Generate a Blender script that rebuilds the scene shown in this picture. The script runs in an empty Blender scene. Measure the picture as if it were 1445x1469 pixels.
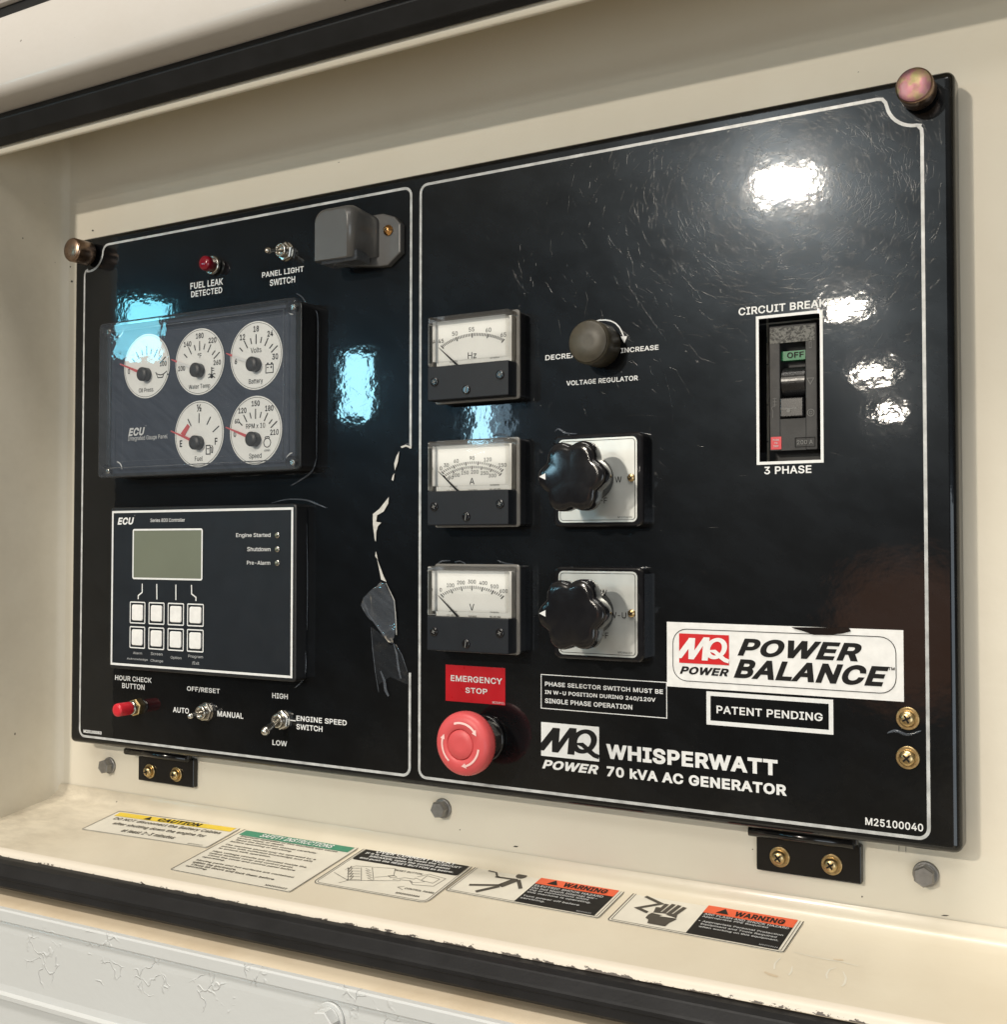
import bpy, bmesh, math, random
from mathutils import Matrix, Vector
from mathutils.geometry import delaunay_2d_cdt
random.seed(7)
sc = bpy.context.scene
PI = math.pi
# ------------------------------------------------------------------ camera
# Panel frame: x along the panel, y up, z out of the panel; ROOT turns it upright in the world.
ROOT = Matrix.Translation((0, 0, 1.4)) @ Matrix.Rotation(PI/2, 4, 'X')
CR = Matrix(((0.8631, 0.0005, -0.5051), (-0.0141, -0.9996, -0.0251), (-0.5049, 0.0288, -0.8627)))
CC = Vector((0.7601, -0.2388, 0.6320))
FPX, CX, CY = 1667.48, 722.5, 734.5
cam = bpy.data.objects.new('camera', bpy.data.cameras.new('camera'))
sc.collection.objects.link(cam); sc.camera = cam
cam.data.sensor_fit = 'HORIZONTAL'; cam.data.sensor_width = 36
cam.data.lens = FPX / 1445 * 36
cam.data.clip_start = 0.01; cam.data.clip_end = 200
cm = Matrix((CR[0], -CR[1], -CR[2])).transposed().to_4x4()
cm.translation = CC
cam.matrix_world = ROOT @ cm
# ------------------------------------------------------------------ world, lamps, exposure
w = bpy.data.worlds.new('World'); sc.world = w; w.use_nodes = True
nt = w.node_tree; nt.nodes.clear()
wo = nt.nodes.new('ShaderNodeOutputWorld'); bg = nt.nodes.new('ShaderNodeBackground')
def wn(typ, **kw):
    x = nt.nodes.new(typ)
    for k, v in kw.items(): setattr(x, k, v)
    return x
tcw = wn('ShaderNodeTexCoord'); sep = wn('ShaderNodeSeparateXYZ'); nt.links.new(tcw.outputs['Generated'], sep.inputs[0])
mrw = wn('ShaderNodeMapRange'); mrw.inputs[1].default_value = -1; mrw.inputs[2].default_value = 1; nt.links.new(sep.outputs[2], mrw.inputs[0])
rw = wn('ShaderNodeValToRGB'); els = rw.color_ramp.elements
for _ in range(4): els.new(.5)
for q, (p_, c_) in zip(els, ((0, (.36, .30, .22)), (.36, (.30, .25, .18)), (.455, (.045, .040, .034)), (.60, (.045, .043, .040)), (.72, (.22, .20, .16)), (1, (.42, .37, .30)))):
    q.position = p_; q.color = (*c_, 1)
nt.links.new(mrw.outputs[0], rw.inputs[0])
nw = wn('ShaderNodeTexNoise'); nw.inputs['Scale'].default_value = 7; nw.inputs['Detail'].default_value = 3; nt.links.new(tcw.outputs['Generated'], nw.inputs['Vector'])
r2 = wn('ShaderNodeValToRGB'); r2.color_ramp.elements[0].position = .38; r2.color_ramp.elements[0].color = (.5, .5, .5, 1)
r2.color_ramp.elements[1].position = .66; r2.color_ramp.elements[1].color = (1.9, 1.85, 1.75, 1); nt.links.new(nw.outputs[0], r2.inputs[0])
mu = wn('ShaderNodeMix', data_type='RGBA', blend_type='MULTIPLY'); mu.inputs[0].default_value = 1
nt.links.new(rw.outputs[0], mu.inputs[6]); nt.links.new(r2.outputs[0], mu.inputs[7])
# a warm spot painted into the world for the unseen camera holder, dimly mirrored at the right edge of the panel
dw = wn('ShaderNodeVectorMath', operation='DISTANCE'); dw.inputs[1].default_value = (-.192, -.979, -.070); nt.links.new(tcw.outputs['Generated'], dw.inputs[0])
mw = wn('ShaderNodeMapRange'); mw.inputs[1].default_value = .075; mw.inputs[2].default_value = .045; nt.links.new(dw.outputs['Value'], mw.inputs[0])
ad_ = wn('ShaderNodeMix', data_type='RGBA', blend_type='ADD'); ad_.inputs[7].default_value = (.75, .32, .16, 1)
nt.links.new(mw.outputs[0], ad_.inputs[0]); nt.links.new(mu.outputs[2], ad_.inputs[6])
nt.links.new(ad_.outputs[2], bg.inputs[0]); bg.inputs[1].default_value = 1.0
nt.links.new(bg.outputs[0], wo.inputs[0])
sc.view_settings.view_transform = 'Standard'; sc.view_settings.look = 'None'
sc.view_settings.exposure = 0.0; sc.view_settings.gamma = 1.0; sc.view_settings.use_curve_mapping = False
sc.cycles.use_denoising = True
sc.cycles.max_bounces = 10; sc.cycles.transparent_max_bounces = 24; sc.cycles.glossy_bounces = 6
sc.cycles.caustics_reflective = False; sc.cycles.caustics_refractive = False

def lamp(name, pos, sx, sy, power, col, aim=(0.33, -0.2, 0)):
    l = bpy.data.lights.new(name, 'AREA'); l.shape = 'RECTANGLE'; l.size = sx; l.size_y = sy
    l.energy = power; l.color = col
    o = bpy.data.objects.new(name, l); sc.collection.objects.link(o)
    p = ROOT @ Vector(pos); a = ROOT @ Vector(aim)
    q = (a - p).to_track_quat('-Z', 'Y')
    o.matrix_world = Matrix.Translation(p) @ q.to_matrix().to_4x4()
    return o
def along(q, d, s):
    return tuple(Vector(q) + Vector(d).normalized() * s)
# row of ceiling lamps (seen mirrored in the panel), then the daylight windows to the left
WARM = (1, .91, .78)
lamp('ceiling_lamp', along((.5715, -.0383, 0), (-.2736, .2910, .9168), 4.2), .20, .08, 74, WARM)
lamp('ceiling_lamp', along((.6039, -.1104, 0), (-.2354, .1936, .9524), 6.2), .21, .06, 20, WARM)
lamp('ceiling_lamp', along((.6196, -.1475, 0), (-.2149, .1398, .9666), 8.5), .22, .06, 17, WARM)
lamp('ceiling_lamp', along((.6268, -.1689, 0), (-.2053, .1077, .9728), 11), .20, .045, 14, WARM)
# broad soft fill added high in front to brighten the shelf and lower wall
lamp('overhead_fill', (1.2, 1.7, 2.7), 2.4, .5, 20, (1, .96, .90), (.35, -.4, 0))
lamp('overhead_fill', (.5, 3.0, 1.4), 2.4, .5, 105, (1, .95, .87), (.35, -.45, .05))
lamp('window', along((.0864, -.0713, 0), (-.7272, .1736, .6640), 4.2), .18, .25, 3.6, (.25, .80, 1.0))
lamp('window', along((.2744, -.1294, 0), (-.6037, .1357, .7855), 5.0), .135, .31, 4.8, (.38, .82, 1.0))
lamp('window', along((.3739, -.1558, 0), (-.5182, .1114, .8480), 5.2), .094, .32, 3.6, (.45, .82, 1.0))
lamp('window', along((.3830, -.1560, 0), (-.5030, .1114, .8570), 5.2), .10, .32, .45, (.55, .80, 1.0))
lamp('cool_fill', (2.6, -.9, 3.4), 2.2, 1.6, 34, (.84, .93, 1.0), (.4, -.4, 0))  # unseen cool fill added from the right for cheek and front panel

# ------------------------------------------------------------------ pixel -> place on a plane z of the panel frame
def ray(u, v):
    return CR.transposed() @ Vector(((u - CX) / FPX, (v - CY) / FPX, 1))
def P(u, v, z=0.0):
    d = ray(u, v); s = (z - CC.z) / d.z
    return (CC.x + s * d.x, CC.y + s * d.y)
CROP = {0: (0, 0, 1), 1: (80, 280, 2.676), 2: (80, 680, 2.676), 3: (580, 400, 3.44), 4: (580, 760, 3.44), 5: (940, 80, 2.37),
        6: (940, 680, 2.37), 'g': (140, 420, 4.516), 'e': (140, 700, 4.516), 'b': (1050, 410, 5.065), 't': (480, 600, 3.672)}
def K(c, X, Y, z=0.0):
    a = CROP[c]
    return P(a[0] + X / a[2], a[1] + Y / a[2], z)
SH0, SHS = -.446, -.16           # shelf: y = SH0 + SHS*(z+.022)
def PS(u, v):
    d = ray(u, v); s = (SH0 + SHS * (CC.z + .022) - CC.y) / (d.y - SHS * d.z)
    return CC + s * d
# ------------------------------------------------------------------ materials
MATS = {}
def lin(c):
    return tuple((x / 12.92 if x <= .04045 else ((x + .055) / 1.055) ** 2.4) for x in c)
def S(r, g, b):
    return lin((r / 255, g / 255, b / 255))
class NT:
    def __init__(s, name):
        s.m = bpy.data.materials.new(name); s.m.use_nodes = True; s.t = s.m.node_tree; s.t.nodes.clear()
        s.out = s.n('ShaderNodeOutputMaterial')
    def n(s, typ, **kw):
        x = s.t.nodes.new(typ)
        for k, v in kw.items(): setattr(x, k, v)
        return x
    def l(s, a, b): s.t.links.new(a, b)
    def obj(s, scale=(1, 1, 1), rot=(0, 0, 0)):
        tc = s.n('ShaderNodeTexCoord'); m0 = s.n('ShaderNodeMapping'); mp = s.n('ShaderNodeMapping')
        mp.inputs['Scale'].default_value = scale; m0.inputs['Rotation'].default_value = rot      # turn first, then stretch
        s.l(tc.outputs['Object'], m0.inputs[0]); s.l(m0.outputs[0], mp.inputs[0]); return mp.outputs[0]
    def noise(s, vec, scale, detail=3, rough=.5):
        x = s.n('ShaderNodeTexNoise'); x.inputs['Scale'].default_value = scale
        x.inputs['Detail'].default_value = detail; x.inputs['Roughness'].default_value = rough
        s.l(vec, x.inputs['Vector']); return x.outputs[0]
    def ramp(s, fac, stops):
        r = s.n('ShaderNodeValToRGB'); e = r.color_ramp.elements
        while len(e) < len(stops): e.new(.5)
        for q, (p, c) in zip(e, stops):
            q.position = p; q.color = (*c, 1) if len(c) == 3 else c
        s.l(fac, r.inputs[0]); return r.outputs[0]
    def math(s, op, a, b=None):
        x = s.n('ShaderNodeMath', operation=op)
        for i, v in enumerate((a, b)):
            if v is None: continue
            if isinstance(v, (int, float)): x.inputs[i].default_value = v
            else: s.l(v, x.inputs[i])
        return x.outputs[0]
    def mix(s, f, a, b):
        x = s.n('ShaderNodeMix', data_type='RGBA')
        for i, v in ((0, f), (6, a), (7, b)):
            if isinstance(v, (int, float)): x.inputs[i].default_value = v
            elif isinstance(v, tuple): x.inputs[i].default_value = (*v, 1)
            else: s.l(v, x.inputs[i])
        return x.outputs[2]
    def bump(s, h, dist, strength=1.0, nrm=None):
        b = s.n('ShaderNodeBump'); b.inputs['Distance'].default_value = dist; b.inputs['Strength'].default_value = strength
        s.l(h, b.inputs['Height'])
        if nrm: s.l(nrm, b.inputs['Normal'])
        return b.outputs[0]
    def pbr(s, base, rough=.5, metal=0, spec=.5, coat=0, coatr=.03):
        p = s.n('ShaderNodeBsdfPrincipled')
        for k, v in (('Base Color', base), ('Roughness', rough), ('Metallic', metal), ('Specular IOR Level', spec), ('Coat Weight', coat), ('Coat Roughness', coatr)):
            if isinstance(v, tuple): p.inputs[k].default_value = (*v, 1)
            elif isinstance(v, (int, float)): p.inputs[k].default_value = v
            else: s.l(v, p.inputs[k])
        s.l(p.outputs[0], s.out.inputs[0]); return p
def mat(name, base, rough=.5, metal=0, spec=.5, coat=0, var=.06, vscale=60, bump=0, bscale=400):
    """plain surface with a little uneven colour, uneven gloss and an optional fine bump"""
    if name in MATS: return MATS[name]
    t = NT(name); v = t.obj()
    n = t.noise(v, vscale, 4)
    col = t.mix(t.ramp(n, [(.3, (0, 0, 0)), (.7, (1, 1, 1))]), tuple(c * (1 - var) for c in base), tuple(min(1, c * (1 + var)) for c in base))
    rg = t.math('ADD', t.math('MULTIPLY', t.noise(v, vscale * 2.3, 3), .16), rough - .08)
    p = t.pbr(col, rg, metal, spec, coat)
    if bump: t.l(t.bump(t.noise(v, bscale, 3), bump), p.inputs['Normal'])
    MATS[name] = t.m; return t.m
def paint(name, base, rough=.34, crackle=(), stain=.12, grime=None, spec=.5, coat=.15):
    t = NT(name); v = t.obj()
    n1 = t.noise(v, 9, 5, .6); n2 = t.noise(v, 160, 2)
    dirt = t.ramp(n1, [(.42, (0, 0, 0)), (.72, (1, 1, 1))])
    c = t.mix(t.math('MULTIPLY', dirt, stain), base, tuple(x * y for x, y in zip(base, (.62, .52, .40))))
    if grime:                                          # old dirt gathered towards the left corner of the bay
        sx = t.n('ShaderNodeSeparateXYZ'); t.l(v, sx.inputs[0])
        mr = t.n('ShaderNodeMapRange'); mr.inputs[1].default_value = grime[0]; mr.inputs[2].default_value = grime[1]; t.l(sx.outputs[0], mr.inputs[0])
        gn = t.ramp(t.noise(t.obj((30, 70, 70)), 1.0, 6, .68), [(.40, (0, 0, 0)), (.66, (1, 1, 1))])
        c = t.mix(t.math('MULTIPLY', t.math('MULTIPLY', mr.outputs[0], gn), grime[2]), c, (.13, .095, .06))
    sp = t.ramp(t.noise(v, 150, 1), [(.170, (1, 1, 1)), (.180, (0, 0, 0))])      # rare dark specks
    c = t.mix(t.math('MULTIPLY', sp, .75), c, (.05, .04, .03))
    p = t.pbr(c, t.math('ADD', t.math('MULTIPLY', n1, .14), rough - .07), 0, spec, coat, .12)
    nr = t.bump(t.math('ADD', n2, t.math('MULTIPLY', t.noise(v, 38, 2), 2.0)), .00022, .6)
    if crackle:
        vo = t.n('ShaderNodeTexVoronoi', feature='DISTANCE_TO_EDGE'); vo.inputs['Scale'].default_value = 62
        wob = t.n('ShaderNodeVectorMath', operation='ADD'); sc_ = t.n('ShaderNodeVectorMath', operation='SCALE')
        nz = t.n('ShaderNodeTexNoise'); nz.inputs['Scale'].default_value = 60; t.l(v, nz.inputs['Vector'])
        t.l(nz.outputs[1], sc_.inputs[0]); sc_.inputs[3].default_value = .030
        t.l(v, wob.inputs[0]); t.l(sc_.outputs[0], wob.inputs[1]); t.l(wob.outputs[0], vo.inputs['Vector'])
        line = t.ramp(vo.outputs['Distance'], [(0, (1, 1, 1)), (.055, (0, 0, 0))])
        msk = None
        for cx_, cy_, cz_, r_ in crackle:               # blisters sit in these patches
            dn = t.n('ShaderNodeVectorMath', operation='DISTANCE'); dn.inputs[1].default_value = (cx_, cy_, cz_); t.l(v, dn.inputs[0])
            k = t.math('SUBTRACT', 1.0, t.math('DIVIDE', dn.outputs['Value'], r_))
            msk = k if msk is None else t.math('MAXIMUM', msk, k)
        msk = t.math('ADD', msk, t.math('MULTIPLY', t.math('SUBTRACT', t.noise(v, 40, 3), .5), 1.3))
        msk = t.ramp(msk, [(.30, (0, 0, 0)), (.42, (1, 1, 1))])
        brk = t.ramp(t.noise(v, 95, 2), [(.40, (0, 0, 0)), (.52, (1, 1, 1))])
        nr = t.bump(t.math('MULTIPLY', t.math('MULTIPLY', line, msk), brk), .0004, 1, nr)
    t.l(nr, p.inputs['Normal']); return t.m
def glossy_panel():
    """black painted sheet under a wavy clear film"""
    t = NT('scratched_black_film'); v = t.obj()
    smear = t.noise(t.obj((26, 44, 1), (0, 0, .5)), 1.0, 5, .62)
    area = t.ramp(smear, [(.25, (.35, .35, .35)), (.80, (1, 1, 1))])
    base = t.mix(t.ramp(smear, [(.4, (0, 0, 0)), (.8, (1, 1, 1))]), (.0026, .0027, .0030), (.0044, .0049, .0058))
    p = t.pbr(base, .45, 0, .015, 1.0, .034)
    p.inputs['Coat IOR'].default_value = 1.42
    wav = t.noise(v, 150, 2, .55); wav2 = t.noise(v, 42, 2)
    t.l(t.bump(t.math('ADD', wav, t.math('MULTIPLY', wav2, 2.2)), .000030, 1.0), p.inputs['Coat Normal'])
    last = p.outputs[0]                                 # fine wiping marks: two faint hazy lobes round every lamp reflection
    for rough, lo, hi in ((.16, (.0008, .0010, .0012), (.0022, .0027, .0033)), (.28, (.0012, .0015, .0019), (.0058, .0072, .0088)), (.45, (.0003, .0004, .0005), (.0010, .0013, .0016))):
        g = t.n('ShaderNodeBsdfGlossy'); g.inputs['Roughness'].default_value = rough
        t.l(t.mix(area, lo, hi), g.inputs['Color'])
        ad = t.n('ShaderNodeAddShader'); t.l(last, ad.inputs[0]); t.l(g.outputs[0], ad.inputs[1]); last = ad.outputs[0]
    t.l(last, t.out.inputs[0])
    return t.m
def clear(name, tint=(.985, .99, .99), rough=.02, edge=.05, scr=False):
    t = NT(name); v = t.obj()
    tr = t.n('ShaderNodeBsdfTransparent'); tr.inputs[0].default_value = (*tint, 1)
    gl = t.n('ShaderNodeBsdfGlossy'); gl.inputs['Roughness'].default_value = rough
    fr = t.n('ShaderNodeFresnel'); fr.inputs[0].default_value = 1.36
    nb = t.bump(t.noise(v, 90, 2), .00004, 1)
    t.l(nb, gl.inputs['Normal'])
    mx = t.n('ShaderNodeMixShader'); t.l(fr.outputs[0], mx.inputs[0]); t.l(tr.outputs[0], mx.inputs[1]); t.l(gl.outputs[0], mx.inputs[2])
    df = t.n('ShaderNodeBsdfDiffuse'); df.inputs[0].default_value = (.30, .34, .40, 1)
    m2 = t.n('ShaderNodeMixShader')
    t.l(t.math('MULTIPLY', t.ramp(t.noise(t.obj((40, 300, 1), (0, 0, .6)), 1, 4), [(.35, (.55, .55, .55)), (.80, (1, 1, 1))]), edge), m2.inputs[0])
    t.l(mx.outputs[0], m2.inputs[1]); t.l(df.outputs[0], m2.inputs[2])
    t.l(m2.outputs[0], t.out.inputs[0]); return t.m
CRK = []
for u_, v_, r_ in ((60, 1365, .030), (150, 1372, .028), (215, 1400, .022), (300, 1432, .022), (520, 1458, .034), (360, 1395, .016)):
    x_, y_ = P(u_, v_, .107); CRK.append((x_ - .33, y_ + .446, .129, r_))
M = dict(
    film=glossy_panel(),
    cream=paint('cream_enclosure_paint', (.665, .622, .525), .58, grime=(-.372, -.395, .10), spec=.3, coat=.04),
    shelf=paint('cream_shelf_paint', (.62, .565, .455), .34, stain=.20, grime=(-.24, -.40, .5)),
    white=paint('blistered_white_paint', (.56, .575, .575), .38, CRK, .06),
    sill=paint('stained_sill_paint', (.62, .53, .40), .4, stain=.55),
    rubber=mat('black_rubber', (.010, .010, .011), .5, 0, .28, var=.3, vscale=40, bump=.0001),
    bracket=mat('black_gloss_enamel', (.006, .006, .0065), .16, 0, .5, var=.2),
    black=mat('black_plastic', (.012, .0125, .014), .38, 0, .45, var=.15, bump=.00003, bscale=900),
    navy=mat('dark_blue_black_overlay', (.0085, .0110, .0155), .45, 0, .3, var=.12, bump=.00003, bscale=1500),
    navy2=mat('gauge_faceplate', (.032, .041, .062), .45, 0, .35, var=.10, bump=.00006, bscale=1800),  # lightened blue to carry the window haze mirrored in the cover
    meterblack=mat('matte_slate_plastic', (.008, .010, .014), .46, 0, .28, var=.1, bump=.00003, bscale=1200),
    bake=mat('bakelite_black', (.008, .008, .0095), .14, 0, .55, var=.2),
    print=mat('white_printing', (.70, .71, .71), .35, var=.05, vscale=300),
    printdim=mat('grey_printing', (.42, .43, .44), .35, var=.1, vscale=300),
    line=mat('silver_white_line', (.44, .45, .45), .30, 0, .5, var=.28, vscale=130),
    ink=mat('black_ink', (.010, .0095, .0095), .5, 0, .15),
    inkfade=mat('brown_black_ink', (.045, .038, .030), .45),
    inkgrey=mat('grey_ink', (.13, .13, .125), .5),
    dial=mat('white_dial_card', (.90, .90, .87), .5, var=.03),
    paper=mat('cream_dial_card', (.92, .91, .87), .5, var=.04),
    ivory=mat('ivory_decal', (.64, .61, .53), .32, var=.05),
    silver=mat('brushed_silver_plate', (.60, .62, .60), .34, .55, var=.08),
    red=mat('red_label', (.50, .006, .014), .30, var=.06),
    logored=mat('red_logo_print', (.56, .014, .018), .30, var=.06),
    stop=mat('pink_red_plastic', (.60, .085, .090), .40, 0, .4, var=.07, bump=.00003, bscale=800),
    stopprint=mat('pale_pink_print', (.82, .55, .52), .4),
    cap=mat('red_button_plastic', (.58, .022, .035), .32, var=.06),
    lens=mat('deep_red_lens', (.20, .004, .016), .12, 0, .6),
    chrome=mat('worn_nickel', (.55, .53, .49), .24, 1, var=.15, vscale=300),
    steel=mat('dull_zinc', (.30, .295, .29), .42, .9, var=.15, vscale=250),
    brass=mat('yellow_zinc_plating', (.55, .41, .21), .30, 1, var=.2, vscale=350),
    copper=mat('copper_screw', (.62, .34, .13), .26, 1, var=.15, vscale=350),
    thumb=mat('aged_bronze_plating', (.33, .23, .17), .30, 1, var=.22, vscale=220),
    knob=mat('dusty_olive_plastic', (.055, .048, .034), .42, 0, .4, var=.4, vscale=90),
    greyplastic=mat('grey_lamp_housing', (.088, .088, .088), .32, 0, .5, var=.05, coat=.2),
    breaker=mat('charcoal_breaker_case', (.025, .0247, .025), .48, 0, .4, var=.16, bump=.00006, bscale=900),
    dark=mat('dark_plastic_gap_shade', (.008, .008, .009), .5),
    lever=mat('worn_black_lever', (.014, .014, .015), .26, 0, .5, var=.3, vscale=200),
    foil=None,
    green=mat('green_off_flag', (.012, .17, .062), .4),
    greenlabel=mat('green_header', (.012, .20, .115), .35),
    yellow=mat('yellow_header', (.70, .50, .02), .35),
    orange=mat('orange_header', (.66, .085, .022), .35),
    lcd=mat('grey_green_display', (.152, .168, .128), .22, 0, .5, var=.05, vscale=20),
    needlered=mat('red_needle', (.60, .10, .11), .4),
    needlewhite=mat('white_needle', (.78, .78, .77), .4),
    hub=mat('grey_black_hub', (.022, .022, .023), .42),
    keycap=mat('white_membrane_key', (.74, .74, .73), .42, var=.06, vscale=200),
    clear=clear('clear_acrylic', edge=.11),  # bluish diffuse haze raised in place of mirrored window glow
    scratch=mat('scratched_film', (.005, .0055, .0065), .19, 0, .5),
    fascia=paint('grey_white_hood_tone', (.50, .475, .445), .42),  # even tone, darker and greyer than the wall cream
    glass=clear('clear_meter_cover', (.98, .985, .98), .03, .03),
    loose=clear('loose_clear_film', (.88, .89, .90), .07, .20),
    thin=clear('thin_clear_film', (.95, .95, .95), .07, .05),
    crease=clear('creased_film_edge', (.80, .82, .84), .10, .30),
    tear=mat('exposed_white_tear', (.50, .49, .46), .6, var=.15, vscale=300),
)
def foil_mat():
    t = NT('scuffed_foil_label'); v = t.obj()
    n = t.ramp(t.noise(v, 700, 4, .7), [(.42, (0, 0, 0)), (.55, (1, 1, 1))])
    t.pbr(t.mix(n, (.035, .035, .034), (.15, .15, .14)), .5, .2, .3); return t.m
M['foil'] = foil_mat()
def iridescent(name):
    """turned zinc disc: fine concentric grooves with a pink to yellow-green passivation tint"""
    t = NT(name); v = t.obj()
    n = t.noise(v, 130, 3)
    c = t.ramp(n, [(.36, (.20, .19, .09)), (.47, (.26, .19, .12)), (.56, (.26, .12, .14)), (.7, (.21, .14, .15))])
    wv = t.n('ShaderNodeTexWave', wave_type='RINGS', rings_direction='Z'); wv.inputs['Scale'].default_value = 900
    t.l(v, wv.inputs['Vector'])
    p = t.pbr(c, .40, 1.0); t.l(t.bump(wv.outputs[0], .00004, .6), p.inputs['Normal']); return t.m
M['irid'] = iridescent('turned_iridescent_zinc')
def worn_edge():
    """folded shelf edge: pale paint chipped through to dark metal along its lower rim"""
    t = NT('chipped_edge_paint'); v = t.obj()
    n = t.noise(t.obj((110, 260, 260)), 1.0, 6, .72)
    uvw = t.n('ShaderNodeTexCoord'); sx = t.n('ShaderNodeSeparateXYZ'); t.l(uvw.outputs['UV'], sx.inputs[0])
    f = t.math('ADD', n, t.math('MULTIPLY', t.math('POWER', sx.outputs[1], 2.0), .42))
    area = t.math('MULTIPLY', t.noise(t.obj((9, 1, 1)), 1.0, 3), .22)
    f = t.math('ADD', f, area)
    k = t.ramp(f, [(.995, (0, 0, 0)), (1.03, (1, 1, 1))])
    t.pbr(t.mix(k, (.66, .60, .51), (.07, .055, .045)), .42, 0, .4); return t.m
M['worn'] = worn_edge()
# ------------------------------------------------------------------ mesh building
ORG = {}
def props(o, label, cat, group=None, kind=None):
    if label: o['label'] = label
    if cat: o['category'] = cat
    if group: o['group'] = group
    if kind: o['kind'] = kind
def thing(name, label, cat, loc=(0, 0, 0), group=None, frame=None, kind=None):
    o = bpy.data.objects.new(name, None); sc.collection.objects.link(o); o.empty_display_size = .01
    fm = Matrix.Translation(loc) if frame is None else frame
    o.matrix_world = ROOT @ fm
    ORG[o] = Vector(loc) if frame is None else Vector((0, 0, 0))
    props(o, label, cat, group, kind); return o
def rrect(x0, x1, y0, y1, r, seg=5):
    r = max(0, min(r, (x1 - x0) / 2 - 1e-6, (y1 - y0) / 2 - 1e-6)); out = []
    for cx, cy, a0 in ((x1 - r, y1 - r, 0), (x0 + r, y1 - r, 90), (x0 + r, y0 + r, 180), (x1 - r, y0 + r, 270)):
        for i in range(seg + 1):
            a = math.radians(a0 + 90 * i / seg); out.append((cx + r * math.cos(a), cy + r * math.sin(a)))
    return out
def circ(cx, cy, r, n=40, a0=0):
    return [(cx + r * math.cos(a0 + 2 * PI * i / n), cy + r * math.sin(a0 + 2 * PI * i / n)) for i in range(n)]
def inset(poly, d):
    """shrink a counter-clockwise polygon"""
    n = len(poly); out = []
    for i in range(n):
        a, b, c = Vector(poly[i - 1]), Vector(poly[i]), Vector(poly[(i + 1) % n])
        e1 = (b - a); e2 = (c - b)
        if e1.length < 1e-9 or e2.length < 1e-9: out.append(tuple(b)); continue
        n1 = Vector((-e1.y, e1.x)).normalized(); n2 = Vector((-e2.y, e2.x)).normalized()
        m = n1 + n2; L = m.length_squared
        out.append(tuple(b + (m * (2 * d / L) if L > 1e-6 else n1 * d)))
    return out
class MB:
    def __init__(s): s.b = bmesh.new(); s.smooth = False
    def face(s, pts):
        try: return s.b.faces.new([s.b.verts.new(p) for p in pts])
        except ValueError: return None
    def rings(s, rings, cap0=True, cap1=True, smooth=False):
        """loft closed rings of 3-D points"""
        vs = [[s.b.verts.new(p) for p in r] for r in rings]
        for a, b in zip(vs, vs[1:]):
            n = len(a)
            for i in range(n):
                f = s.b.faces.new((a[i], a[(i + 1) % n], b[(i + 1) % n], b[i])); f.smooth = smooth
        if cap0: s.b.faces.new(vs[0][::-1])
        if cap1: s.b.faces.new(vs[-1])
        return s
    def prism(s, poly, z0, z1, bev=0, bseg=3, back=True):
        if bev <= 0: return s.rings([[(x, y, z0) for x, y in poly], [(x, y, z1) for x, y in poly]], back)
        rs = [[(x, y, z0) for x, y in poly]]
        for i in range(bseg + 1):
            a = PI / 2 * i / bseg
            q = inset(poly, bev * (1 - math.cos(a)))
            rs.append([(x, y, z1 - bev + bev * math.sin(a)) for x, y in q])
        return s.rings(rs, back)
    def box(s, x0, x1, y0, y1, z0, z1, r=0, bev=0):
        return s.prism(rrect(x0, x1, y0, y1, r) if r > 0 else [(x1, y1), (x0, y1), (x0, y0), (x1, y0)], z0, z1, bev)
    def lathe(s, cx, cy, prof, seg=40, smooth=True, a0=0, cap0=True, cap1=True):
        return s.rings([[(cx + r * math.cos(a0 + 2 * PI * i / seg), cy + r * math.sin(a0 + 2 * PI * i / seg), z) for i in range(seg)] for r, z in prof], cap0, cap1, smooth)
    def sheet(s, poly, z):
        s.face([(x, y, z) for x, y in poly]); return s
    def frame(s, outer, inner, z):
        n = len(outer); a = [s.b.verts.new((*p, z)) for p in outer]; b = [s.b.verts.new((*p, z)) for p in inner]
        for i in range(n): s.b.faces.new((a[i], a[(i + 1) % n], b[(i + 1) % n], b[i]))
        return s
    def stroke(s, pts, wd, z, closed=False):
        """flat ribbon of width wd along pts"""
        pts = [Vector(p) for p in pts]; n = len(pts); L = []; R = []
        for i, p in enumerate(pts):
            a = pts[i - 1] if (i or closed) else p; c = pts[(i + 1) % n] if (i < n - 1 or closed) else p
            d1 = (p - a); d2 = (c - p)
            if d1.length < 1e-9: d1 = d2
            if d2.length < 1e-9: d2 = d1
            n1 = Vector((-d1.y, d1.x)).normalized(); n2 = Vector((-d2.y, d2.x)).normalized()
            m = (n1 + n2); m = m / max(.5, m.length_squared / 2) if m.length > .1 else n1
            wv = wd if isinstance(wd, (int, float)) else wd[i]
            L.append(p + m * wv / 2); R.append(p - m * wv / 2)
        for i in range(n if closed else n - 1):
            j = (i + 1) % n
            s.face([(*R[i], z), (*R[j], z), (*L[j], z), (*L[i], z)])
        return s
    def arc(s, cx, cy, r, a0, a1, wd, z, n=24, head=0):
        pts = [(cx + r * math.cos(math.radians(a0 + (a1 - a0) * i / n)), cy + r * math.sin(math.radians(a0 + (a1 - a0) * i / n))) for i in range(n + 1)]
        s.stroke(pts, wd, z)
        if head:
            p = Vector(pts[-1]); d = (p - Vector(pts[-2])).normalized(); q = Vector((-d.y, d.x))
            tri = [p + q * head * .62, p - q * head * .62, p + d * head * 1.15 - Vector((p.x - cx, p.y - cy)).normalized() * head * .25]
            if (tri[1] - tri[0]).cross(tri[2] - tri[0]) < 0: tri.reverse()
            s.face([(*t, z) for t in tri])
        return s
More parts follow.
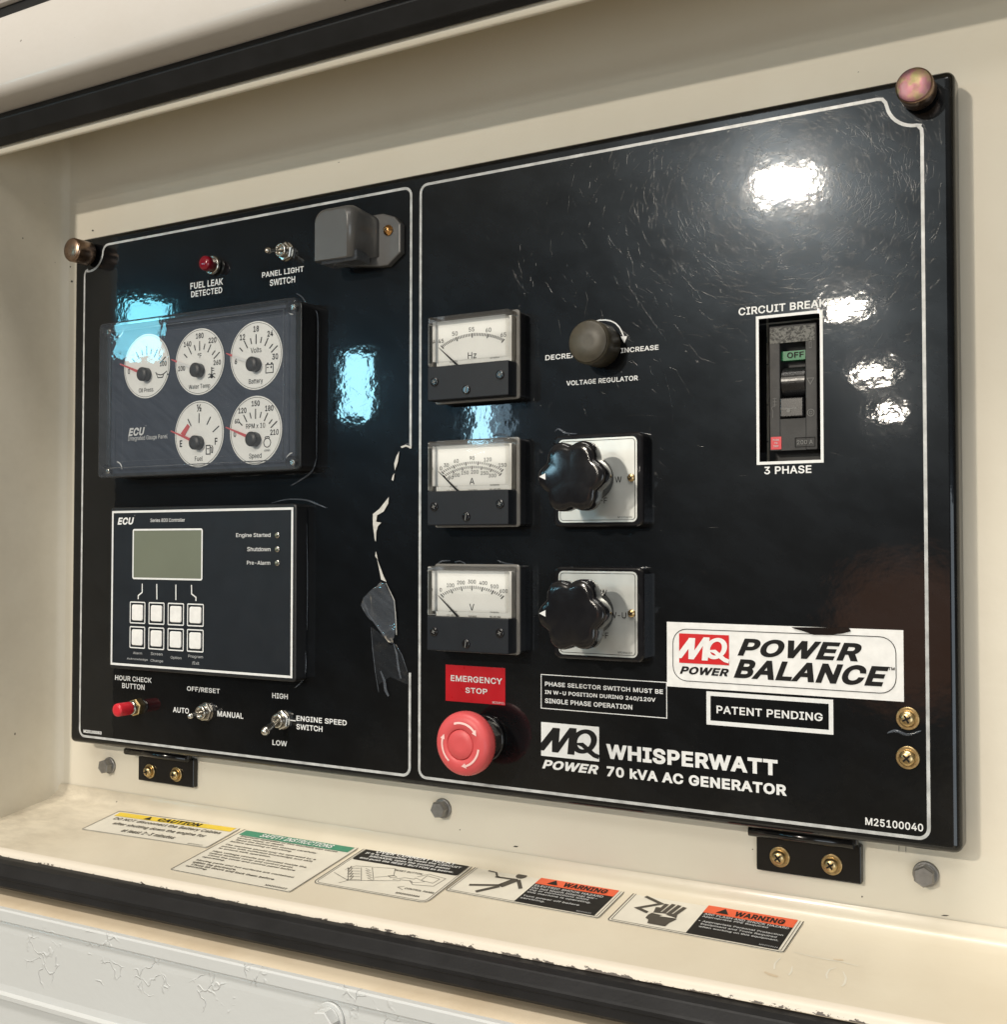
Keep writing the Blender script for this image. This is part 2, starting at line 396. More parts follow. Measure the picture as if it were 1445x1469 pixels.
    def tube(s, path, rad, seg=10, caps=True):
        path = [Vector(p) for p in path]; rs = []
        for i, p in enumerate(path):
            d = (path[min(i + 1, len(path) - 1)] - path[max(i - 1, 0)]).normalized()
            u = d.cross(Vector((0, .3, 1))); u = u.normalized() if u.length > .05 else Vector((1, 0, 0)); v = d.cross(u).normalized()
            r = rad if isinstance(rad, (int, float)) else rad[i]
            rs.append([tuple(p + (u * math.cos(2 * PI * k / seg) + v * math.sin(2 * PI * k / seg)) * r) for k in range(seg)])
        return s.rings(rs, caps, caps, True)
    def ball(s, c, r, seg=14, n=8):
        return s.rings([[(c[0] + r * math.sin(PI * j / n) * math.cos(2 * PI * i / seg), c[1] + r * math.sin(PI * j / n) * math.sin(2 * PI * i / seg), c[2] - r * math.cos(PI * j / n)) for i in range(seg)] for j in [.15] + list(range(1, n)) + [n - .15]], True, True, True)
    def extrude_x(s, prof, x0, x1, shear=None, nx=2, smooth=False):
        """prof: open list of (z, y); sheet swept along x"""
        xs = [x0 + (x1 - x0) * i / (nx - 1) for i in range(nx)]
        uv = s.b.loops.layers.uv.verify()
        vs = [[s.b.verts.new((x, y, z + (shear(x) if shear else 0))) for z, y in prof] for x in xs]
        m = len(prof) - 1
        for a, b in zip(vs, vs[1:]):
            for j in range(m):
                f = s.b.faces.new((a[j], a[j + 1], b[j + 1], b[j])); f.smooth = smooth
                for lp, t in zip(f.loops, (j / m, (j + 1) / m, (j + 1) / m, j / m)): lp[uv].uv = (0, t)
        return s
    def mesh(s, me, off=(0, 0, 0)):
        n0 = len(s.b.verts); s.b.from_mesh(me); s.b.verts.ensure_lookup_table()
        for v in s.b.verts[n0:]: v.co += Vector(off)
        return s
    def build(s, name, m, parent=None, label=None, fix=True, kind=None):
        me = bpy.data.meshes.new(name)
        if fix: bmesh.ops.recalc_face_normals(s.b, faces=s.b.faces)
        if parent is not None:
            q = parent; off = Vector((0, 0, 0))
            while q not in ORG: q = q.parent
            off = ORG[q]
            if off.length > 0: bmesh.ops.translate(s.b, verts=s.b.verts, vec=-off)
        s.b.to_mesh(me); s.b.free()
        for mm in (m if isinstance(m, list) else [m]): me.materials.append(mm)
        o = bpy.data.objects.new(name, me); sc.collection.objects.link(o)
        if parent is not None: o.parent = parent
        if label: o['label'] = label
        if kind: o['kind'] = kind
        return o
# ------------------------------------------------------------------ lettering: a plain grotesque in three weights, outlines in 1/1000 em
GLYPHS = r""" 188
&448/34,107 41,83 52,61 68,41 87,24 110,10 136,-1 165,-7 197,-9 247,-3 272,5 296,15 316,29 328,40 364,-2 441,-2 369,87 398,143 408,194 410,226 347,226 341,174 327,137 222,265 257,291 293,324 317,361 326,404 324,424 319,443 310,461 298,476 284,490 266,501 246,509 224,514 200,515 176,514 153,509 133,500 116,489 101,475 89,459 80,441 75,420 75,379 86,343 119,291 133,275 68,221 46,190 38,173 34,154 32,133/172,228 289,87 268,71 232,54 193,48 159,53 131,67 111,88 100,116 100,146 112,173 122,187/183,313 147,364 139,399 142,421 147,430 169,451 202,459 218,457 232,452 244,444 253,433 258,420 260,405 253,376 235,354
(273/90,156 97,105 109,54 127,3 148,-47 177,-98 239,-98 190,17 162,115 153,207 158,276 163,313 193,428 239,541 175,540 143,478 118,404 99,324 88,245 87,207
)273/34,-98 98,-97 124,-48 146,2 163,53 176,104 184,155 186,207 181,284 166,364 144,442 115,511 97,541 34,541 81,428 110,313 119,241 120,207 111,117 84,19
,188/35,-121 86,-120 140,73 66,73
-453/112,186 339,186 339,246 112,246
.188/54,17 72,0 95,-6 119,0 137,18 143,41 137,65 119,83 95,89 71,82 54,65 49,53 49,29
/249/12,-78 73,-77 238,535 176,533
0453/48,202 55,154 67,113 83,76 104,46 129,22 158,5 191,-5 227,-9 263,-5 296,5 325,23 349,47 370,77 386,113 398,155 405,202 407,254 405,307 398,354 386,396 370,432 349,462 324,486 295,504 263,514 227,518 190,514 158,503 129,486 104,462 84,432 67,395 55,353 48,306 46,254/113,295 117,332 125,364 135,392 149,415 164,434 183,447 203,455 227,458 250,455 271,447 289,434 305,415 318,392 328,364 336,332 340,295 340,213 336,177 328,144 318,116 305,93 289,75 271,62 250,54 227,52 203,54 183,62 164,75 149,93 135,116 125,144 117,177 113,213
1453/74,-2 393,-2 393,57 278,57 278,511 197,510 84,427 84,354 210,446 210,57 74,57
2453/62,-2 391,-2 391,59 155,60 268,178 338,257 364,299 379,335 383,373 381,399 374,424 363,446 347,467 329,484 307,498 282,509 254,515 225,518 195,515 167,509 142,498 119,483 100,465 84,443 73,418 66,391 63,360 129,360 134,397 149,426 173,446 205,456 241,456 272,447 297,429 313,404 318,371 314,341 309,327 281,284 62,47
3453/41,134 46,104 55,78 69,56 86,37 108,21 132,8 159,-1 188,-7 218,-9 251,-7 282,0 310,11 334,25 355,44 372,65 385,90 392,116 395,145 392,173 385,199 373,224 355,245 334,263 309,278 280,288 247,292 226,291 374,461 374,511 68,511 68,450 286,449 155,299 155,246 229,244 253,239 274,232 291,222 304,209 314,195 326,163 326,126 321,109 313,94 289,71 257,57 218,52 182,56 151,68 128,88 114,116 111,134
4453/38,103 280,103 280,-2 345,-2 345,103 415,103 415,165 345,165 345,320 280,320 280,165 111,165 314,511 245,510 38,158
5453/61,105 69,81 81,59 97,39 117,23 139,9 165,-1 192,-7 221,-9 253,-6 283,1 310,14 334,30 354,51 371,75 383,102 390,131 393,163 387,210 371,252 346,287 314,313 274,330 229,336 194,332 161,320 136,304 152,450 368,450 368,511 94,511 65,251 129,244 153,260 168,266 218,275 238,273 257,268 274,260 289,249 301,236 312,220 320,202 324,183 324,142 320,123 312,105 302,90 290,77 275,66 259,58 241,53 205,53 174,62 149,79 132,103 122,132 57,132
6453/62,162 64,130 71,100 83,73 99,49 118,29 141,13 167,1 196,-6 227,-9 257,-6 285,1 311,13 334,29 354,48 370,72 381,98 389,126 391,157 389,188 382,216 371,241 356,263 338,282 317,296 292,307 265,314 235,316 195,309 180,299 326,511 251,510 111,303 78,240 69,213 63,187/245,52 208,52 190,57 175,64 149,87 133,119 127,158 133,196 149,228 175,250 190,257 226,263 245,262 262,257 291,240 313,212 320,196 325,157 320,119 303,87 278,64 262,57
7453/60,450 321,449 94,-2 167,-1 393,449 393,511 60,511
8453/50,135 52,108 60,83 73,61 90,40 110,23 135,10 163,-1 193,-7 226,-9 260,-7 290,-1 318,10 342,24 363,41 380,61 393,84 400,108 403,135 397,177 379,214 352,243 319,262 303,266 324,274 344,288 361,307 374,330 381,354 384,381 381,406 374,429 363,451 348,470 329,486 307,500 282,510 255,516 226,518 197,516 170,510 145,500 123,486 104,470 89,451 77,429 71,406 68,380 71,353 79,329 91,306 108,288 129,274 150,266 116,254 85,229 63,196 51,156/226,51 185,56 153,70 131,93 123,106 117,139 119,156 124,173 131,188 155,212 187,228 226,233 265,228 297,212 321,188 328,173 333,156 333,122 329,106 311,81 284,62 267,56/226,292 193,296 166,310 146,332 136,360 136,392 146,419 166,440 193,453 226,458 260,453 287,440 306,419 316,392 316,360 305,332 286,310 259,296
9453/64,321 70,293 81,268 96,246 115,227 136,212 161,201 188,195 218,193 258,200 273,209 127,-2 202,-1 342,206 375,269 384,296 389,322 391,347 388,379 381,408 370,435 354,459 334,479 311,496 285,508 257,515 226,518 195,515 167,508 141,496 118,480 99,460 83,437 71,411 64,382 62,352/208,457 245,457 262,452 278,444 303,421 320,389 325,350 320,313 303,281 278,259 262,251 226,245 191,251 161,269 140,296 129,332 129,371 140,406 161,434 191,452
=453/70,95 383,95 383,155 70,155/70,243 383,243 383,303 70,303
A480/14,-2 87,-1 136,140 343,140 395,-2 466,-2 276,511 200,509/239,450 285,302 321,201 157,201 192,302 191,302
B456/58,-2 247,-2 284,0 317,6 345,16 369,30 388,46 402,66 412,88 418,111 420,136 418,162 413,184 404,204 379,236 348,256 317,265 358,284 380,306 395,335 400,374 398,399 392,422 382,443 369,462 351,479 330,492 304,503 274,509 241,511 58,511/127,287 127,450 240,450 270,447 293,440 311,427 324,411 331,393 334,372 328,341 312,316 287,298 256,289/127,59 127,229 269,227 288,223 319,207 341,183 352,153 353,137 351,116 342,97 329,81 308,69 280,62 245,59
C510/38,254 42,203 51,156 68,114 90,78 117,47 149,23 185,5 225,-5 267,-9 318,-4 364,12 404,36 437,70 461,111 475,162 406,161 388,115 356,82 315,62 267,55 238,57 210,65 185,78 162,96 143,118 127,145 115,177 108,213 105,254 108,295 115,331 127,363 143,390 162,413 185,431 210,443 238,451 267,454 315,447 356,427 388,393 408,346 475,346 460,398 436,439 403,473 363,497 317,513 267,518 225,514 185,503 149,485 117,461 90,430 68,394 51,352 42,305
D502/58,-2 219,-2 268,1 313,12 352,29 385,53 413,82 435,118 451,159 460,205 464,256 460,306 451,351 435,392 413,427 386,457 353,480 315,497 273,507 225,511 58,511/221,450 258,447 290,439 319,426 342,409 362,386 377,360 388,329 395,294 397,255 395,216 388,181 377,150 362,123 342,100 317,82 288,69 254,62 215,59 127,59 127,450
E419/58,-2 377,-2 377,59 127,59 127,227 357,227 357,288 127,288 127,450 374,450 374,511 58,511
F410/58,-2 127,-2 127,219 348,219 348,280 127,280 127,450 371,450 371,511 58,511
G520/42,203 51,156 67,115 89,78 116,48 148,23 185,5 225,-5 269,-9 308,-6 344,3 378,17 407,37 432,61 453,90 468,123 477,160 480,200 480,258 281,258 281,197 412,197 411,174 405,148 394,124 381,104 364,87 344,73 321,63 296,57 269,55 239,58 211,65 185,78 162,96 143,118 127,146 115,177 108,213 105,254 108,295 115,331 127,363 143,390 162,413 184,431 209,444 236,451 265,454 315,447 355,425 385,392 408,347 477,347 462,396 437,437 404,471 364,496 317,512 265,518 223,514 183,503 148,485 116,461 89,430 67,394 51,352 41,305 38,254
H517/58,-2 127,-2 127,230 390,230 390,-2 459,-2 459,511 390,511 390,291 127,291 127,511 58,511
I300/29,-2 271,-2 271,59 185,59 185,450 271,450 271,511 29,511 29,450 116,450 116,59 29,59
J396/36,100 50,62 74,31 106,9 143,-4 185,-9 228,-4 264,9 296,32 319,62 334,100 338,145 338,511 270,511 270,145 267,117 259,94 246,76 229,62 209,55 185,52 161,55 140,62 123,76 110,94 102,117 100,175 31,175 31,145
K467/58,-2 127,-2 127,166 198,242 372,-2 452,-2 245,288 452,510 362,510 210,346 212,344 210,345 126,247 127,511 58,511
L393/58,-2 363,-2 363,59 127,59 127,511 58,511
M628/58,-2 124,-2 123,372 121,372 123,372 122,416 120,416 122,422 168,290 170,291 169,290 286,-2 344,-1 469,321 467,322 469,321 484,362 482,363 484,362 500,409 498,409 500,409 504,424 503,369 505,369 503,369 502,327 504,327 502,291 502,-2 570,-2 570,511 474,509 340,159 328,122 330,121 328,122 316,83 318,83 316,83 315,79 313,84 311,84 279,188 152,511 58,511
N523/58,-2 127,-2 127,291 125,291 127,291 124,384 122,384 123,422 146,380 148,381 146,380 200,289 202,290 387,-2 465,-2 465,511 397,511 397,195 399,195 397,157 400,86 345,184 136,511 58,511
O533/42,203 52,156 68,114 90,78 118,47 150,23 186,5 225,-5 267,-9 310,-5 349,5 385,23 417,48 444,78 466,114 482,156 492,203 495,254 492,306 482,352 466,394 443,431 416,461 384,485 348,503 309,514 267,518 224,514 185,503 149,485 117,461 90,430 68,394 51,352 42,305 38,254/296,57 267,55 238,57 211,65 185,78 163,95 143,118 127,145 115,177 108,213 105,254 108,295 115,331 127,363 143,391 163,413 185,431 211,444 238,451 267,454 296,451 323,444 348,431 371,413 390,391 407,364 419,332 426,295 428,254 426,213 419,177 407,145 390,118 371,95 348,78 323,65
P445/58,-2 127,-2 127,184 235,184 273,186 305,193 333,206 357,222 377,242 392,265 402,290 409,318 411,348 409,377 402,405 391,431 376,454 357,473 333,489 305,501 272,508 235,511 58,511/257,449 278,444 296,437 311,427 322,415 331,401 341,367 341,328 331,295 322,280 311,268 296,258 278,250 257,246 127,244 127,450
Q533/42,203 52,156 68,114 90,78 118,47 150,23 186,5 225,-5 267,-9 310,-5 356,9 401,-50 472,-50 406,39 417,48 444,78 466,114 482,156 492,203 495,254 492,306 482,352 466,394 443,431 416,461 384,485 348,503 309,514 267,518 224,514 185,503 149,485 117,461 90,430 68,394 51,352 42,305 38,254/242,161 316,63 296,57 267,55 238,57 211,65 185,78 163,95 143,118 127,145 115,177 108,213 105,254 108,295 115,331 127,363 143,391 163,413 185,431 211,444 238,451 267,454 296,451 323,444 348,431 371,413 390,391 407,364 419,332 426,295 428,254 426,213 419,177 407,145 390,118 367,92 313,161
R449/58,-2 127,-2 127,196 245,196 353,-2 431,-2 316,209 334,215 358,230 377,249 392,271 403,295 409,323 411,352 409,382 403,409 392,434 377,456 358,475 334,490 306,502 273,508 236,511 58,511/258,449 279,445 297,438 311,429 323,417 332,404 342,371 342,333 332,301 323,288 311,277 297,269 279,262 233,257 127,257 127,450
S447/36,139 40,108 49,82 62,59 80,38 101,21 127,7 156,-3 188,-9 224,-11 261,-9 295,-2 324,9 350,24 371,41 388,63 401,86 408,112 410,139 409,161 404,181 386,214 360,239 312,265 170,310 143,325 124,346 119,360 119,391 130,417 153,438 185,452 225,457 254,454 279,447 301,436 318,420 330,401 337,376 403,376 399,404 391,428 379,450 362,469 341,486 317,499 289,510 260,516 227,518 195,516 164,510 137,500 112,486 91,469 73,449 60,426 52,400 50,372 54,340 66,312 85,288 111,267 144,251 295,203 321,187 338,167 342,154 342,122 337,107 328,93 302,70 266,56 224,51 185,55 151,68 125,89 116,103 110,119 106,139
T449/30,450 191,450 191,-2 259,-2 259,450 419,450 419,511 30,511
U517/58,173 61,139 69,108 83,79 102,53 125,31 153,14 185,0 220,-8 259,-10 298,-8 333,0 365,14 392,32 416,53 434,79 448,108 456,139 459,173 459,511 391,511 391,178 389,155 384,134 375,114 363,97 348,82 330,70 309,61 285,55 259,54 233,55 209,61 188,70 170,82 155,97 142,114 133,134 128,155 126,178 126,511 58,511
V480/14,511 204,-2 280,-1 466,511 393,509 288,207 290,206 288,207 241,60 194,207 192,206 194,207 84,511
W686/14,511 155,-2 232,-1 320,323 343,427 366,322 455,-2 532,-1 672,511 601,509 508,146 510,145 493,72 464,196 380,511 304,509 209,146 193,70 165,196 163,196 165,196 82,511
X474/14,-2 93,-1 183,128 182,129 183,128 237,214 291,128 292,129 291,128 382,-2 459,-2 278,263 450,511 372,510 297,402 298,400 297,402 238,307 206,362 180,402 178,400 180,402 104,511 26,511 198,261
Y472/13,511 201,208 201,-2 270,-2 270,208 459,511 379,510 249,294 237,265 224,293 91,511
Z438/40,46 40,-2 401,-2 401,59 214,59 214,57 214,59 118,57 170,128 399,462 399,511 38,511 38,450 223,450 223,452 223,450 320,451 272,386
a389/28,108 30,84 36,62 46,43 59,27 75,14 94,3 114,-5 160,-11 200,-6 216,-1 254,23 275,50 275,-2 339,-2 337,278 332,302 324,321 301,351 287,362 239,381 194,386 153,382 113,370 77,347 62,332 49,313 38,290 102,273 119,299 150,320 179,328 212,328 239,320 258,305 270,284 274,255 269,241 264,237 233,229 125,213 76,195 51,175 41,162 34,147 30,128/260,180 274,187 272,123 262,94 241,70 210,53 192,49 170,47 130,54 111,66 98,82 94,105 99,129 113,145 135,157
b424/51,-2 114,-2 114,57 117,57 137,30 172,2 188,-5 230,-10 260,-7 289,1 315,14 337,33 356,56 372,84 383,115 390,150 392,189 390,227 383,262 371,294 356,321 337,344 314,362 288,376 260,384 229,386 187,381 170,374 136,347 116,321 116,511 51,511/242,51 220,49 199,51 180,57 163,66 148,80 136,96 127,116 116,163 116,216 127,262 136,281 148,297 162,310 179,320 198,326 220,328 242,326 262,320 279,310 293,296 305,280 314,260 325,215 325,164 314,117 305,98 293,81 278,67 261,57
c396/32,187 35,150 42,115 54,84 71,56 91,33 116,15 144,1 174,-7 208,-10 262,-2 308,20 343,55 359,85 366,104 303,119 290,90 270,68 242,53 207,48 184,51 164,57 146,67 132,82 120,98 110,118 100,163 100,212 110,258 120,277 132,294 146,309 164,319 184,326 207,328 241,323 269,309 289,288 302,260 364,276 341,323 306,358 260,379 207,386 174,384 143,375 116,361 91,343 71,319 54,292 42,260 35,225
d424/34,150 41,115 53,84 69,56 88,33 111,14 136,1 165,-7 195,-10 237,-5 254,2 289,30 308,57 311,57 311,-2 374,-2 374,511 309,511 307,321 289,347 254,375 237,381 195,386 165,384 136,376 111,362 88,344 69,321 53,293 41,262 34,227 32,189/226,51 205,49 183,51 163,57 146,67 132,81 120,98 110,117 100,164 100,215 110,260 120,280 131,296 146,310 163,320 182,326 205,328 226,326 245,320 262,310 277,297 288,281 298,262 308,216 308,163 298,116 288,96 276,80 262,66 245,57
e404/35,149 42,115 54,84 71,56 91,33 116,15 145,1 177,-7 212,-10 261,-4 303,12 337,38 350,54 360,71 368,92 304,107 284,74 253,55 212,48 190,50 170,55 152,63 136,75 123,89 112,107 104,128 99,167 373,167 372,227 367,256 359,283 348,306 336,326 321,342 286,368 246,382 205,386 172,384 141,375 114,361 90,342 70,318 53,290 42,259 34,224 32,187/307,223 99,223 104,250 120,285 133,300 147,312 164,321 184,326 205,328 226,326 245,321 261,312 275,300 287,285 296,268
f254/4,325 79,325 79,-2 144,-2 144,325 230,325 230,381 144,381 145,435 149,448 156,459 165,466 178,470 195,472 229,466 245,522 222,529 187,532 151,527 119,512 94,487 85,471 80,452 79,381 4,381
g425/35,153 42,119 53,89 69,63 89,42 112,25 138,13 165,5 195,3 237,8 254,14 288,40 307,66 309,66 309,-6 306,-34 297,-56 281,-74 260,-86 235,-93 187,-94 155,-86 123,-64 102,-38 48,-69 68,-99 96,-123 133,-142 180,-151 237,-151 265,-146 291,-138 315,-126 335,-110 352,-91 365,-67 372,-40 374,-9 374,381 311,381 311,321 309,321 289,347 254,375 238,381 196,386 165,384 137,376 111,362 88,344 69,321 53,294 41,263 34,229 32,191/227,63 205,61 183,63 164,68 147,77 132,90 120,105 111,123 100,167 100,217 110,262 120,281 132,297 146,310 163,320 183,326 205,328 227,326 246,320 263,311 277,298 289,282 298,263 309,218 309,166 305,143 298,122 289,104 277,89 262,77 246,68
h410/51,-2 116,-2 117,247 121,266 137,295 162,316 193,326 210,327 234,324 255,316 271,303 284,285 291,262 294,235 294,-2 359,-2 359,240 357,271 352,298 342,322 330,342 314,358 296,370 275,379 252,385 227,386 199,384 174,376 151,364 131,345 116,323 116,511 51,511
i167/41,472 53,453 72,442 96,442 115,453 127,472 127,495 115,514 95,524 72,524 52,513 41,494/51,-2 116,-2 116,381 51,381
j167/-12,-145 27,-143 48,-139 66,-131 81,-120 94,-107 103,-91 110,-73 116,-30 116,381 51,381 49,-46 45,-60 39,-71 30,-78 18,-83 -12,-85/41,472 52,453 72,442 95,442 115,453 127,472 126,495 115,514 95,524 72,524 52,513 40,494
k381/51,-2 116,-2 116,139 154,175 294,-2 376,-2 203,216 363,381 283,381 120,214 116,214 116,511 51,511
l189/51,84 53,58 60,36 73,19 90,6 112,-2 139,-4 183,1 171,57 135,55 122,63 116,83 116,511 51,511
m610/51,-2 116,-2 117,257 121,274 136,300 159,318 185,327 219,326 237,320 252,310 263,296 270,279 272,260 272,-2 337,-2 338,262 347,289 364,310 388,324 419,328 438,327 455,321 471,311 484,297 491,278 494,254 494,-2 559,-2 559,255 557,283 551,308 542,330 530,348 515,362 498,374 479,382 458,387 417,387 380,377 349,357 325,330 317,315 304,343 288,362 269,377 246,385 219,388 187,384 156,370 131,347 114,320 114,381 51,381
n410/51,-2 116,-2 117,247 121,266 137,295 162,316 193,326 210,327 234,324 255,316 271,303 284,285 291,262 294,235 294,-2 359,-2 359,240 357,271 352,298 342,322 330,342 314,358 296,370 275,379 252,385 227,386 199,384 174,376 151,364 131,345 114,320 114,381 51,381
o415/32,187 35,150 42,115 54,84 71,56 91,33 116,15 144,1 174,-7 207,-10 241,-7 272,1 300,15 324,34 345,57 361,84 373,116 381,150 383,188 381,226 373,261 361,292 344,320 324,343 299,362 272,375 241,384 207,386 174,384 143,375 116,361 91,343 71,319 54,292 42,260 35,225/231,51 207,48 184,51 164,57 146,67 132,82 120,98 110,118 100,163 100,212 110,258 120,277 132,294 146,309 164,319 184,326 207,328 231,326 251,319 269,309 284,294 296,277 305,257 316,212 316,163 305,118 296,98 284,82 269,67 251,57
p424/51,-145 116,-145 117,57 137,30 172,2 188,-5 230,-10 260,-7 289,1 315,14 337,33 356,56 372,84 383,115 390,150 392,189 390,227 383,262 371,294 356,321 337,344 314,362 288,376 260,384 229,386 187,381 170,374 136,347 117,321 114,321 114,381 51,381/242,51 220,49 199,51 180,57 163,66 148,80 136,96 127,116 116,163 116,216 127,262 136,281 148,297 162,310 179,320 198,326 220,328 242,326 262,320 279,310 293,296 305,280 314,260 325,215 325,164 314,117 305,98 293,81 278,67 261,57
q424/34,150 41,115 53,84 69,56 88,33 111,14 136,1 165,-7 195,-10 237,-5 254,2 288,30 309,57 309,-145 374,-145 374,381 311,381 311,321 308,321 289,347 254,375 237,381 195,386 165,384 136,376 111,362 88,344 69,321 53,293 41,262 34,227 32,189/226,51 205,49 183,51 163,57 146,67 132,81 120,98 110,117 100,164 100,215 110,260 120,280 131,296 146,310 163,320 182,326 205,328 226,326 245,320 262,310 277,297 288,281 298,262 308,216 308,163 298,116 288,96 276,80 262,66 245,57
r259/51,-2 116,-2 117,254 128,283 147,305 174,319 207,324 245,320 245,386 213,387 191,385 170,379 151,369 135,355 122,340 114,323 114,381 51,381
s365/34,94 39,72 48,53 60,36 75,22 92,11 133,-5 182,-10 211,-9 237,-4 261,5 282,16 300,30 314,46 325,65 331,85 333,107 330,132 322,154 307,173 288,189 262,202 153,230 125,245 117,254 112,265 111,277 113,292 120,304 132,315 148,324 166,329 187,331 209,329 227,323 241,314 260,290 267,275 327,288 311,325 287,354 254,374 212,385 161,385 137,380 114,372 94,361 77,348 63,333 53,315 47,295 45,274 48,248 56,226 71,207 91,191 117,178 228,148 253,134 260,125 265,115 266,103 263,88 256,76 243,64 226,55 206,49 181,47 160,49 141,54 125,62 112,73 102,88 95,109 35,96
t227/4,325 63,325 63,93 66,64 75,39 91,20 112,5 138,-3 168,-6 192,-5 215,0 203,56 170,52 145,57 138,63 129,83 128,325 206,325 206,381 128,381 128,473 63,473 63,381 4,381
u410/58,81 67,58 80,38 96,21 114,9 135,0 158,-5 182,-7 210,-5 235,3 258,15 279,34 296,60 296,-2 359,-2 359,381 294,381 293,132 288,114 272,84 248,64 217,53 200,52 176,55 155,63 138,76 126,95 118,117 116,144 116,381 51,381 51,139 52,109
v389/15,381 163,-2 228,-1 374,381 303,380 222,156 195,66 167,156 84,381
w567/20,381 138,-2 201,-1 284,300 303,225 305,225 317,171 368,-2 431,-1 547,381 478,380 432,214 434,214 411,136 397,75 363,214 316,381 250,380 204,214 206,214 184,135 170,74 135,214 133,214 135,214 87,381
x379/17,-2 93,-1 150,84 180,135 178,136 180,135 189,150 198,135 200,136 229,84 287,-2 361,-2 227,192 355,381 280,380 231,307 201,254 202,253 201,254 191,237 100,381 25,381 153,194
y389/15,381 160,-1 136,-63 121,-79 104,-87 60,-83 45,-140 64,-145 109,-146 140,-137 167,-120 178,-108 206,-59 374,381 303,380 222,156 195,67 167,156 84,381
z380/40,-2 341,-2 341,58 128,59 335,331 335,381 46,381 46,321 252,320 40,46
~453/50,148 110,148 111,169 116,184 122,195 131,202 142,207 153,208 176,202 253,146 284,136 318,136 350,146 365,156 378,168 388,184 396,204 401,226 402,255 343,255 341,235 337,220 331,209 322,200 311,196 299,194 276,200 198,257 168,267 134,267 102,257 87,247 74,234 64,219 56,199 51,176
½585/23,409 92,460 92,229 150,229 150,511 81,510 23,466/57,-2 120,-1 472,511 409,510/360,196 416,196 421,217 435,230 455,234 475,230 490,219 495,201 491,181 456,138 362,37 362,-2 555,-2 555,48 442,48 525,140 546,175 551,203 548,224 539,243 525,259 505,272 482,280 456,282 430,280 408,272 388,260 372,243 363,222
°316/41,397 43,377 48,357 57,339 69,322 83,308 100,297 118,288 138,283 159,281 179,283 199,288 217,297 233,308 247,323 259,339 268,357 273,377 275,398 273,418 268,438 259,457 247,473 233,487 217,499 198,508 179,513 158,515 137,513 118,508 99,499 83,487 69,473 57,456 48,438 43,418/158,336 137,340 127,344 105,367 97,386 97,409 105,429 127,451 147,459 169,459 189,451 212,428 219,409 219,386 212,367 189,344 180,340
•389/83,202 85,182 90,163 98,146 109,130 123,116 138,105 156,97 175,92 194,91 214,92 233,97 251,106 280,130 291,146 299,163 304,182 306,202 304,222 299,241 290,258 266,287 250,298 233,306 214,311 194,313 174,311 156,306 138,298 109,273 98,258 90,240 85,222
=
 188
&448/19,103 27,76 40,51 57,29 78,10 104,-5 132,-16 164,-23 198,-25 251,-18 278,-10 304,2 327,17 356,-18 438,-18 469,-15 452,11 389,88 414,139 424,193 426,242 332,242 330,200 323,168 245,262 268,280 307,315 333,358 342,406 339,429 333,450 323,470 309,488 292,503 273,515 250,525 225,530 199,531 172,529 147,524 125,514 105,501 88,485 75,466 65,444 59,422 59,375 72,334 110,278 56,232 31,197 23,177 18,155 16,132/224,365 186,335 162,370 155,400 160,421 177,437 203,443 225,438 239,424 244,406 238,383/169,206 266,89 244,76 210,66 177,66 151,74 132,88 119,107 115,131 119,154 134,176
(273/72,245 71,206 74,154 81,101 94,49 112,-3 134,-55 166,-114 263,-114 205,22 178,118 169,207 174,274 179,310 208,422 263,557 166,557 129,483 102,408 83,327
)273/10,-114 107,-114 139,-54 161,-3 179,49 192,102 199,155 202,207 197,286 182,368 158,448 129,518 107,557 10,557 65,422 94,310 103,240 104,207 95,120 69,24
,188/16,-137 98,-137 161,89 52,89
-453/96,170 355,170 355,262 96,262
.188/34,22 41,7 66,-15 97,-22 129,-13 152,11 159,43 149,75 125,97 93,105 62,95 39,71 33,55
/249/-9,-94 85,-94 258,551 164,551
0453/32,199 40,150 52,106 70,67 93,35 121,9 153,-10 189,-21 228,-25 268,-21 304,-9 336,11 363,38 385,70 402,108 414,152 421,201 423,255 421,309 413,358 401,402 383,441 360,474 332,500 300,519 264,530 225,533 185,529 150,517 118,497 91,471 69,438 52,400 39,356 32,307 30,253/246,70 227,68 207,70 190,76 175,87 162,103 150,123 140,149 133,180 129,215 129,294 133,329 140,360 150,385 162,406 175,422 190,433 207,439 227,441 246,439 263,433 278,422 292,406 303,385 313,360 320,329 324,294 324,215 320,179 313,149 303,123 292,103 278,87 263,76
1453/70,326 194,415 194,73 58,73 58,-18 409,-18 409,73 294,73 294,527 192,527 68,436
2453/46,55 46,-18 407,-18 407,75 191,75 281,168 351,248 379,292 394,332 399,374 396,403 388,431 375,456 358,478 337,498 313,513 285,525 256,531 224,533 191,531 161,524 133,511 108,495 87,474 70,450 57,422 50,393 46,344 144,344 149,392 162,416 181,432 207,440 239,440 265,433 285,418 298,398 302,371 299,346 294,335 268,293
3453/41,70 57,45 77,24 100,6 127,-7 156,-17 187,-23 219,-25 255,-22 288,-15 318,-3 345,13 368,34 386,58 400,85 408,115 411,146 408,177 399,207 385,234 366,257 342,277 314,293 282,303 260,306 390,454 390,527 52,527 52,434 251,434 139,306 139,230 227,228 249,224 267,217 292,199 306,174 311,145 306,115 291,93 268,77 236,69 202,69 172,76 149,89 134,108 124,150 23,150 30,102
4453/22,87 264,87 264,-18 361,-18 361,87 431,87 431,181 361,181 361,336 264,336 264,181 138,181 342,527 237,527 22,163
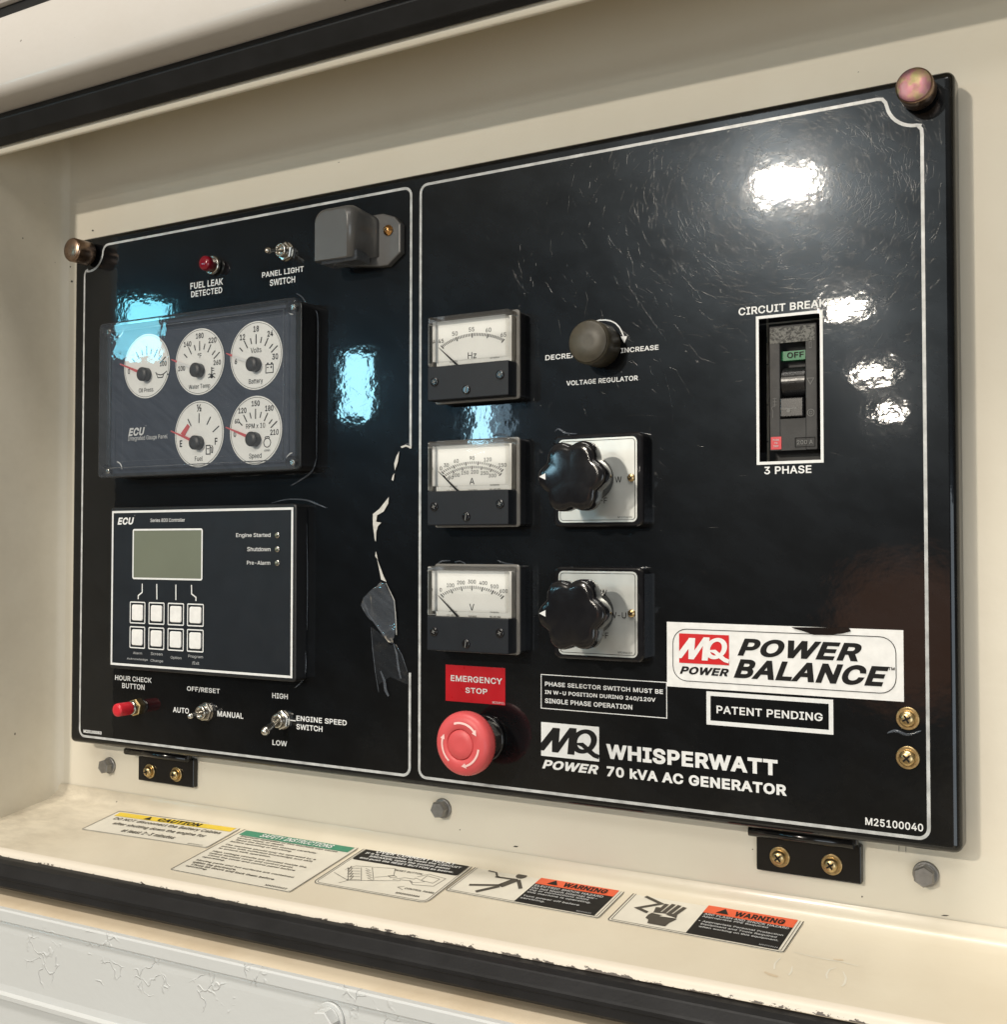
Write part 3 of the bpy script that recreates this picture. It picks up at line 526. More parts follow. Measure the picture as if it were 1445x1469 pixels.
5453/55,73 69,49 87,27 108,9 133,-6 161,-16 191,-23 223,-25 257,-22 289,-13 319,0 345,19 367,42 385,68 399,98 406,130 409,164 403,215 385,260 357,298 321,327 277,346 228,352 189,347 156,335 167,434 384,434 384,527 80,527 47,237 133,227 160,246 172,251 219,259 251,253 278,237 298,212 308,180 308,144 298,113 279,89 253,73 221,68 193,72 170,83 152,100 142,120 137,148 39,148 45,103
6453/46,161 48,126 56,94 70,64 87,38 109,16 135,-2 163,-15 195,-22 228,-25 261,-22 292,-14 320,0 345,18 367,39 384,65 397,94 404,125 407,158 404,191 397,222 385,250 368,274 347,295 323,311 296,323 266,330 232,332 220,330 355,526 243,527 97,311 63,245 53,216 48,190/226,67 196,72 172,87 154,110 144,140 144,176 154,205 172,228 196,242 226,247 256,242 281,228 298,205 308,175 308,140 298,110 280,87 256,72
7453/44,434 296,434 68,-18 176,-18 409,444 409,527 44,527
8453/34,134 37,103 46,76 60,50 79,28 102,9 129,-5 160,-16 192,-23 227,-25 263,-22 296,-16 326,-4 353,11 375,30 394,53 408,79 416,107 419,136 412,183 391,224 361,256 344,268 356,277 375,299 389,325 397,353 400,382 397,410 389,437 375,461 358,482 337,500 313,515 286,525 256,532 225,533 193,531 164,524 136,513 112,498 92,480 75,458 62,434 55,407 52,379 56,349 65,321 79,296 107,267 73,239 48,202 36,160/226,67 190,72 162,84 144,102 135,125 135,153 145,179 164,199 192,212 226,217 260,212 288,199 307,179 317,153 317,125 308,102 290,84 263,72/226,308 198,312 175,323 160,340 152,362 152,389 160,411 175,427 197,438 226,442 255,438 277,427 292,411 300,389 300,362 292,340 276,323 254,312
9453/68,259 85,234 105,214 130,198 157,186 187,179 221,177 232,179 98,-17 210,-18 356,198 390,264 399,293 405,321 407,348 404,383 396,415 383,444 365,470 343,492 318,510 289,523 258,531 225,533 192,531 161,522 132,509 107,491 86,469 68,444 55,415 48,384 46,350 48,317 55,290/226,442 256,437 281,422 298,399 308,368 308,333 298,303 281,281 256,266 226,261 196,267 172,281 154,304 145,334 145,369 154,399 172,422 196,437
=453/54,79 399,79 399,171 54,171/54,227 399,227 399,319 54,319
A480/-9,-18 98,-18 147,124 332,124 382,-18 489,-18 289,527 189,527/239,394 299,217 180,217 208,297 191,302 208,297
B456/42,-18 247,-18 287,-16 323,-9 354,2 379,18 401,37 416,59 427,84 434,110 436,137 434,165 427,191 417,213 389,248 360,268 382,283 403,313 415,352 414,403 407,428 396,452 380,474 360,492 335,507 307,518 275,525 241,527 42,527/143,303 143,434 239,434 266,431 286,425 300,416 310,403 316,389 317,359 308,336 291,319 268,308 253,304/244,75 143,75 143,213 267,212 297,202 319,185 333,163 337,137 335,120 329,106 318,94 302,84 278,77
C510/22,253 26,199 37,150 54,106 78,67 108,35 142,9 181,-10 224,-21 268,-25 322,-19 371,-2 414,25 450,61 476,106 495,178 396,178 374,124 346,95 310,77 267,71 241,73 216,80 194,92 173,107 156,128 141,152 130,182 124,215 121,254 124,293 130,327 141,356 156,381 173,401 193,417 216,428 240,435 267,438 310,432 346,414 375,384 387,359 395,330 495,330 484,380 463,428 431,469 391,500 345,522 293,532 266,533 220,529 178,517 139,498 105,471 76,439 53,400 36,355 26,306
D502/42,-18 220,-18 272,-14 319,-3 361,16 397,42 427,74 450,112 467,156 476,204 480,256 476,309 466,357 449,401 425,438 395,470 360,495 319,513 274,523 225,527 42,527/251,78 214,75 143,75 143,434 220,434 255,431 285,424 310,413 332,397 349,377 363,353 373,325 379,292 381,255 379,218 373,185 363,157 349,132 331,112 309,96 282,85
E419/42,-18 393,-18 393,75 143,75 143,211 373,211 373,304 143,304 143,434 390,434 390,527 42,527
F410/42,-18 143,-18 143,203 364,203 364,296 143,296 143,434 387,434 387,527 42,527
G520/35,355 26,306 22,253 26,199 36,150 54,106 77,68 107,35 141,9 181,-10 224,-21 270,-25 312,-21 351,-12 387,4 418,25 445,52 467,83 483,119 493,159 496,200 496,274 265,274 265,181 395,181 389,153 380,132 368,114 353,99 336,87 316,78 293,73 269,71 242,73 217,80 194,92 173,108 156,128 141,153 130,182 124,215 121,254 124,293 130,327 141,356 156,381 173,401 193,417 215,429 239,435 265,438 310,431 345,412 372,383 397,331 497,331 485,379 464,426 433,467 393,499 345,521 292,532 263,533 218,529 176,517 138,498 104,471 75,438 54,402
H517/42,-18 143,-18 143,214 374,214 374,-18 475,-18 475,527 374,527 374,307 143,307 143,527 42,527
I300/13,-18 287,-18 287,75 201,75 201,434 287,434 287,527 13,527 13,434 100,434 100,75 13,75
J396/21,94 38,52 65,18 100,-6 141,-20 187,-25 233,-19 274,-4 308,22 334,57 350,99 354,145 354,527 254,527 254,146 251,120 245,101 235,87 221,77 205,70 185,68 165,70 148,77 135,87 124,101 118,120 116,191 15,191 15,145
K467/42,-18 143,-18 143,160 196,216 363,-18 481,-17 266,287 461,496 478,521 448,527 356,527 198,356 212,344 198,356 142,293 143,334 125,334 143,334 143,527 42,527
L393/42,-18 379,-18 379,75 143,75 143,527 42,527
M628/42,-18 140,-18 140,291 122,291 140,291 140,322 142,315 159,321 142,315 154,285 170,291 154,284 274,-18 354,-18 473,284 456,291 473,285 484,315 467,322 484,316 486,322 486,291 504,291 486,291 486,-18 586,-18 586,527 464,527 315,133 294,194 164,527 42,527
N523/42,-18 143,-18 143,291 125,291 143,291 142,328 124,328 142,329 141,357 187,281 202,290 187,281 377,-18 481,-18 481,527 381,527 381,195 399,195 381,195 381,155 358,192 343,183 358,192 146,527 42,527
O533/22,253 26,199 37,150 54,106 78,67 108,35 142,9 181,-10 223,-21 268,-25 314,-21 356,-9 395,11 429,37 457,70 481,109 498,153 508,202 511,255 507,309 497,358 479,402 455,441 426,474 392,500 353,519 311,530 265,533 220,529 178,517 139,498 105,471 77,439 53,400 36,355 26,309/293,73 267,71 241,73 216,80 194,91 174,107 156,127 142,152 131,181 124,215 121,254 124,293 131,327 142,356 156,381 174,402 194,417 216,429 241,435 267,438 293,435 317,429 340,417 360,402 377,382 392,357 403,327 410,293 412,254 410,215 403,181 392,152 377,127 360,107 340,91 317,80
P445/42,-18 143,-18 143,168 236,168 276,171 312,179 343,192 369,211 390,233 406,259 418,287 425,317 427,349 424,381 417,411 405,440 388,465 366,486 339,504 308,517 273,524 235,527 42,527/232,260 143,260 143,434 255,433 273,429 300,415 317,393 325,365 325,331 317,302 300,280 274,266
Q533/36,355 26,306 22,253 26,199 37,150 54,106 78,67 108,35 142,9 181,-10 223,-21 268,-25 314,-21 351,-11 392,-66 500,-64 429,37 457,70 481,109 498,153 508,202 511,255 507,309 497,358 479,402 455,441 426,474 392,500 353,519 311,530 265,533 220,529 178,517 139,498 105,471 77,439 53,400/213,175 231,148 288,73 267,71 241,73 216,80 194,91 174,107 156,127 142,152 131,181 124,215 121,254 124,293 131,327 142,356 156,381 174,402 194,417 216,429 241,435 267,438 293,435 317,429 340,417 360,402 377,382 392,357 403,327 410,293 412,254 410,215 403,181 392,152 377,127 368,116 322,177
R449/42,-18 143,-18 143,180 236,180 342,-18 458,-18 339,200 369,219 390,240 407,264 418,292 425,321 427,353 425,385 417,415 405,443 388,468 366,489 340,505 309,517 274,524 236,527 42,527/233,273 143,273 143,434 256,433 289,423 311,407 323,384 327,352 323,321 311,299 290,283 275,278
S447/34,370 39,334 53,302 75,275 104,253 139,236 289,188 310,175 323,160 327,139 322,114 306,93 279,77 244,68 206,68 173,76 147,90 130,110 120,155 17,155 25,103 35,74 50,48 70,26 94,7 122,-8 153,-19 187,-25 225,-27 264,-24 300,-17 332,-5 360,11 384,31 402,55 416,82 424,110 426,140 424,165 419,188 398,225 367,253 317,281 176,325 153,338 138,354 133,376 138,398 151,417 174,431 206,439 251,438 273,432 292,422 306,410 315,395 323,360 421,360 415,409 405,436 391,460 372,482 349,500 322,515 293,525 261,532 226,534 191,531 159,525 129,514 102,498 79,479 59,457 45,430 37,402
T449/14,434 175,434 175,-18 275,-18 275,434 435,434 435,527 14,527
U517/42,172 45,135 55,101 70,69 91,41 117,18 147,-1 182,-15 219,-24 260,-26 301,-23 339,-14 373,0 403,20 428,44 449,72 464,104 472,138 475,173 475,527 375,527 373,158 368,139 361,122 351,107 338,94 322,84 304,76 283,71 259,70 235,71 214,76 196,84 180,94 167,107 156,122 149,139 144,158 142,527 42,527
V480/-9,527 191,-18 291,-18 489,527 382,527 273,212 290,206 272,212 241,115 209,212 192,206 209,212 97,527
W686/-7,527 141,-18 244,-18 343,350 442,-18 544,-18 693,527 589,527 505,200 523,196 505,200 493,150 510,145 493,149 479,200 462,196 479,201 394,527 292,527 207,201 224,196 207,200 193,150 181,200 163,196 181,200 96,527
X474/-15,-17 101,-18 196,119 182,129 197,119 237,181 277,119 292,129 277,119 372,-18 489,-17 297,263 479,526 364,527 284,411 298,400 283,411 238,340 193,410 178,400 193,411 114,527 -4,526 179,261
Y472/-16,527 185,203 185,-18 286,-18 286,203 488,527 371,527 236,304 101,527
Z438/22,434 223,434 223,452 223,434 287,434 24,52 24,-18 417,-18 417,75 214,75 214,57 214,75 152,74 415,456 415,527 22,527
a389/12,106 15,80 22,55 34,33 49,15 67,0 88,-12 111,-20 161,-27 205,-21 225,-14 259,7 259,-18 355,-18 353,282 347,308 337,330 311,364 293,377 241,397 193,402 149,398 105,384 66,359 49,341 35,320 16,280 108,253 131,288 157,306 181,312 210,312 232,306 246,295 254,279 257,251 230,244 119,228 68,208 38,184 27,169 19,150 14,130/203,153 200,171 203,153 258,163 256,126 248,102 231,82 205,68 171,64 135,70 116,83 111,96 111,115 117,127 140,141
b424/35,-18 130,-18 130,14 166,-13 185,-21 231,-26 265,-23 296,-13 325,2 350,23 370,48 387,78 399,112 406,149 408,190 406,230 398,268 385,301 368,331 347,356 321,376 292,391 261,400 228,402 181,396 160,387 132,364 132,527 35,527/239,67 220,65 202,67 186,71 172,79 160,91 150,105 136,142 131,189 136,237 150,273 160,287 172,297 185,305 201,310 220,312 239,310 255,305 269,297 281,286 291,272 305,235 310,189 305,143 291,106 281,91 268,80 255,72
c396/27,109 41,76 59,46 82,21 109,0 139,-15 173,-23 210,-26 268,-17 319,9 357,47 374,80 386,115 294,138 276,99 260,81 237,69 207,65 187,66 170,72 156,80 144,92 133,107 119,144 114,187 119,232 133,269 144,284 156,296 170,305 187,310 207,312 237,307 259,296 275,279 293,241 387,265 352,335 313,372 262,395 206,402 170,399 136,390 106,374 79,353 57,328 39,298 26,264 19,227 16,186 19,149
d424/19,147 26,110 39,76 56,46 78,20 103,0 132,-15 163,-23 196,-26 243,-20 263,-10 295,14 295,-18 390,-18 390,527 293,527 293,364 260,389 241,397 194,402 160,399 129,390 101,375 76,354 55,329 38,299 26,265 18,228 16,188/223,67 205,65 186,67 170,72 156,80 144,91 134,106 119,143 114,189 119,235 133,272 143,286 155,297 169,305 185,310 205,312 223,310 239,305 253,297 265,287 275,273 289,237 294,189 289,142 274,104 264,90 252,79 239,71
e404/26,262 19,225 16,186 19,146 27,109 40,76 59,46 82,21 109,0 141,-15 175,-23 213,-26 266,-20 312,-1 349,28 363,46 375,66 389,103 297,126 272,86 247,70 212,64 176,70 160,77 147,87 136,99 127,114 120,132 116,151 389,151 387,229 382,261 373,289 362,314 347,336 331,355 292,382 249,398 204,402 167,399 134,389 104,373 78,352 56,326 38,296/288,239 117,239 125,262 144,288 170,306 187,310 223,311 239,306 252,299 273,277 281,262
f254/-12,309 63,309 63,-18 160,-18 160,309 246,309 246,397 160,397 161,432 168,448 182,455 212,454 240,446 265,533 224,545 186,548 146,542 108,524 80,494 70,475 64,453 63,397 -12,397
g425/16,190 19,150 27,113 40,81 58,52 79,29 105,10 133,-3 164,-11 196,-13 243,-7 263,1 293,24 291,-30 283,-48 271,-61 254,-71 232,-77 189,-78 162,-72 134,-53 106,-17 26,-63 57,-110 88,-137 129,-157 179,-167 240,-167 270,-161 299,-152 325,-138 347,-121 366,-98 380,-72 388,-41 390,-9 390,397 295,397 295,363 260,390 241,397 194,402 161,399 130,390 101,375 76,354 55,329 38,300 26,266 18,230/224,79 186,79 170,83 156,91 144,101 125,130 116,169 116,216 125,256 144,286 156,297 170,305 186,310 205,312 224,310 240,305 253,298 275,273 289,238 294,193 289,147 275,112 265,100 254,90 240,83
h410/35,-18 132,-18 133,245 142,274 159,294 182,307 210,311 230,309 247,302 260,292 269,278 276,259 278,234 278,-18 375,-18 375,241 373,274 367,304 356,330 341,353 323,371 302,385 279,395 253,401 226,402 195,399 166,390 140,375 132,368 132,527 35,527
i167/33,452 56,431 86,425 116,434 137,456 144,485 135,515 112,535 82,542 52,533 30,511 23,481 25,470/35,-18 132,-18 132,397 35,397
j167/-28,-161 31,-159 54,-153 75,-144 93,-131 107,-115 118,-97 126,-76 132,-30 132,397 35,397 33,-43 26,-60 14,-67 -28,-69/33,452 56,431 85,425 115,434 137,456 144,485 134,515 111,535 81,542 52,533 30,511 23,481
k381/35,-18 132,-18 132,132 152,151 285,-18 372,-18 404,-15 386,11 225,215 373,367 389,391 360,397 277,397 132,249 132,527 35,527
l189/38,53 47,27 63,6 85,-9 111,-18 141,-20 202,-12 184,75 135,72 132,99 132,527 35,527 35,83
m610/35,-18 132,-18 133,255 141,280 157,298 177,309 199,312 216,311 229,306 241,298 249,287 254,275 256,259 256,-18 353,-18 354,260 361,282 374,298 393,309 418,312 434,311 449,306 461,299 470,289 476,274 478,253 478,-18 575,-18 575,256 573,287 566,314 556,339 541,359 524,376 504,388 482,397 459,402 413,403 372,391 337,369 319,350 298,375 274,392 247,401 218,404 181,399 147,383 130,369 130,397 35,397
n410/35,-18 132,-18 133,245 142,274 159,294 182,307 210,311 230,309 247,302 260,292 269,278 276,259 278,234 278,-18 375,-18 375,241 373,274 366,304 356,330 341,353 323,371 302,385 279,395 253,401 226,402 195,399 166,390 140,375 130,366 130,397 35,397
o415/27,109 41,76 59,46 82,21 109,0 139,-15 173,-23 209,-26 245,-23 279,-13 310,2 336,23 358,49 376,78 389,112 397,149 399,189 396,229 388,266 375,300 356,330 334,356 307,376 276,391 242,400 206,402 170,399 136,390 106,374 79,353 57,328 39,298 26,264 19,227 16,186 19,149/228,66 207,65 187,66 170,72 156,80 144,92 133,107 119,144 114,187 119,232 133,269 144,284 156,296 170,305 187,310 207,312 228,310 245,305 259,296 272,284 282,269 296,232 301,187 296,144 282,107 272,92 259,80 245,72
p424/35,-161 132,-161 132,13 166,-13 185,-20 231,-26 265,-23 296,-13 325,2 350,23 370,48 387,78 399,112 406,149 408,190 406,230 398,268 385,301 368,331 347,356 321,376 292,391 261,400 228,402 181,396 160,387 130,363 130,397 35,397/239,67 220,65 202,67 186,71 172,79 160,91 150,105 136,142 131,189 136,237 150,273 160,287 172,297 185,305 201,310 220,312 239,310 255,305 269,297 281,286 291,272 305,235 310,189 305,143 291,106 281,91 268,80 255,72
q424/19,147 26,110 39,76 56,46 78,20 103,0 132,-15 163,-23 196,-26 243,-20 264,-10 293,13 293,-161 390,-161 390,397 295,397 295,363 260,389 241,397 194,402 160,399 129,390 101,375 76,354 55,329 38,299 26,265 18,228 16,188/223,67 205,65 186,67 170,72 156,80 144,91 134,106 119,143 114,189 119,235 133,272 143,286 155,297 169,305 185,310 205,312 223,310 239,305 253,297 265,287 275,273 289,237 294,189 289,142 274,104 264,90 252,79 239,71
r259/35,-18 132,-18 133,251 141,274 157,292 179,304 207,308 261,301 261,401 211,403 186,400 163,393 141,381 130,372 130,397 35,397
s365/25,65 35,44 49,25 66,9 85,-4 131,-21 183,-26 214,-24 242,-19 268,-9 292,3 312,19 328,38 340,60 347,83 349,109 345,138 335,164 317,185 295,203 266,217 158,246 136,257 128,269 128,286 133,294 154,309 169,313 206,313 220,309 240,293 257,256 348,277 334,316 312,352 280,379 237,397 186,402 158,401 131,395 107,386 84,374 65,359 49,341 38,319 31,297 29,272 33,242 44,216 61,194 84,176 112,163 223,133 242,123 249,111 248,94 243,86 234,77 220,70 203,65 163,65 134,75 124,84 117,95 106,127 13,108
t227/-12,309 47,309 47,91 51,58 63,29 82,7 107,-10 136,-19 169,-22 196,-20 234,-12 216,74 170,68 150,74 145,86 144,309 222,309 222,397 144,397 144,489 47,489 47,397 -12,397
u410/43,75 54,49 69,27 87,8 108,-6 131,-16 157,-21 184,-23 215,-20 243,-11 269,4 280,13 280,-18 375,-18 375,397 278,397 277,134 267,105 251,85 228,73 200,68 180,71 163,77 150,87 140,102 134,120 132,145 132,397 35,397 35,138 37,105
v389/-9,397 150,-18 239,-18 398,397 292,397 195,122 97,397
w567/-2,397 124,-18 212,-18 265,167 248,172 265,167 284,234 287,221 305,225 287,220 301,167 319,172 302,167 355,-18 443,-18 569,397 466,397 416,219 434,214 416,218 397,147 379,218 362,214 379,218 330,397 238,397 189,219 206,214 189,218 170,146 151,218 133,214 151,219 101,397
x379/-12,-17 101,-18 164,76 189,119 277,-18 391,-17 246,192 385,397 272,397 218,315 191,269 110,397 -4,397 133,195
y389/-9,397 143,-2 123,-54 106,-69 48,-65 25,-151 63,-161 112,-162 148,-152 178,-131 192,-116 221,-64 398,397 293,397 195,122 97,397
z380/24,52 24,-18 357,-18 357,74 159,74 351,325 351,397 30,397 30,305 220,305
~453/40,202 35,177 33,132 125,132 127,166 135,184 146,191 152,192 169,188 247,131 283,120 322,120 359,133 376,144 391,159 403,178 412,200 417,226 419,271 328,271 325,237 318,219 307,211 300,210 283,215 204,272 169,283 131,283 93,270 76,258 61,243 51,228
½585/9,380 76,428 76,213 166,213 166,527 76,527 7,475/28,-17 128,-18 501,526 401,527/358,249 347,224 341,180 431,180 435,209 447,217 468,215 478,206 476,188 444,149 346,44 346,-18 571,-18 571,64 479,64 538,132 561,172 567,205 563,231 551,254 533,273 510,287 484,296 454,298 425,295 399,286 376,271
°316/25,396 27,372 34,350 44,329 58,311 74,295 93,282 114,272 136,267 160,265 183,267 206,274 226,284 245,297 260,313 273,332 283,353 289,376 291,399 288,423 282,445 272,466 259,484 242,500 224,513 203,523 180,529 157,531 133,528 111,522 90,512 72,498 56,482 43,463 33,442 27,419/150,353 137,358 118,376 113,397 118,419 137,438 158,444 180,438 198,419 204,397 198,376 180,358 174,355
•389/67,200 69,178 75,156 85,136 98,119 113,103 132,91 152,82 173,76 196,75 219,77 240,83 260,93 293,121 305,139 314,159 320,181 321,203 319,226 313,248 304,267 275,300 257,313 237,322 215,327 193,329 170,327 149,321 129,311 96,283 83,265 74,244 69,223
=
 188
&448/-2,130 2,98 11,68 25,40 45,15 69,-5 97,-22 129,-34 163,-41 199,-43 257,-35 286,-26 323,-7 347,-36 438,-36 499,-29 465,23 410,90 431,134 442,192 445,260 315,260 312,209 271,259 322,305 349,348 360,407 357,433 349,458 337,481 321,501 302,518 279,532 254,542 227,548 198,549 168,547 140,540 115,529 92,514 73,495 58,473 47,449 41,423 42,372 57,324 85,281 42,243 14,204 5,181 0,156/190,361 179,377 173,405 175,410 186,420 204,424 220,419 225,407 221,391 211,377/166,181 239,94 208,84 180,83 159,90 140,107 134,122 136,147 147,164
(273/56,151 64,97 77,43 95,-11 118,-63 155,-132 290,-132 222,28 196,121 187,208 192,272 197,306 225,417 289,575 155,575 128,525 97,452 74,371 58,287 53,205
)273/-17,-132 118,-132 156,-62 178,-9 196,45 210,99 217,154 220,208 215,289 199,373 175,454 144,527 118,575 -16,575 48,417 76,306 85,238 86,208 78,123 52,30
,188/-5,-155 112,-155 184,107 37,107
-453/78,152 373,152 373,280 78,280
.188/15,57 16,20 27,-4 59,-32 100,-40 136,-30 156,-13 175,20 177,45 167,82 150,102 117,120 91,122 54,112 35,96 27,86
/249/-33,-112 99,-112 282,569 151,569
0453/14,308 12,252 15,196 22,145 36,99 55,57 80,22 111,-7 148,-27 187,-39 230,-43 274,-38 313,-24 348,-2 378,27 401,63 419,104 432,150 439,200 441,256 439,312 430,363 417,410 398,451 373,487 342,515 306,536 266,548 223,551 180,546 140,533 105,510 76,481 53,446 35,405 22,359/242,87 227,86 211,87 199,92 187,100 177,113 166,131 158,154 151,183 145,254 151,326 158,354 166,378 177,396 188,408 199,417 212,422 227,423 242,422 254,417 266,408 277,396 287,378 296,355 302,326 308,254 302,183 296,154 287,131 277,113 266,101 254,92
1453/50,358 53,293 107,329 176,379 176,91 40,91 40,-36 427,-36 427,91 312,91 312,545 187,545 50,445
2453/32,394 27,326 161,326 167,387 176,404 190,416 210,422 236,423 257,416 272,406 281,392 283,361 278,343 253,304 28,62 28,-36 425,-36 425,93 233,93 294,156 365,238 395,284 412,329 417,376 414,408 404,439 390,467 371,492 347,513 320,530 289,542 257,549 222,551 187,548 154,540 123,526 96,508 73,485 54,458 42,433
3453/44,33 66,10 92,-10 121,-24 152,-35 186,-41 220,-43 258,-40 294,-32 327,-18 357,0 382,22 402,49 418,80 426,113 429,148 425,182 415,215 399,245 378,271 351,293 320,310 295,318 408,447 408,545 34,545 34,416 212,416 121,313 121,212 225,210 259,201 279,187 289,168 293,145 289,121 278,106 260,94 234,87 204,87 179,93 161,103 150,117 139,168 2,168 14,92 23,67
4453/4,69 246,69 246,-36 379,-36 379,69 449,69 449,199 379,199 379,354 261,354 374,545 226,545 4,168/246,328 246,318 246,199 170,199
5453/39,64 55,37 75,13 99,-6 127,-22 157,-34 190,-41 224,-43 262,-39 297,-30 329,-14 358,6 382,31 402,61 416,94 424,129 427,165 420,221 400,270 369,312 329,343 280,363 227,370 177,362 183,416 402,416 402,545 64,545 27,221 139,208 168,230 177,234 219,241 245,236 266,224 282,204 290,178 291,147 282,121 267,102 247,90 221,86 199,89 173,104 160,125 152,166 19,166 28,97
6453/28,159 31,122 40,87 55,54 74,26 99,2 127,-18 159,-32 193,-40 229,-43 265,-39 300,-30 331,-15 358,5 382,29 400,58 414,90 422,124 425,160 422,196 413,229 400,260 381,287 358,310 330,328 300,340 255,349 388,543 233,545 81,320 46,251 35,220 30,194/226,85 203,89 184,100 170,118 162,143 162,173 170,197 183,214 202,225 226,229 250,225 269,214 282,196 290,172 290,143 282,118 268,100 250,89
7453/26,416 267,416 38,-36 187,-36 427,440 427,545 26,545
8453/16,132 20,98 30,67 47,39 68,14 94,-6 123,-22 156,-34 191,-41 229,-43 266,-40 302,-32 335,-20 364,-3 389,19 410,44 425,74 434,105 437,138 428,190 406,235 373,269 391,290 406,319 415,351 418,384 414,415 404,445 389,472 370,496 346,516 319,531 289,543 258,549 224,551 190,549 157,541 127,529 100,512 77,491 59,467 45,439 37,409 34,377 38,343 49,312 66,284 78,269 44,230 23,184 18,164/226,85 194,89 172,99 159,112 152,128 153,150 160,169 175,184 197,195 226,199 255,195 277,184 292,169 299,150 300,128 293,112 280,99 258,89/226,326 203,329 180,343 172,357 169,376 172,394 186,413 203,421 226,424 250,421 272,407 280,394 283,376 280,357 265,337 249,329
9453/53,249 72,222 95,199 122,181 153,168 197,160 65,-35 219,-36 371,189 407,258 417,289 423,319 425,350 422,387 413,422 398,454 378,483 354,507 325,527 293,541 259,549 223,551 187,548 153,539 122,524 94,504 71,480 52,451 38,419 30,385 28,349 31,313 37,286/226,424 250,420 268,409 282,390 290,366 290,336 283,312 269,295 250,283 226,280 203,283 184,295 170,312 162,337 162,366 170,390 184,409 203,420
=453/36,61 417,61 417,189 36,189/36,209 417,209 417,337 36,337
A480/-35,-36 111,-36 160,106 319,106 370,-36 515,-36 301,545 176,545/191,302 225,291 239,334 273,235 205,235 225,291
B456/24,-36 248,-36 291,-33 329,-26 363,-13 391,4 415,26 433,52 445,79 452,109 454,139 451,169 444,198 432,223 393,269 420,306 433,351 431,407 423,436 410,463 392,487 369,508 342,524 311,536 276,543 241,545 24,545/161,321 161,416 263,414 278,409 288,402 298,384 299,362 293,346 281,334 262,325 251,322/161,93 161,195 264,194 289,186 306,173 316,156 319,137 318,125 306,108 295,101 275,95
C510/4,252 8,195 20,143 39,96 65,55 97,20 134,-7 177,-27 222,-39 269,-43 327,-36 380,-18 426,11 465,51 493,100 518,196 384,196 359,134 336,110 304,95 266,89 244,91 223,97 203,107 186,120 171,138 158,160 148,187 142,218 140,254 142,291 148,322 158,348 170,370 186,388 203,402 222,412 244,418 266,420 305,414 336,399 360,373 381,312 518,312 501,386 478,439 443,482 400,516 350,539 294,550 264,551 216,547 170,534 128,512 92,483 61,448 36,406 18,359 8,313
D502/24,-36 221,-36 276,-32 326,-19 371,1 410,29 442,65 467,106 484,152 494,203 498,258 494,313 483,364 464,410 438,451 406,484 367,511 323,530 275,541 225,545 24,545/249,95 161,93 161,416 253,413 279,407 301,397 319,384 334,367 346,345 355,320 361,290 363,255 361,220 355,190 346,164 334,143 319,126 300,112 277,102
E419/24,-36 411,-36 411,93 161,93 161,193 391,193 391,322 161,322 161,416 408,416 408,545 24,545
F410/24,-36 161,-36 161,185 382,185 382,314 161,314 161,416 405,416 405,545 24,545
G520/18,359 8,308 4,252 8,196 20,144 38,97 64,56 96,21 133,-7 176,-27 222,-39 271,-43 316,-39 358,-28 396,-11 431,12 460,41 484,76 501,115 511,157 514,200 514,292 247,292 247,163 373,163 364,141 354,125 342,113 327,103 310,95 291,91 269,89 245,91 223,97 204,107 186,121 171,138 158,160 148,187 142,218 140,254 142,291 148,322 158,349 171,371 186,388 203,402 222,412 243,418 264,420 304,414 334,398 357,373 385,313 520,313 502,385 479,437 445,480 401,515 350,538 293,550 262,551 214,547 168,534 127,512 90,483 60,448 36,406
H517/24,-36 161,-36 161,196 356,196 356,-36 493,-36 493,545 356,545 356,325 161,325 161,545 24,545
I300/-5,-36 305,-36 305,93 219,93 219,416 305,416 305,545 -5,545 -5,416 82,416 82,93 -5,93
J396/4,88 24,41 55,3 94,-23 139,-38 189,-43 239,-36 284,-19 323,11 351,50 367,97 372,145 372,545 236,545 236,147 234,124 229,109 222,99 212,92 201,88 185,86 169,88 157,92 148,100 141,109 136,124 134,209 -3,209 -3,142
K467/24,-36 161,-36 161,153 194,188 354,-36 514,-34 478,21 289,285 475,484 507,534 448,545 348,545 185,369 211,345 185,368 161,342 161,545 24,545
L393/24,-36 397,-36 397,93 161,93 161,545 24,545
M628/24,-36 158,-36 158,225 262,-36 366,-36 468,224 468,-36 604,-36 604,545 452,545 315,189 176,545 24,545
N523/24,-36 161,-36 161,288 171,271 202,290 172,271 367,-36 499,-36 499,545 363,545 363,219 156,545 24,545
O533/4,252 8,195 20,143 39,96 65,55 97,20 134,-7 177,-27 222,-39 270,-43 319,-38 364,-25 405,-4 442,25 473,60 497,102 515,149 526,201 529,256 525,313 514,365 495,412 469,453 437,488 400,516 357,536 312,548 264,551 215,547 170,534 128,512 92,483 61,448 36,406 18,359 8,308/290,91 267,89 244,91 223,97 204,107 186,120 171,138 158,160 148,186 142,218 140,254 142,291 148,322 158,349 171,371 186,388 204,402 223,412 244,418 267,420 290,418 311,412 330,402 348,389 363,371 376,349 386,322 392,291 394,254 392,218 386,186 376,160 363,138 348,120 330,107 311,97
P445/24,-36 161,-36 161,150 280,153 319,162 353,178 381,198 405,223 423,252 435,283 442,316 445,350 442,385 433,418 420,449 400,478 376,501 346,520 312,534 274,542 235,545 24,545/231,278 161,278 161,416 252,415 280,407 295,394 305,375 308,348 305,320 295,301 280,288 268,283
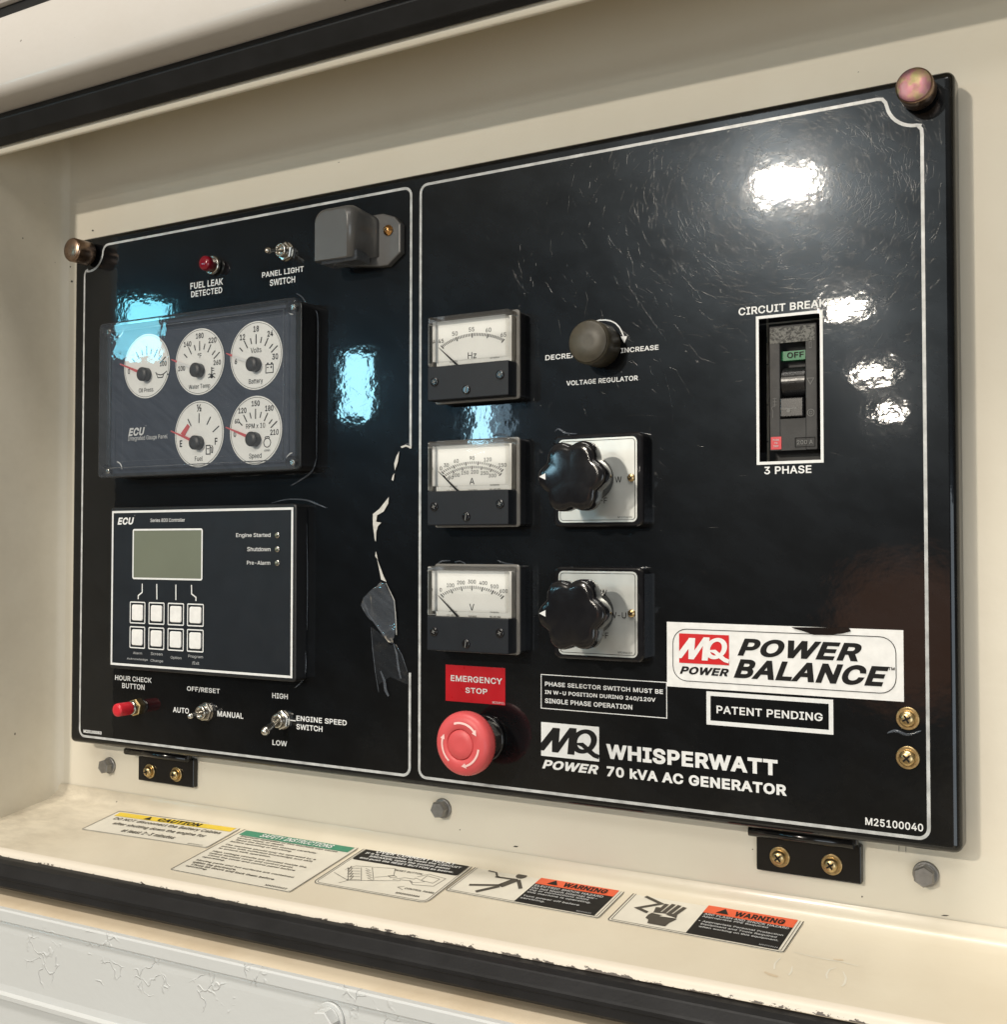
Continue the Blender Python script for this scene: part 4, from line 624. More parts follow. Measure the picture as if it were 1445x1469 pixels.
Q533/4,252 8,195 20,143 39,96 65,55 97,20 134,-7 177,-27 222,-39 270,-43 319,-38 344,-31 383,-84 468,-84 532,-80 497,-26 451,35 473,60 497,102 515,149 526,201 529,256 525,313 514,365 495,412 469,453 437,488 400,516 357,536 312,548 264,551 215,547 170,534 128,512 92,483 61,448 36,406 18,359 8,308/181,191 216,137 252,90 223,97 204,107 186,120 171,138 158,160 148,186 142,218 140,254 142,291 148,322 158,349 171,371 186,388 204,402 223,412 244,418 267,420 290,418 311,412 330,402 348,389 363,371 376,349 386,322 392,291 394,254 392,218 386,186 376,160 368,146 331,195 245,195
R449/24,-36 161,-36 161,162 225,162 331,-36 488,-36 363,194 381,206 405,229 423,257 436,288 443,320 445,355 442,390 434,422 420,453 401,481 376,504 346,522 312,535 275,542 236,545 24,545/233,291 161,291 161,416 253,415 281,407 297,395 306,378 309,352 306,327 297,311 282,299 270,295
S447/16,368 22,327 39,290 64,261 96,237 133,219 281,171 307,152 308,130 301,114 284,100 258,89 224,85 193,89 168,98 151,111 143,128 135,173 -3,173 8,97 19,65 36,37 59,12 85,-9 116,-25 150,-36 186,-43 226,-45 268,-42 306,-34 341,-21 372,-2 398,20 418,47 433,77 442,109 444,141 442,169 435,195 411,237 376,269 323,298 183,341 158,358 152,368 154,390 164,403 182,415 208,422 248,421 266,415 281,408 292,398 298,388 309,342 442,342 432,415 421,445 404,472 383,496 358,516 329,531 296,543 262,549 225,551 188,549 153,542 120,529 91,512 65,491 44,465 28,436 19,403
T449/-4,416 157,416 157,-36 293,-36 293,416 453,416 453,545 -4,545
U517/24,170 28,130 39,93 56,59 79,28 107,3 140,-18 178,-33 218,-41 261,-44 305,-41 346,-31 383,-15 415,7 443,33 465,64 481,99 490,137 493,173 493,545 357,545 355,160 345,131 326,108 298,93 259,88 220,93 191,108 172,131 162,161 160,545 24,545
V480/-35,545 179,-36 303,-36 514,545 369,545 256,218 290,206 255,218 241,174 226,218 192,206 226,218 110,545
W686/-31,545 127,-36 258,-36 343,277 428,-36 558,-36 717,545 575,545 492,222 407,545 278,545 194,222 110,545
X474/-47,-34 110,-36 211,109 182,129 211,109 238,145 262,109 292,129 263,109 363,-36 522,-35 319,263 512,543 355,545 269,421 298,400 269,421 238,375 208,420 178,400 208,421 123,545 -37,543 157,261
Y472/-48,545 167,198 167,-36 304,-36 304,198 520,545 361,545 236,340 111,545
Z438/6,58 6,-36 83,-36 85,-41 89,-36 435,-36 435,93 214,93 214,57 214,93 187,93 433,450 433,545 355,545 353,550 349,545 4,545 4,416 223,416 223,452 223,416 251,416
a389/-5,105 -2,75 6,47 20,22 37,1 58,-16 82,-29 108,-38 162,-44 210,-39 241,-26 241,-36 373,-36 370,285 364,315 353,340 321,378 299,394 243,415 192,420 144,415 96,400 53,371 34,351 18,328 -10,269 95,238 58,223 24,195 11,176 1,154 -4,131/126,247 144,275 172,292 208,294 232,283 239,265/205,136 200,171 206,136 240,139 236,120 227,103 210,90 187,83 172,82 137,89 128,100 131,115 145,124
b424/17,-36 148,-36 148,-23 181,-38 233,-44 270,-40 305,-29 336,-12 363,11 386,40 404,72 417,109 424,148 426,191 423,234 415,274 401,310 382,343 358,370 330,392 297,408 263,418 227,420 174,413 150,401 150,545 17,545/220,83 193,88 174,103 159,128 150,166 150,212 159,250 173,274 193,289 220,294 248,288 267,274 282,248 291,211 291,167 282,130 267,103 247,88
c396/10,103 25,66 46,34 71,6 101,-16 135,-32 171,-41 212,-44 276,-33 327,-8 372,37 391,74 409,128 284,159 261,109 249,95 231,86 206,83 178,88 157,104 142,130 133,167 133,208 142,245 158,272 178,288 206,294 231,290 248,281 260,269 283,220 413,253 370,343 326,386 265,413 204,420 165,416 128,406 95,388 66,365 42,337 22,304 9,267 1,228 -2,185 1,148
d424/1,144 9,103 23,67 42,34 66,7 95,-16 127,-32 162,-41 197,-44 250,-36 277,-23 277,-36 408,-36 408,545 275,545 275,401 244,414 192,420 155,416 121,406 89,389 62,366 39,338 21,305 8,269 1,229 -2,187/205,83 177,88 158,103 142,130 133,167 133,211 142,248 157,274 177,288 205,294 232,289 251,274 266,250 275,212 274,166 266,128 251,103 231,88
e404/-2,184 1,142 10,103 25,66 45,34 71,6 101,-16 136,-32 174,-41 214,-44 272,-37 322,-16 363,16 379,37 392,59 413,116 343,133 407,133 405,232 399,266 390,297 377,324 361,348 342,369 299,399 252,415 202,420 163,416 126,405 93,388 64,364 40,335 22,302 8,266 1,226/263,257 143,257 157,275 177,289 205,294 232,289 251,277/139,133 280,133 259,99 241,87 211,82 182,87 159,100 150,110
f254/-30,291 45,291 45,-36 178,-36 178,291 264,291 264,415 178,415 182,436 195,438 252,424 287,546 225,563 185,566 139,559 97,538 64,503 53,480 46,455 45,415 -30,415
g425/-2,189 1,146 10,107 24,71 44,40 69,14 93,-4 1,-56 31,-106 60,-139 100,-165 150,-181 209,-187 243,-184 275,-178 307,-168 336,-153 361,-132 382,-107 397,-76 406,-43 408,-9 408,415 277,415 276,401 244,415 193,420 156,416 121,406 90,389 62,366 40,338 21,306 8,270 1,231/146,-39 132,-21 163,-29 197,-31 249,-24 274,-13 273,-25 268,-38 259,-47 247,-54 229,-59 191,-60 171,-56/205,95 176,100 157,114 142,137 133,171 133,213 142,249 157,274 177,288 205,294 233,289 252,275 267,250 275,215 275,170 267,135 252,113 233,100
h410/17,-36 150,-36 151,242 158,265 170,280 187,290 209,293 226,291 238,287 246,280 253,270 258,255 260,234 260,-36 393,-36 393,243 391,278 383,311 371,340 354,365 334,386 309,402 283,412 255,419 224,420 190,416 150,402 150,545 17,545
i167/6,478 16,444 48,415 17,415 17,-36 150,-36 150,415 122,416 152,444 161,468 160,504 149,526 118,552 79,559 41,547 16,522
j167/-46,-179 35,-176 61,-170 85,-159 106,-144 123,-125 135,-103 144,-79 150,-30 150,415 122,416 151,444 160,468 160,504 148,526 118,552 79,559 41,547 15,522 7,498 7,463 19,440 47,415 17,415 16,-40 12,-49 -46,-51
k381/17,-36 150,-36 150,125 276,-36 372,-36 435,-30 400,22 249,214 386,354 417,403 360,415 269,415 150,293 150,545 17,545
l189/52,-9 79,-26 109,-36 142,-38 223,-26 198,96 150,88 150,545 17,545 17,81 21,47 32,17
m610/17,-36 150,-36 151,252 157,271 175,288 199,294 221,290 234,278 238,258 238,-36 371,-36 372,257 381,279 399,292 418,294 441,290 454,279 458,270 460,252 460,-36 593,-36 593,257 590,291 583,322 570,349 554,372 534,391 511,405 487,415 461,420 410,420 364,407 320,377 309,390 281,409 249,419 217,422 175,415 148,404 148,415 17,415
n410/17,-36 150,-36 151,242 158,265 170,280 187,290 209,293 226,291 238,287 246,280 253,270 258,255 260,234 260,-36 393,-36 393,243 391,278 383,311 371,340 354,365 333,386 309,402 283,412 255,419 224,420 190,416 148,401 148,415 17,415
o415/10,103 25,66 46,34 71,6 101,-16 135,-32 171,-41 210,-44 250,-40 287,-30 321,-12 350,11 374,39 393,72 407,109 415,148 417,190 414,233 405,273 390,310 370,342 345,370 315,392 280,408 244,418 204,420 165,416 128,406 95,388 66,365 42,337 22,304 9,267 1,228 -2,185 1,148/207,83 178,88 157,104 142,130 133,167 133,208 142,245 158,272 178,288 207,294 224,292 248,281 266,260 279,228 283,187 279,148 266,116 248,95 237,88
p424/17,-179 150,-179 150,-24 181,-38 233,-44 270,-40 305,-29 336,-12 363,11 386,40 404,72 417,109 424,148 426,191 423,234 415,274 401,310 382,343 358,370 330,392 297,408 263,418 227,420 174,413 148,400 148,415 17,415/220,83 193,88 174,103 159,128 150,166 150,212 159,250 173,274 193,289 220,294 248,288 267,274 282,248 291,211 291,167 282,130 267,103 247,88
q424/1,144 9,103 23,67 42,34 66,7 95,-16 127,-32 162,-41 197,-44 250,-36 275,-24 275,-179 408,-179 408,415 277,415 277,400 244,414 192,420 155,416 121,406 89,389 62,366 39,338 21,305 8,269 1,229 -2,187/205,83 177,88 158,103 142,130 133,167 133,211 142,248 157,274 177,288 205,294 232,289 251,274 266,250 275,212 274,166 266,128 251,103 231,88
r259/17,-36 150,-36 151,248 157,265 168,278 185,286 207,290 279,280 279,418 210,421 181,417 148,405 148,415 17,415
s365/9,58 21,33 37,12 56,-6 78,-20 128,-39 184,-44 217,-42 248,-36 277,-25 303,-11 325,7 344,29 357,54 365,82 367,111 362,144 349,174 329,200 303,219 258,238 371,264 350,324 325,364 288,395 240,415 185,420 154,418 125,412 98,402 73,388 52,371 34,350 21,325 13,298 11,270 16,236 29,205 50,180 76,160 106,146 -9,122/225,113 232,104 229,97 214,87 181,82 153,86 138,96 120,141/164,263 145,274 147,283 161,292 187,296 213,292 225,281 244,243
t227/-30,291 29,291 29,89 34,52 49,18 72,-8 101,-27 135,-37 170,-40 199,-38 256,-26 230,94 163,87 162,291 240,291 240,415 162,415 162,507 29,507 29,415 -30,415
u410/56,14 76,-7 101,-22 127,-33 155,-39 186,-41 220,-37 251,-27 262,-21 262,-36 393,-36 393,415 260,415 259,137 252,114 239,99 223,90 201,86 184,88 172,93 163,100 157,110 152,124 150,146 150,415 17,415 17,137 19,101 26,69 36,45
v389/-35,415 138,-36 251,-36 424,415 280,415 195,180 110,415
w567/-26,415 111,-36 226,-36 282,162 248,172 283,162 283,165 284,162 319,172 284,162 341,-36 456,-36 593,415 453,415 399,223 434,214 399,223 398,218 396,223 362,214 396,223 344,415 225,415 172,223 206,214 171,223 170,217 168,223 133,214 168,223 114,415
x379/-45,-35 111,-36 189,84 267,-36 423,-34 268,192 418,414 262,415 191,304 120,415 -37,414 111,195
y389/3,-164 62,-179 116,-179 156,-167 191,-144 208,-125 238,-71 424,415 280,415 195,180 110,415 -35,415 124,-2 99,-53 35,-45
z380/6,58 6,-36 375,-36 375,92 196,92 369,319 369,415 12,415 12,287 183,287
~453/23,206 17,178 15,114 142,114 151,174 161,171 240,114 282,102 326,103 369,118 389,132 406,149 420,171 430,197 435,225 438,289 311,289 301,229 291,231 211,289 170,301 126,300 84,285 63,271 46,253 32,232
½585/-11,412 -7,348 58,392 58,195 151,195 -5,-35 138,-36 534,543 391,545 184,243 184,545 70,545 -11,484/329,227 321,162 433,162 328,51 328,-36 589,-36 589,82 519,82 554,123 578,162 586,201 579,238 565,265 543,288 516,304 486,314 453,316 420,312 390,301 363,283 344,262/449,181 451,199 461,198 457,191
°316/7,394 10,368 18,342 29,319 45,298 64,280 85,266 109,255 135,249 161,247 188,250 213,257 237,269 257,284 275,303 290,324 301,348 307,374 309,400 306,427 298,453 287,476 271,497 253,515 231,530 207,541 182,547 155,549 129,546 103,538 80,527 59,511 41,493 26,471 15,447 9,421/147,373 132,388 133,409 149,424 169,423 184,407 184,387 169,373
•389/49,199 52,173 59,149 70,126 85,106 103,89 124,75 147,64 172,58 197,57 223,59 248,67 270,78 307,111 321,131 332,155 338,179 339,205 337,231 329,255 318,278 286,315 265,329 242,339 217,345 191,347 166,344 141,337 119,326 81,293 67,272 57,249 51,224"""
FONT = []
for blk in GLYPHS.split('\n=\n'):
    d = {}
    for row in blk.split('\n'):
        ch, rest = row[0], row[1:].split('/')
        d[ch] = (int(rest[0]) / 1000, [[tuple(int(k) / 1000 for k in p.split(',')) for p in r.split(' ')] for r in rest[1:] if r])
    FONT.append(d)
CAP = .509
def winding(c, x, y):
    w_ = 0
    for i in range(len(c)):
        (xa, ya), (xb, yb) = c[i - 1], c[i]
        if (ya <= y) != (yb <= y) and xa + (y - ya) / (yb - ya) * (xb - xa) > x: w_ += 1 if yb > ya else -1
    return w_
SHAPE = {}
def shape(k, ch):
    if (k, ch) not in SHAPE:
        loops = FONT[k][ch][1]; V = []; E_ = []
        for r in loops:
            i0 = len(V); V += [Vector(p) for p in r]; E_ += [(i0 + i, i0 + (i + 1) % len(r)) for i in range(len(r))]
        if V:
            v, e, fc = delaunay_2d_cdt(V, E_, [], 0, 1e-6)[:3]
            tr = []
            for t in fc:
                x, y = sum(v[i].x for i in t) / len(t), sum(v[i].y for i in t) / len(t)
                if sum(winding(r, x, y) for r in loops) != 0: tr.append(list(t))
            SHAPE[k, ch] = ([tuple(p) for p in v], tr)
        else: SHAPE[k, ch] = ([], [])
    return SHAPE[k, ch]
def glyphs(s, bold=0.0, shear=0.0, align='LEFT', line=1.0):
    k = 0 if bold < .009 else 1 if bold < .027 else 2
    V = []; F = []; x = 0
    for ch in s:
        v, t = shape(k, ch); n = len(V)
        V += [(x + a + shear * b, b, 0) for a, b in v]; F += [[i + n for i in q] for q in t]
        x += FONT[k][ch][0] + (0, .022, .040)[k]
    me = bpy.data.meshes.new('lettering'); me.from_pydata(V, [], F); return me
def fit(mb, s, x0, y0, x1, y1, z, bold=.018, shear=0.0, align='CENTER'):
    """lettering stretched to the box it fills"""
    me = glyphs(s, bold, shear, align)
    if not me.vertices: return
    xs = [v.co.x for v in me.vertices]; ys = [v.co.y for v in me.vertices]
    a, b, c, d = min(xs), max(xs), min(ys), max(ys)
    sx = (x1 - x0) / max(b - a, 1e-6); sy = (y1 - y0) / max(d - c, 1e-6)
    for v in me.vertices: v.co = ((v.co.x - a) * sx + x0, (v.co.y - c) * sy + y0, z)
    mb.b.from_mesh(me); bpy.data.meshes.remove(me)
def say(mb, s, x, y, h, z, bold=.012, shear=0.0, align='CENTER', wx=1.0):
    """lettering of cap height h placed about (x, y) (CENTER) or from x (LEFT) / to x (RIGHT)"""
    me = glyphs(s, bold, shear, 'LEFT')
    if not me.vertices: return
    xs = [v.co.x for v in me.vertices]; ys = [v.co.y for v in me.vertices]
    cap = CAP; k = h / cap; w_ = (max(xs) - min(xs)) * k * wx
    ox = {'CENTER': x - w_ / 2, 'LEFT': x, 'RIGHT': x - w_}[align] - min(xs) * k * wx
    for v in me.vertices: v.co = (v.co.x * k * wx + ox, v.co.y * k + y - h / 2, z)
    mb.b.from_mesh(me); bpy.data.meshes.remove(me)
def boxed(mb, s, c, a, b, z, bold=.018, shear=0.0):
    (x0, y1), (x1, y0) = K(c, *a, z), K(c, *b, z); q = min((y1 - y0) * .06, .00022); y0 += q; y1 -= q
    fit(mb, s, x0, y0, x1, y1, z, bold, shear)
# ================================================================== the enclosure
ZW = -.022
shear = lambda x: -.0205 * (x - .009)
XL, XR = -.34, 1.25
cab = thing('generator_enclosure', 'cream painted steel generator enclosure bay around the black control panel', 'enclosure', (.33, -.446, ZW))
WX = -.052
mb = MB(); mb.face([(WX, -.46, ZW), (XR, -.46, ZW), (XR, .22, ZW), (WX, .22, ZW)]); mb.build('back_panel', M['cream'], cab)
mb = MB()                                                     # left cheek with a soft inner corner
prof = [(ZW, WX + .006), (ZW + .0015, WX + .0018), (ZW + .006, WX)] + [(ZW + .02 + i * .02, WX) for i in range(5)]
for (za, xa), (zb, xb) in zip(prof, prof[1:]):
    f = mb.face([(xa, -.47, za), (xb, -.47, zb), (xb, .22, zb), (xa, .22, za)]); f.smooth = True
bmesh.ops.remove_doubles(mb.b, verts=mb.b.verts, dist=1e-6); mb.build('side_panel', M['cream'], cab)
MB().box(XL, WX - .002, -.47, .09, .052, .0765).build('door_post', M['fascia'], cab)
mb = MB(); mb.face([(1.2, -.47, ZW), (1.2, -.47, .078), (1.2, .16, .078), (1.2, .16, ZW)]); mb.build('side_panel', M['cream'], cab)
mb = MB()                                                     # shelf with a rolled back corner
sh = lambda z: SH0 + SHS * (z + .022)
shelf_prof = [(ZW + .0008, SH0 + .010), (ZW + .0022, SH0 + .0045), (ZW + .006, SH0 + .0006), (ZW + .011, sh(ZW + .011))]
zs = .0775
shelf_prof += [(.03, sh(.03)), (zs - .004, sh(zs - .004))]
mb.extrude_x(shelf_prof, WX, XR, lambda x: 0, 2)
for f in mb.b.faces: f.smooth = True
for v in mb.b.verts:
    if v.co.z > .05: v.co.z += shear(v.co.x); v.co.y = sh(v.co.z)
bmesh.ops.subdivide_edges(mb.b, edges=[e for e in mb.b.edges if abs(e.verts[0].co.x - e.verts[1].co.x) > .1], cuts=6)
mb.build('shelf', M['shelf'], cab)
mb = MB(); e0 = sh(zs - .004)
mb.extrude_x([(zs - .004, e0), (zs - .001, e0 - .0007), (zs + .0012, e0 - .0022), (zs + .0020, e0 - .005)], XL, XR, shear, 8, True)
for v in mb.b.verts: v.co.y += SHS * shear(v.co.x)
mb.build('shelf_edge', M['worn'], cab, 'pale folded shelf edge with chipped paint')
mb = MB()                                                     # lower rubber seal
sp = [(.078, -.4652), (.0840, -.4655), (.0885, -.4668), (.0893, -.4676), (.0950, -.4715), (.0962, -.4725), (.0962, -.4745), (.0957, -.4750), (.0957, -.4798), (.0945, -.4812), (.0930, -.4822), (.080, -.4845)]
mb.extrude_x(sp, XL, XR, shear, 8)
mb.build('rubber_seal', M['rubber'], cab)
mb = MB()
mb.extrude_x([(.078, -.4862), (.100, -.4868), (.1055, -.4876), (.1080, -.4892)], XL, XR, shear, 8, True); mb.build('sill', M['sill'], cab, 'rust stained beige sill under the seal')
mb = MB()
mb.extrude_x([(.1070, -.4885), (.1100, -.4889), (.1108, -.4900), (.1108, -.4966), (.1100, -.4976), (.1085, -.4980), (.1090, -.4990), (.1093, -.505), (.1093, -.540), (.1100, -.5445), (.1120, -.5462), (.1120, -.549), (.1096, -.5505), (.1096, -.64)], XL, XR, shear, 8)
mb.build('front_panel', M['white'], cab, 'white front panel with blistered cracked paint')
# upper hood: rim, seal, lip and fascia
mb = MB()
rim = [(.010, .16), (.030, .0900), (.0585, .0745), (.0610, .0710), (.0625, .0672), (.0618, .0635), (.0595, .0622), (.0575, .0640), (.0570, .075), (.0, .165)]
mb.extrude_x(rim, XL, XR, None, 2, True); mb.build('hood_rim', M['cream'], cab, 'thin rolled cream rim above the recess')
mb = MB()
mb.extrude_x([(.058, .0735), (.0640, .0672), (.0650, .0668), (.0715, .0690), (.0725, .0696), (.0780, .0800), (.0782, .0812), (.0770, .0852), (.060, .0860)], XL, XR, None, 2); mb.build('rubber_seal', M['rubber'], cab)
mb = MB()
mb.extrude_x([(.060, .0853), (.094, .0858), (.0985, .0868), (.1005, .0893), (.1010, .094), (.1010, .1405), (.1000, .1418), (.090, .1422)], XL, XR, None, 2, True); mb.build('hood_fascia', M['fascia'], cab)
mb = MB(); mb.extrude_x([(.0985, .1423), (.0975, .1500), (.0985, .1502)], XL, XR); mb.build('door_gap', M['dark'], cab)  # near-black strip standing in for the shade inside the gap
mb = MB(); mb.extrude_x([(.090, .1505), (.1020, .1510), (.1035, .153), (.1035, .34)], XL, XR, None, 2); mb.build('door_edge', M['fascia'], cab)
mb = MB(); mb.face([(XL, .1422, .0935), (XR, .1422, .0935), (XR, .1422, -.03), (XL, .1422, -.03)]); mb.build('roof_panel', M['cream'], cab)

def hexbolt(name, label, x, y, z0, af, hh, wr, m, group, a0=.3):
    t = thing(name, label, 'bolt', (x, y, z0), group)
    MB().lathe(x, y, [(wr, z0), (wr, z0 + .0012), (wr - .0005, z0 + .0017)], 32).build('washer', m, t)
    r = af / math.sqrt(3)
    MB().lathe(x, y, [(af / 2 * 1.12, z0 + .0017), (af / 2 * 1.1, z0 + .0026)], 32).build('flange', m, t)
    mb = MB(); mb.lathe(x, y, [(r, z0 + .0026), (r, z0 + .0026 + hh - .0006), (r * .90, z0 + .0026 + hh)], 6, False, a0)
    mb.build('head', m, t); return t
G = 'grey hex bolts along the bottom of the back wall'
hexbolt('hex_bolt', 'grey hex bolt left of the small left hinge bracket', .0094, -.4162, ZW, .0098, .0052, .0066, M['steel'], G, .3)
hexbolt('hex_bolt', 'grey hex bolt below the red emergency stop button', .3308, -.4139, ZW, .0098, .0050, .0066, M['steel'], G, .12)
hexbolt('hex_bolt', 'grey hex bolt right of the larger right hinge bracket', .6389, -.4137, ZW, .0098, .0050, .0068, M['steel'], G, .5)
hexbolt('hex_bolt', 'white painted hex bolt at the bottom edge on the blistered front panel',   .3365, -.5085, .1093 + shear(.341), .0130, .0068, .0098, M['white'], None, .2)
# ================================================================== control panel
X0, X1, Y0, Y1 = -.0134, .6606, -.3962, .0086
pan = thing('control_panel', 'large glossy black generator control panel with silver border lines and white lettering', 'control panel', (.32, -.3962, 0))
HX0, HX1, HY0, HY1 = .5562, .5902, -.1920, -.1120
mb = MB()
rings = []; 
base = rrect(X0, X1, Y0, Y1, .0045, 5)
for i in range(5):
    a = PI / 2 * i / 4; rings.append([(x, y, -.0045 * (1 - math.sin(a)) - .0) for x, y in inset(base, .0045 * (1 - math.cos(a)))])
rings.insert(0, [(x, y, -.0135) for x, y in base])
vs = [[mb.b.verts.new(p) for p in r] for r in rings]
for a, b in zip(vs, vs[1:]):
    for i in range(len(a)):
        f = mb.b.faces.new((a[i], a[(i + 1) % len(a)], b[(i + 1) % len(a)], b[i])); f.smooth = True
top = vs[-1]; hole = [mb.b.verts.new((x, y, 0)) for x, y in ((HX0, HY0), (HX1, HY0), (HX1, HY1), (HX0, HY1))]
hb = [mb.b.verts.new((v.co.x, v.co.y, -.0135)) for v in hole]
E = [mb.b.edges.get((top[i], top[(i + 1) % len(top)])) for i in range(len(top))] + [mb.b.edges.new((hole[i], hole[(i + 1) % 4])) for i in range(4)]
bmesh.ops.triangle_fill(mb.b, use_beauty=True, use_dissolve=False, edges=E)
for i in range(4): mb.b.faces.new((hole[i], hole[(i + 1) % 4], hb[(i + 1) % 4], hb[i]))
mb.build('faceplate', M['film'], pan)
# border lines: left and right fields, each a closed line with concave notches at the thumbscrews
ZL = .00018
def notch(cx, cy, a0, a1, r, n=10):
    return [(cx + r * math.cos(math.radians(a0 + (a1 - a0) * i / n)), cy + r * math.sin(math.radians(a0 + (a1 - a0) * i / n))) for i in range(n + 1)]
def corner(cx, cy, r, a0):
    return [(cx + r * math.cos(math.radians(a0 + 90 * i / 6)), cy + r * math.sin(math.radians(a0 + 90 * i / 6))) for i in range(7)]
LX0, LX1, RX0, RX1, BY, TY = -.0004, .3189, .3266, .6446, -.39, -.0003
lw = .0018
R_ = .0055
# left field starts below the torn place on its right side and runs clockwise back to it
tear0 = K('t', 402, 160)[1]; tear1 = K('t', 395, 1340)[1]
p = [(LX1, tear1), ] + list(reversed(corner(LX1 - R_, BY + R_, R_, 270))) + list(reversed(corner(LX0 + R_, BY + R_, R_, 180)))
p += [(LX0, -.0215), (LX0 + .0012, -.0188), (LX0 + .0035, -.0172)] + notch(.0058, -.0042, 255, 357, .0150) + [(.0222, -.0022), (.0245, -.0006), (.027, TY)]
p += list(reversed(corner(LX1 - R_, TY - R_, R_, 0))) + [(LX1, tear0)]
mb = MB(); mb.stroke(p, lw, ZL); mb.build('border_line', M['line'], pan)
p = list(reversed(corner(RX1 - R_, BY + R_, R_, 270))) + list(reversed(corner(RX0 + R_, BY + R_, R_, 180))) + list(reversed(corner(RX0 + R_, TY - R_, R_, 90)))
p += [(.6215, TY), (.6245, -.0008), (.6262, -.0030)] + notch(.6425, -.0020, 192, 276, .0160) + [(.6440 - .0012, -.0185), (RX1 - .0002, -.0205), (RX1, -.0235)]
mb = MB(); mb.stroke(p, lw, ZL, True); mb.build('border_line', M['line'], pan)
# printed legends
ZT = .0002
def legend(items, label=None, m='print'):
    mb = MB()
    for it in items: boxed(mb, *it[:4], ZT, *(it[4:] or (.016,)))
    return mb.build('legend', M[m], pan, label)
legend([('FUEL LEAK', 1, (517, 337), (642, 345)), ('DETECTED', 1, (520, 369), (639, 377))])
legend([('PANEL LIGHT', 1, (792, 296), (952, 295)), ('SWITCH', 1, (822, 324), (919, 337))])
legend([('HOUR CHECK', 2, (228, 770), (368, 803)), ('BUTTON', 2, (255, 800), (341, 830))])
legend([('OFF/RESET', 2, (504, 812), (630, 846))])
legend([('AUTO', 2, (450, 892), (511, 921))]); legend([('MANUAL', 2, (621, 907), (720, 941))])
legend([('HIGH', 2, (831, 838), (891, 866))]); legend([('LOW', 2, (832, 1018), (888, 1047))])
mb = MB()
for it in (('ENGINE SPEED', 2, (924, 925), (1117, 967)), ('SWITCH', 2, (924, 957), (1024, 991))): boxed(mb, *it, ZT)
mb.stroke([K(2, 899, 944), K(2, 922, 947)], .0007, ZT); mb.build('legend', M['print'], pan)
legend([('M25100050', 2, (107, 979), (176, 1001), .03)])
legend([('DECREASE', 3, (697, 376), (898, 387))]); legend([('INCREASE', 3, (1070, 341), (1256, 352))])
legend([('VOLTAGE REGULATOR', 3, (801, 503), (1154, 503))])
legend([('CIRCUIT BREAKER', 5, (284, 857), (632, 850))]); legend([('3 PHASE', 5, (371, 1396), (532, 1420), .02)])
mb = MB()
for it in (('PHASE SELECTOR SWITCH MUST BE', 4, (695, 747), (1278, 812)), ('IN W-U POSITION DURING 240/120V', 4, (695, 788), (1241, 853)), ('SINGLE PHASE OPERATION', 4, (695, 829), (1126, 889))): boxed(mb, *it, ZT)
(a, b), (c, d) = K(4, 677, 713), K(4, 1297, 929)
mb.stroke([(a, b), (a, d), (c, d), (c, b)], .0005, ZT, True); mb.build('legend', M['print'], pan)
mb = MB(); boxed(mb, 'WHISPERWATT', 0, (869.8, 1066), (1116, 1113.8), ZT, .045); boxed(mb, '70 kVA AC GENERATOR', 0, (870.7, 1098), (1129, 1142.4), ZT, .038)
mb.build('legend', M['print'], pan)
mb = MB(); boxed(mb, 'PATENT PENDING', 6, (209, 785), (570, 842), ZT, .02)
(a, b), (c, d) = K(6, 175, 738), K(6, 607, 886); wd = .0024
mb.stroke([(a + wd / 2, b - wd / 2), (a + wd / 2, d + wd / 2), (c - wd / 2, d + wd / 2), (c - wd / 2, b - wd / 2)], wd, ZT, True); mb.build('legend', M['print'], pan)
legend([('M25100040', 6, (715, 1165), (912, 1217), .014)])
# rotation arrow round the regulator knob
mb = MB(); q = [K(3, X, Y) for X, Y in ((940, 212), (965, 205), (995, 204), (1022, 209), (1045, 221), (1063, 240), (1076, 262), (1084, 286))]
mb.stroke(q, .0008, ZT); mb.sheet([K(3, 1069, 285), K(3, 1088, 318), K(3, 1102, 283)][::-1], ZT); mb.build('rotation_arrow', M['print'], pan)
# MQ emblem: a block with a slanted M and Q cut across it
def emblem(x0, x1, y0, y1, z):
    W_, H_ = x1 - x0, y1 - y0
    L = lambda u, v: (x0 + u * W_, y0 + v * H_)
    blk = MB(); blk.sheet([L(0, 0), L(1, 0), L(1, 1), L(0, 1)], z)
    s = MB(); z2 = z + .00012
    for poly in ([(0, .20), (.0, .38), (.21, .86), (.33, .86), (.33, .80), (.05, .16), (.0, .16)],      # rising stroke
                 [(.20, .86), (.33, .86), (.30, .14), (.19, .14)], [(.19, .14), (.30, .14), (.60, .90), (.50, .90)],
                 [(.50, .90), (.62, .90), (.58, .12), (.46, .12)]):
        s.sheet([L(*p) for p in poly], z2 + random.random() * .00004)
    n = 36; o_, i_ = [], []
    for k in range(n):
        a = 2 * PI * k / n; c_, s_ = math.cos(a), math.sin(a)
        o_.append(L(.745 + .215 * c_ + .05 * s_, .54 + .36 * s_)); i_.append(L(.745 + .115 * c_ + .03 * s_, .54 + .235 * s_))
    s.frame(o_, i_, z2 + .00005)
    s.stroke([L(.60, .46), L(.72, .44), L(.84, .27), L(.92, .17), L(1.0, .13)], [.03 * H_, .13 * H_, .15 * H_, .14 * H_, .13 * H_], z2 + .00008)
    return blk, s
(a, b), (c, d) = P(776.8, 1035.3), P(860, 1092.3)
blk, s = emblem(a, c, d, b, ZT)
boxed(blk, 'POWER', 0, (778, 1088.5), (859, 1111.5), ZT, .05, .28)
eb = blk.build('emblem', M['print'], pan); s.build('emblem_letters', M['ink'], eb)
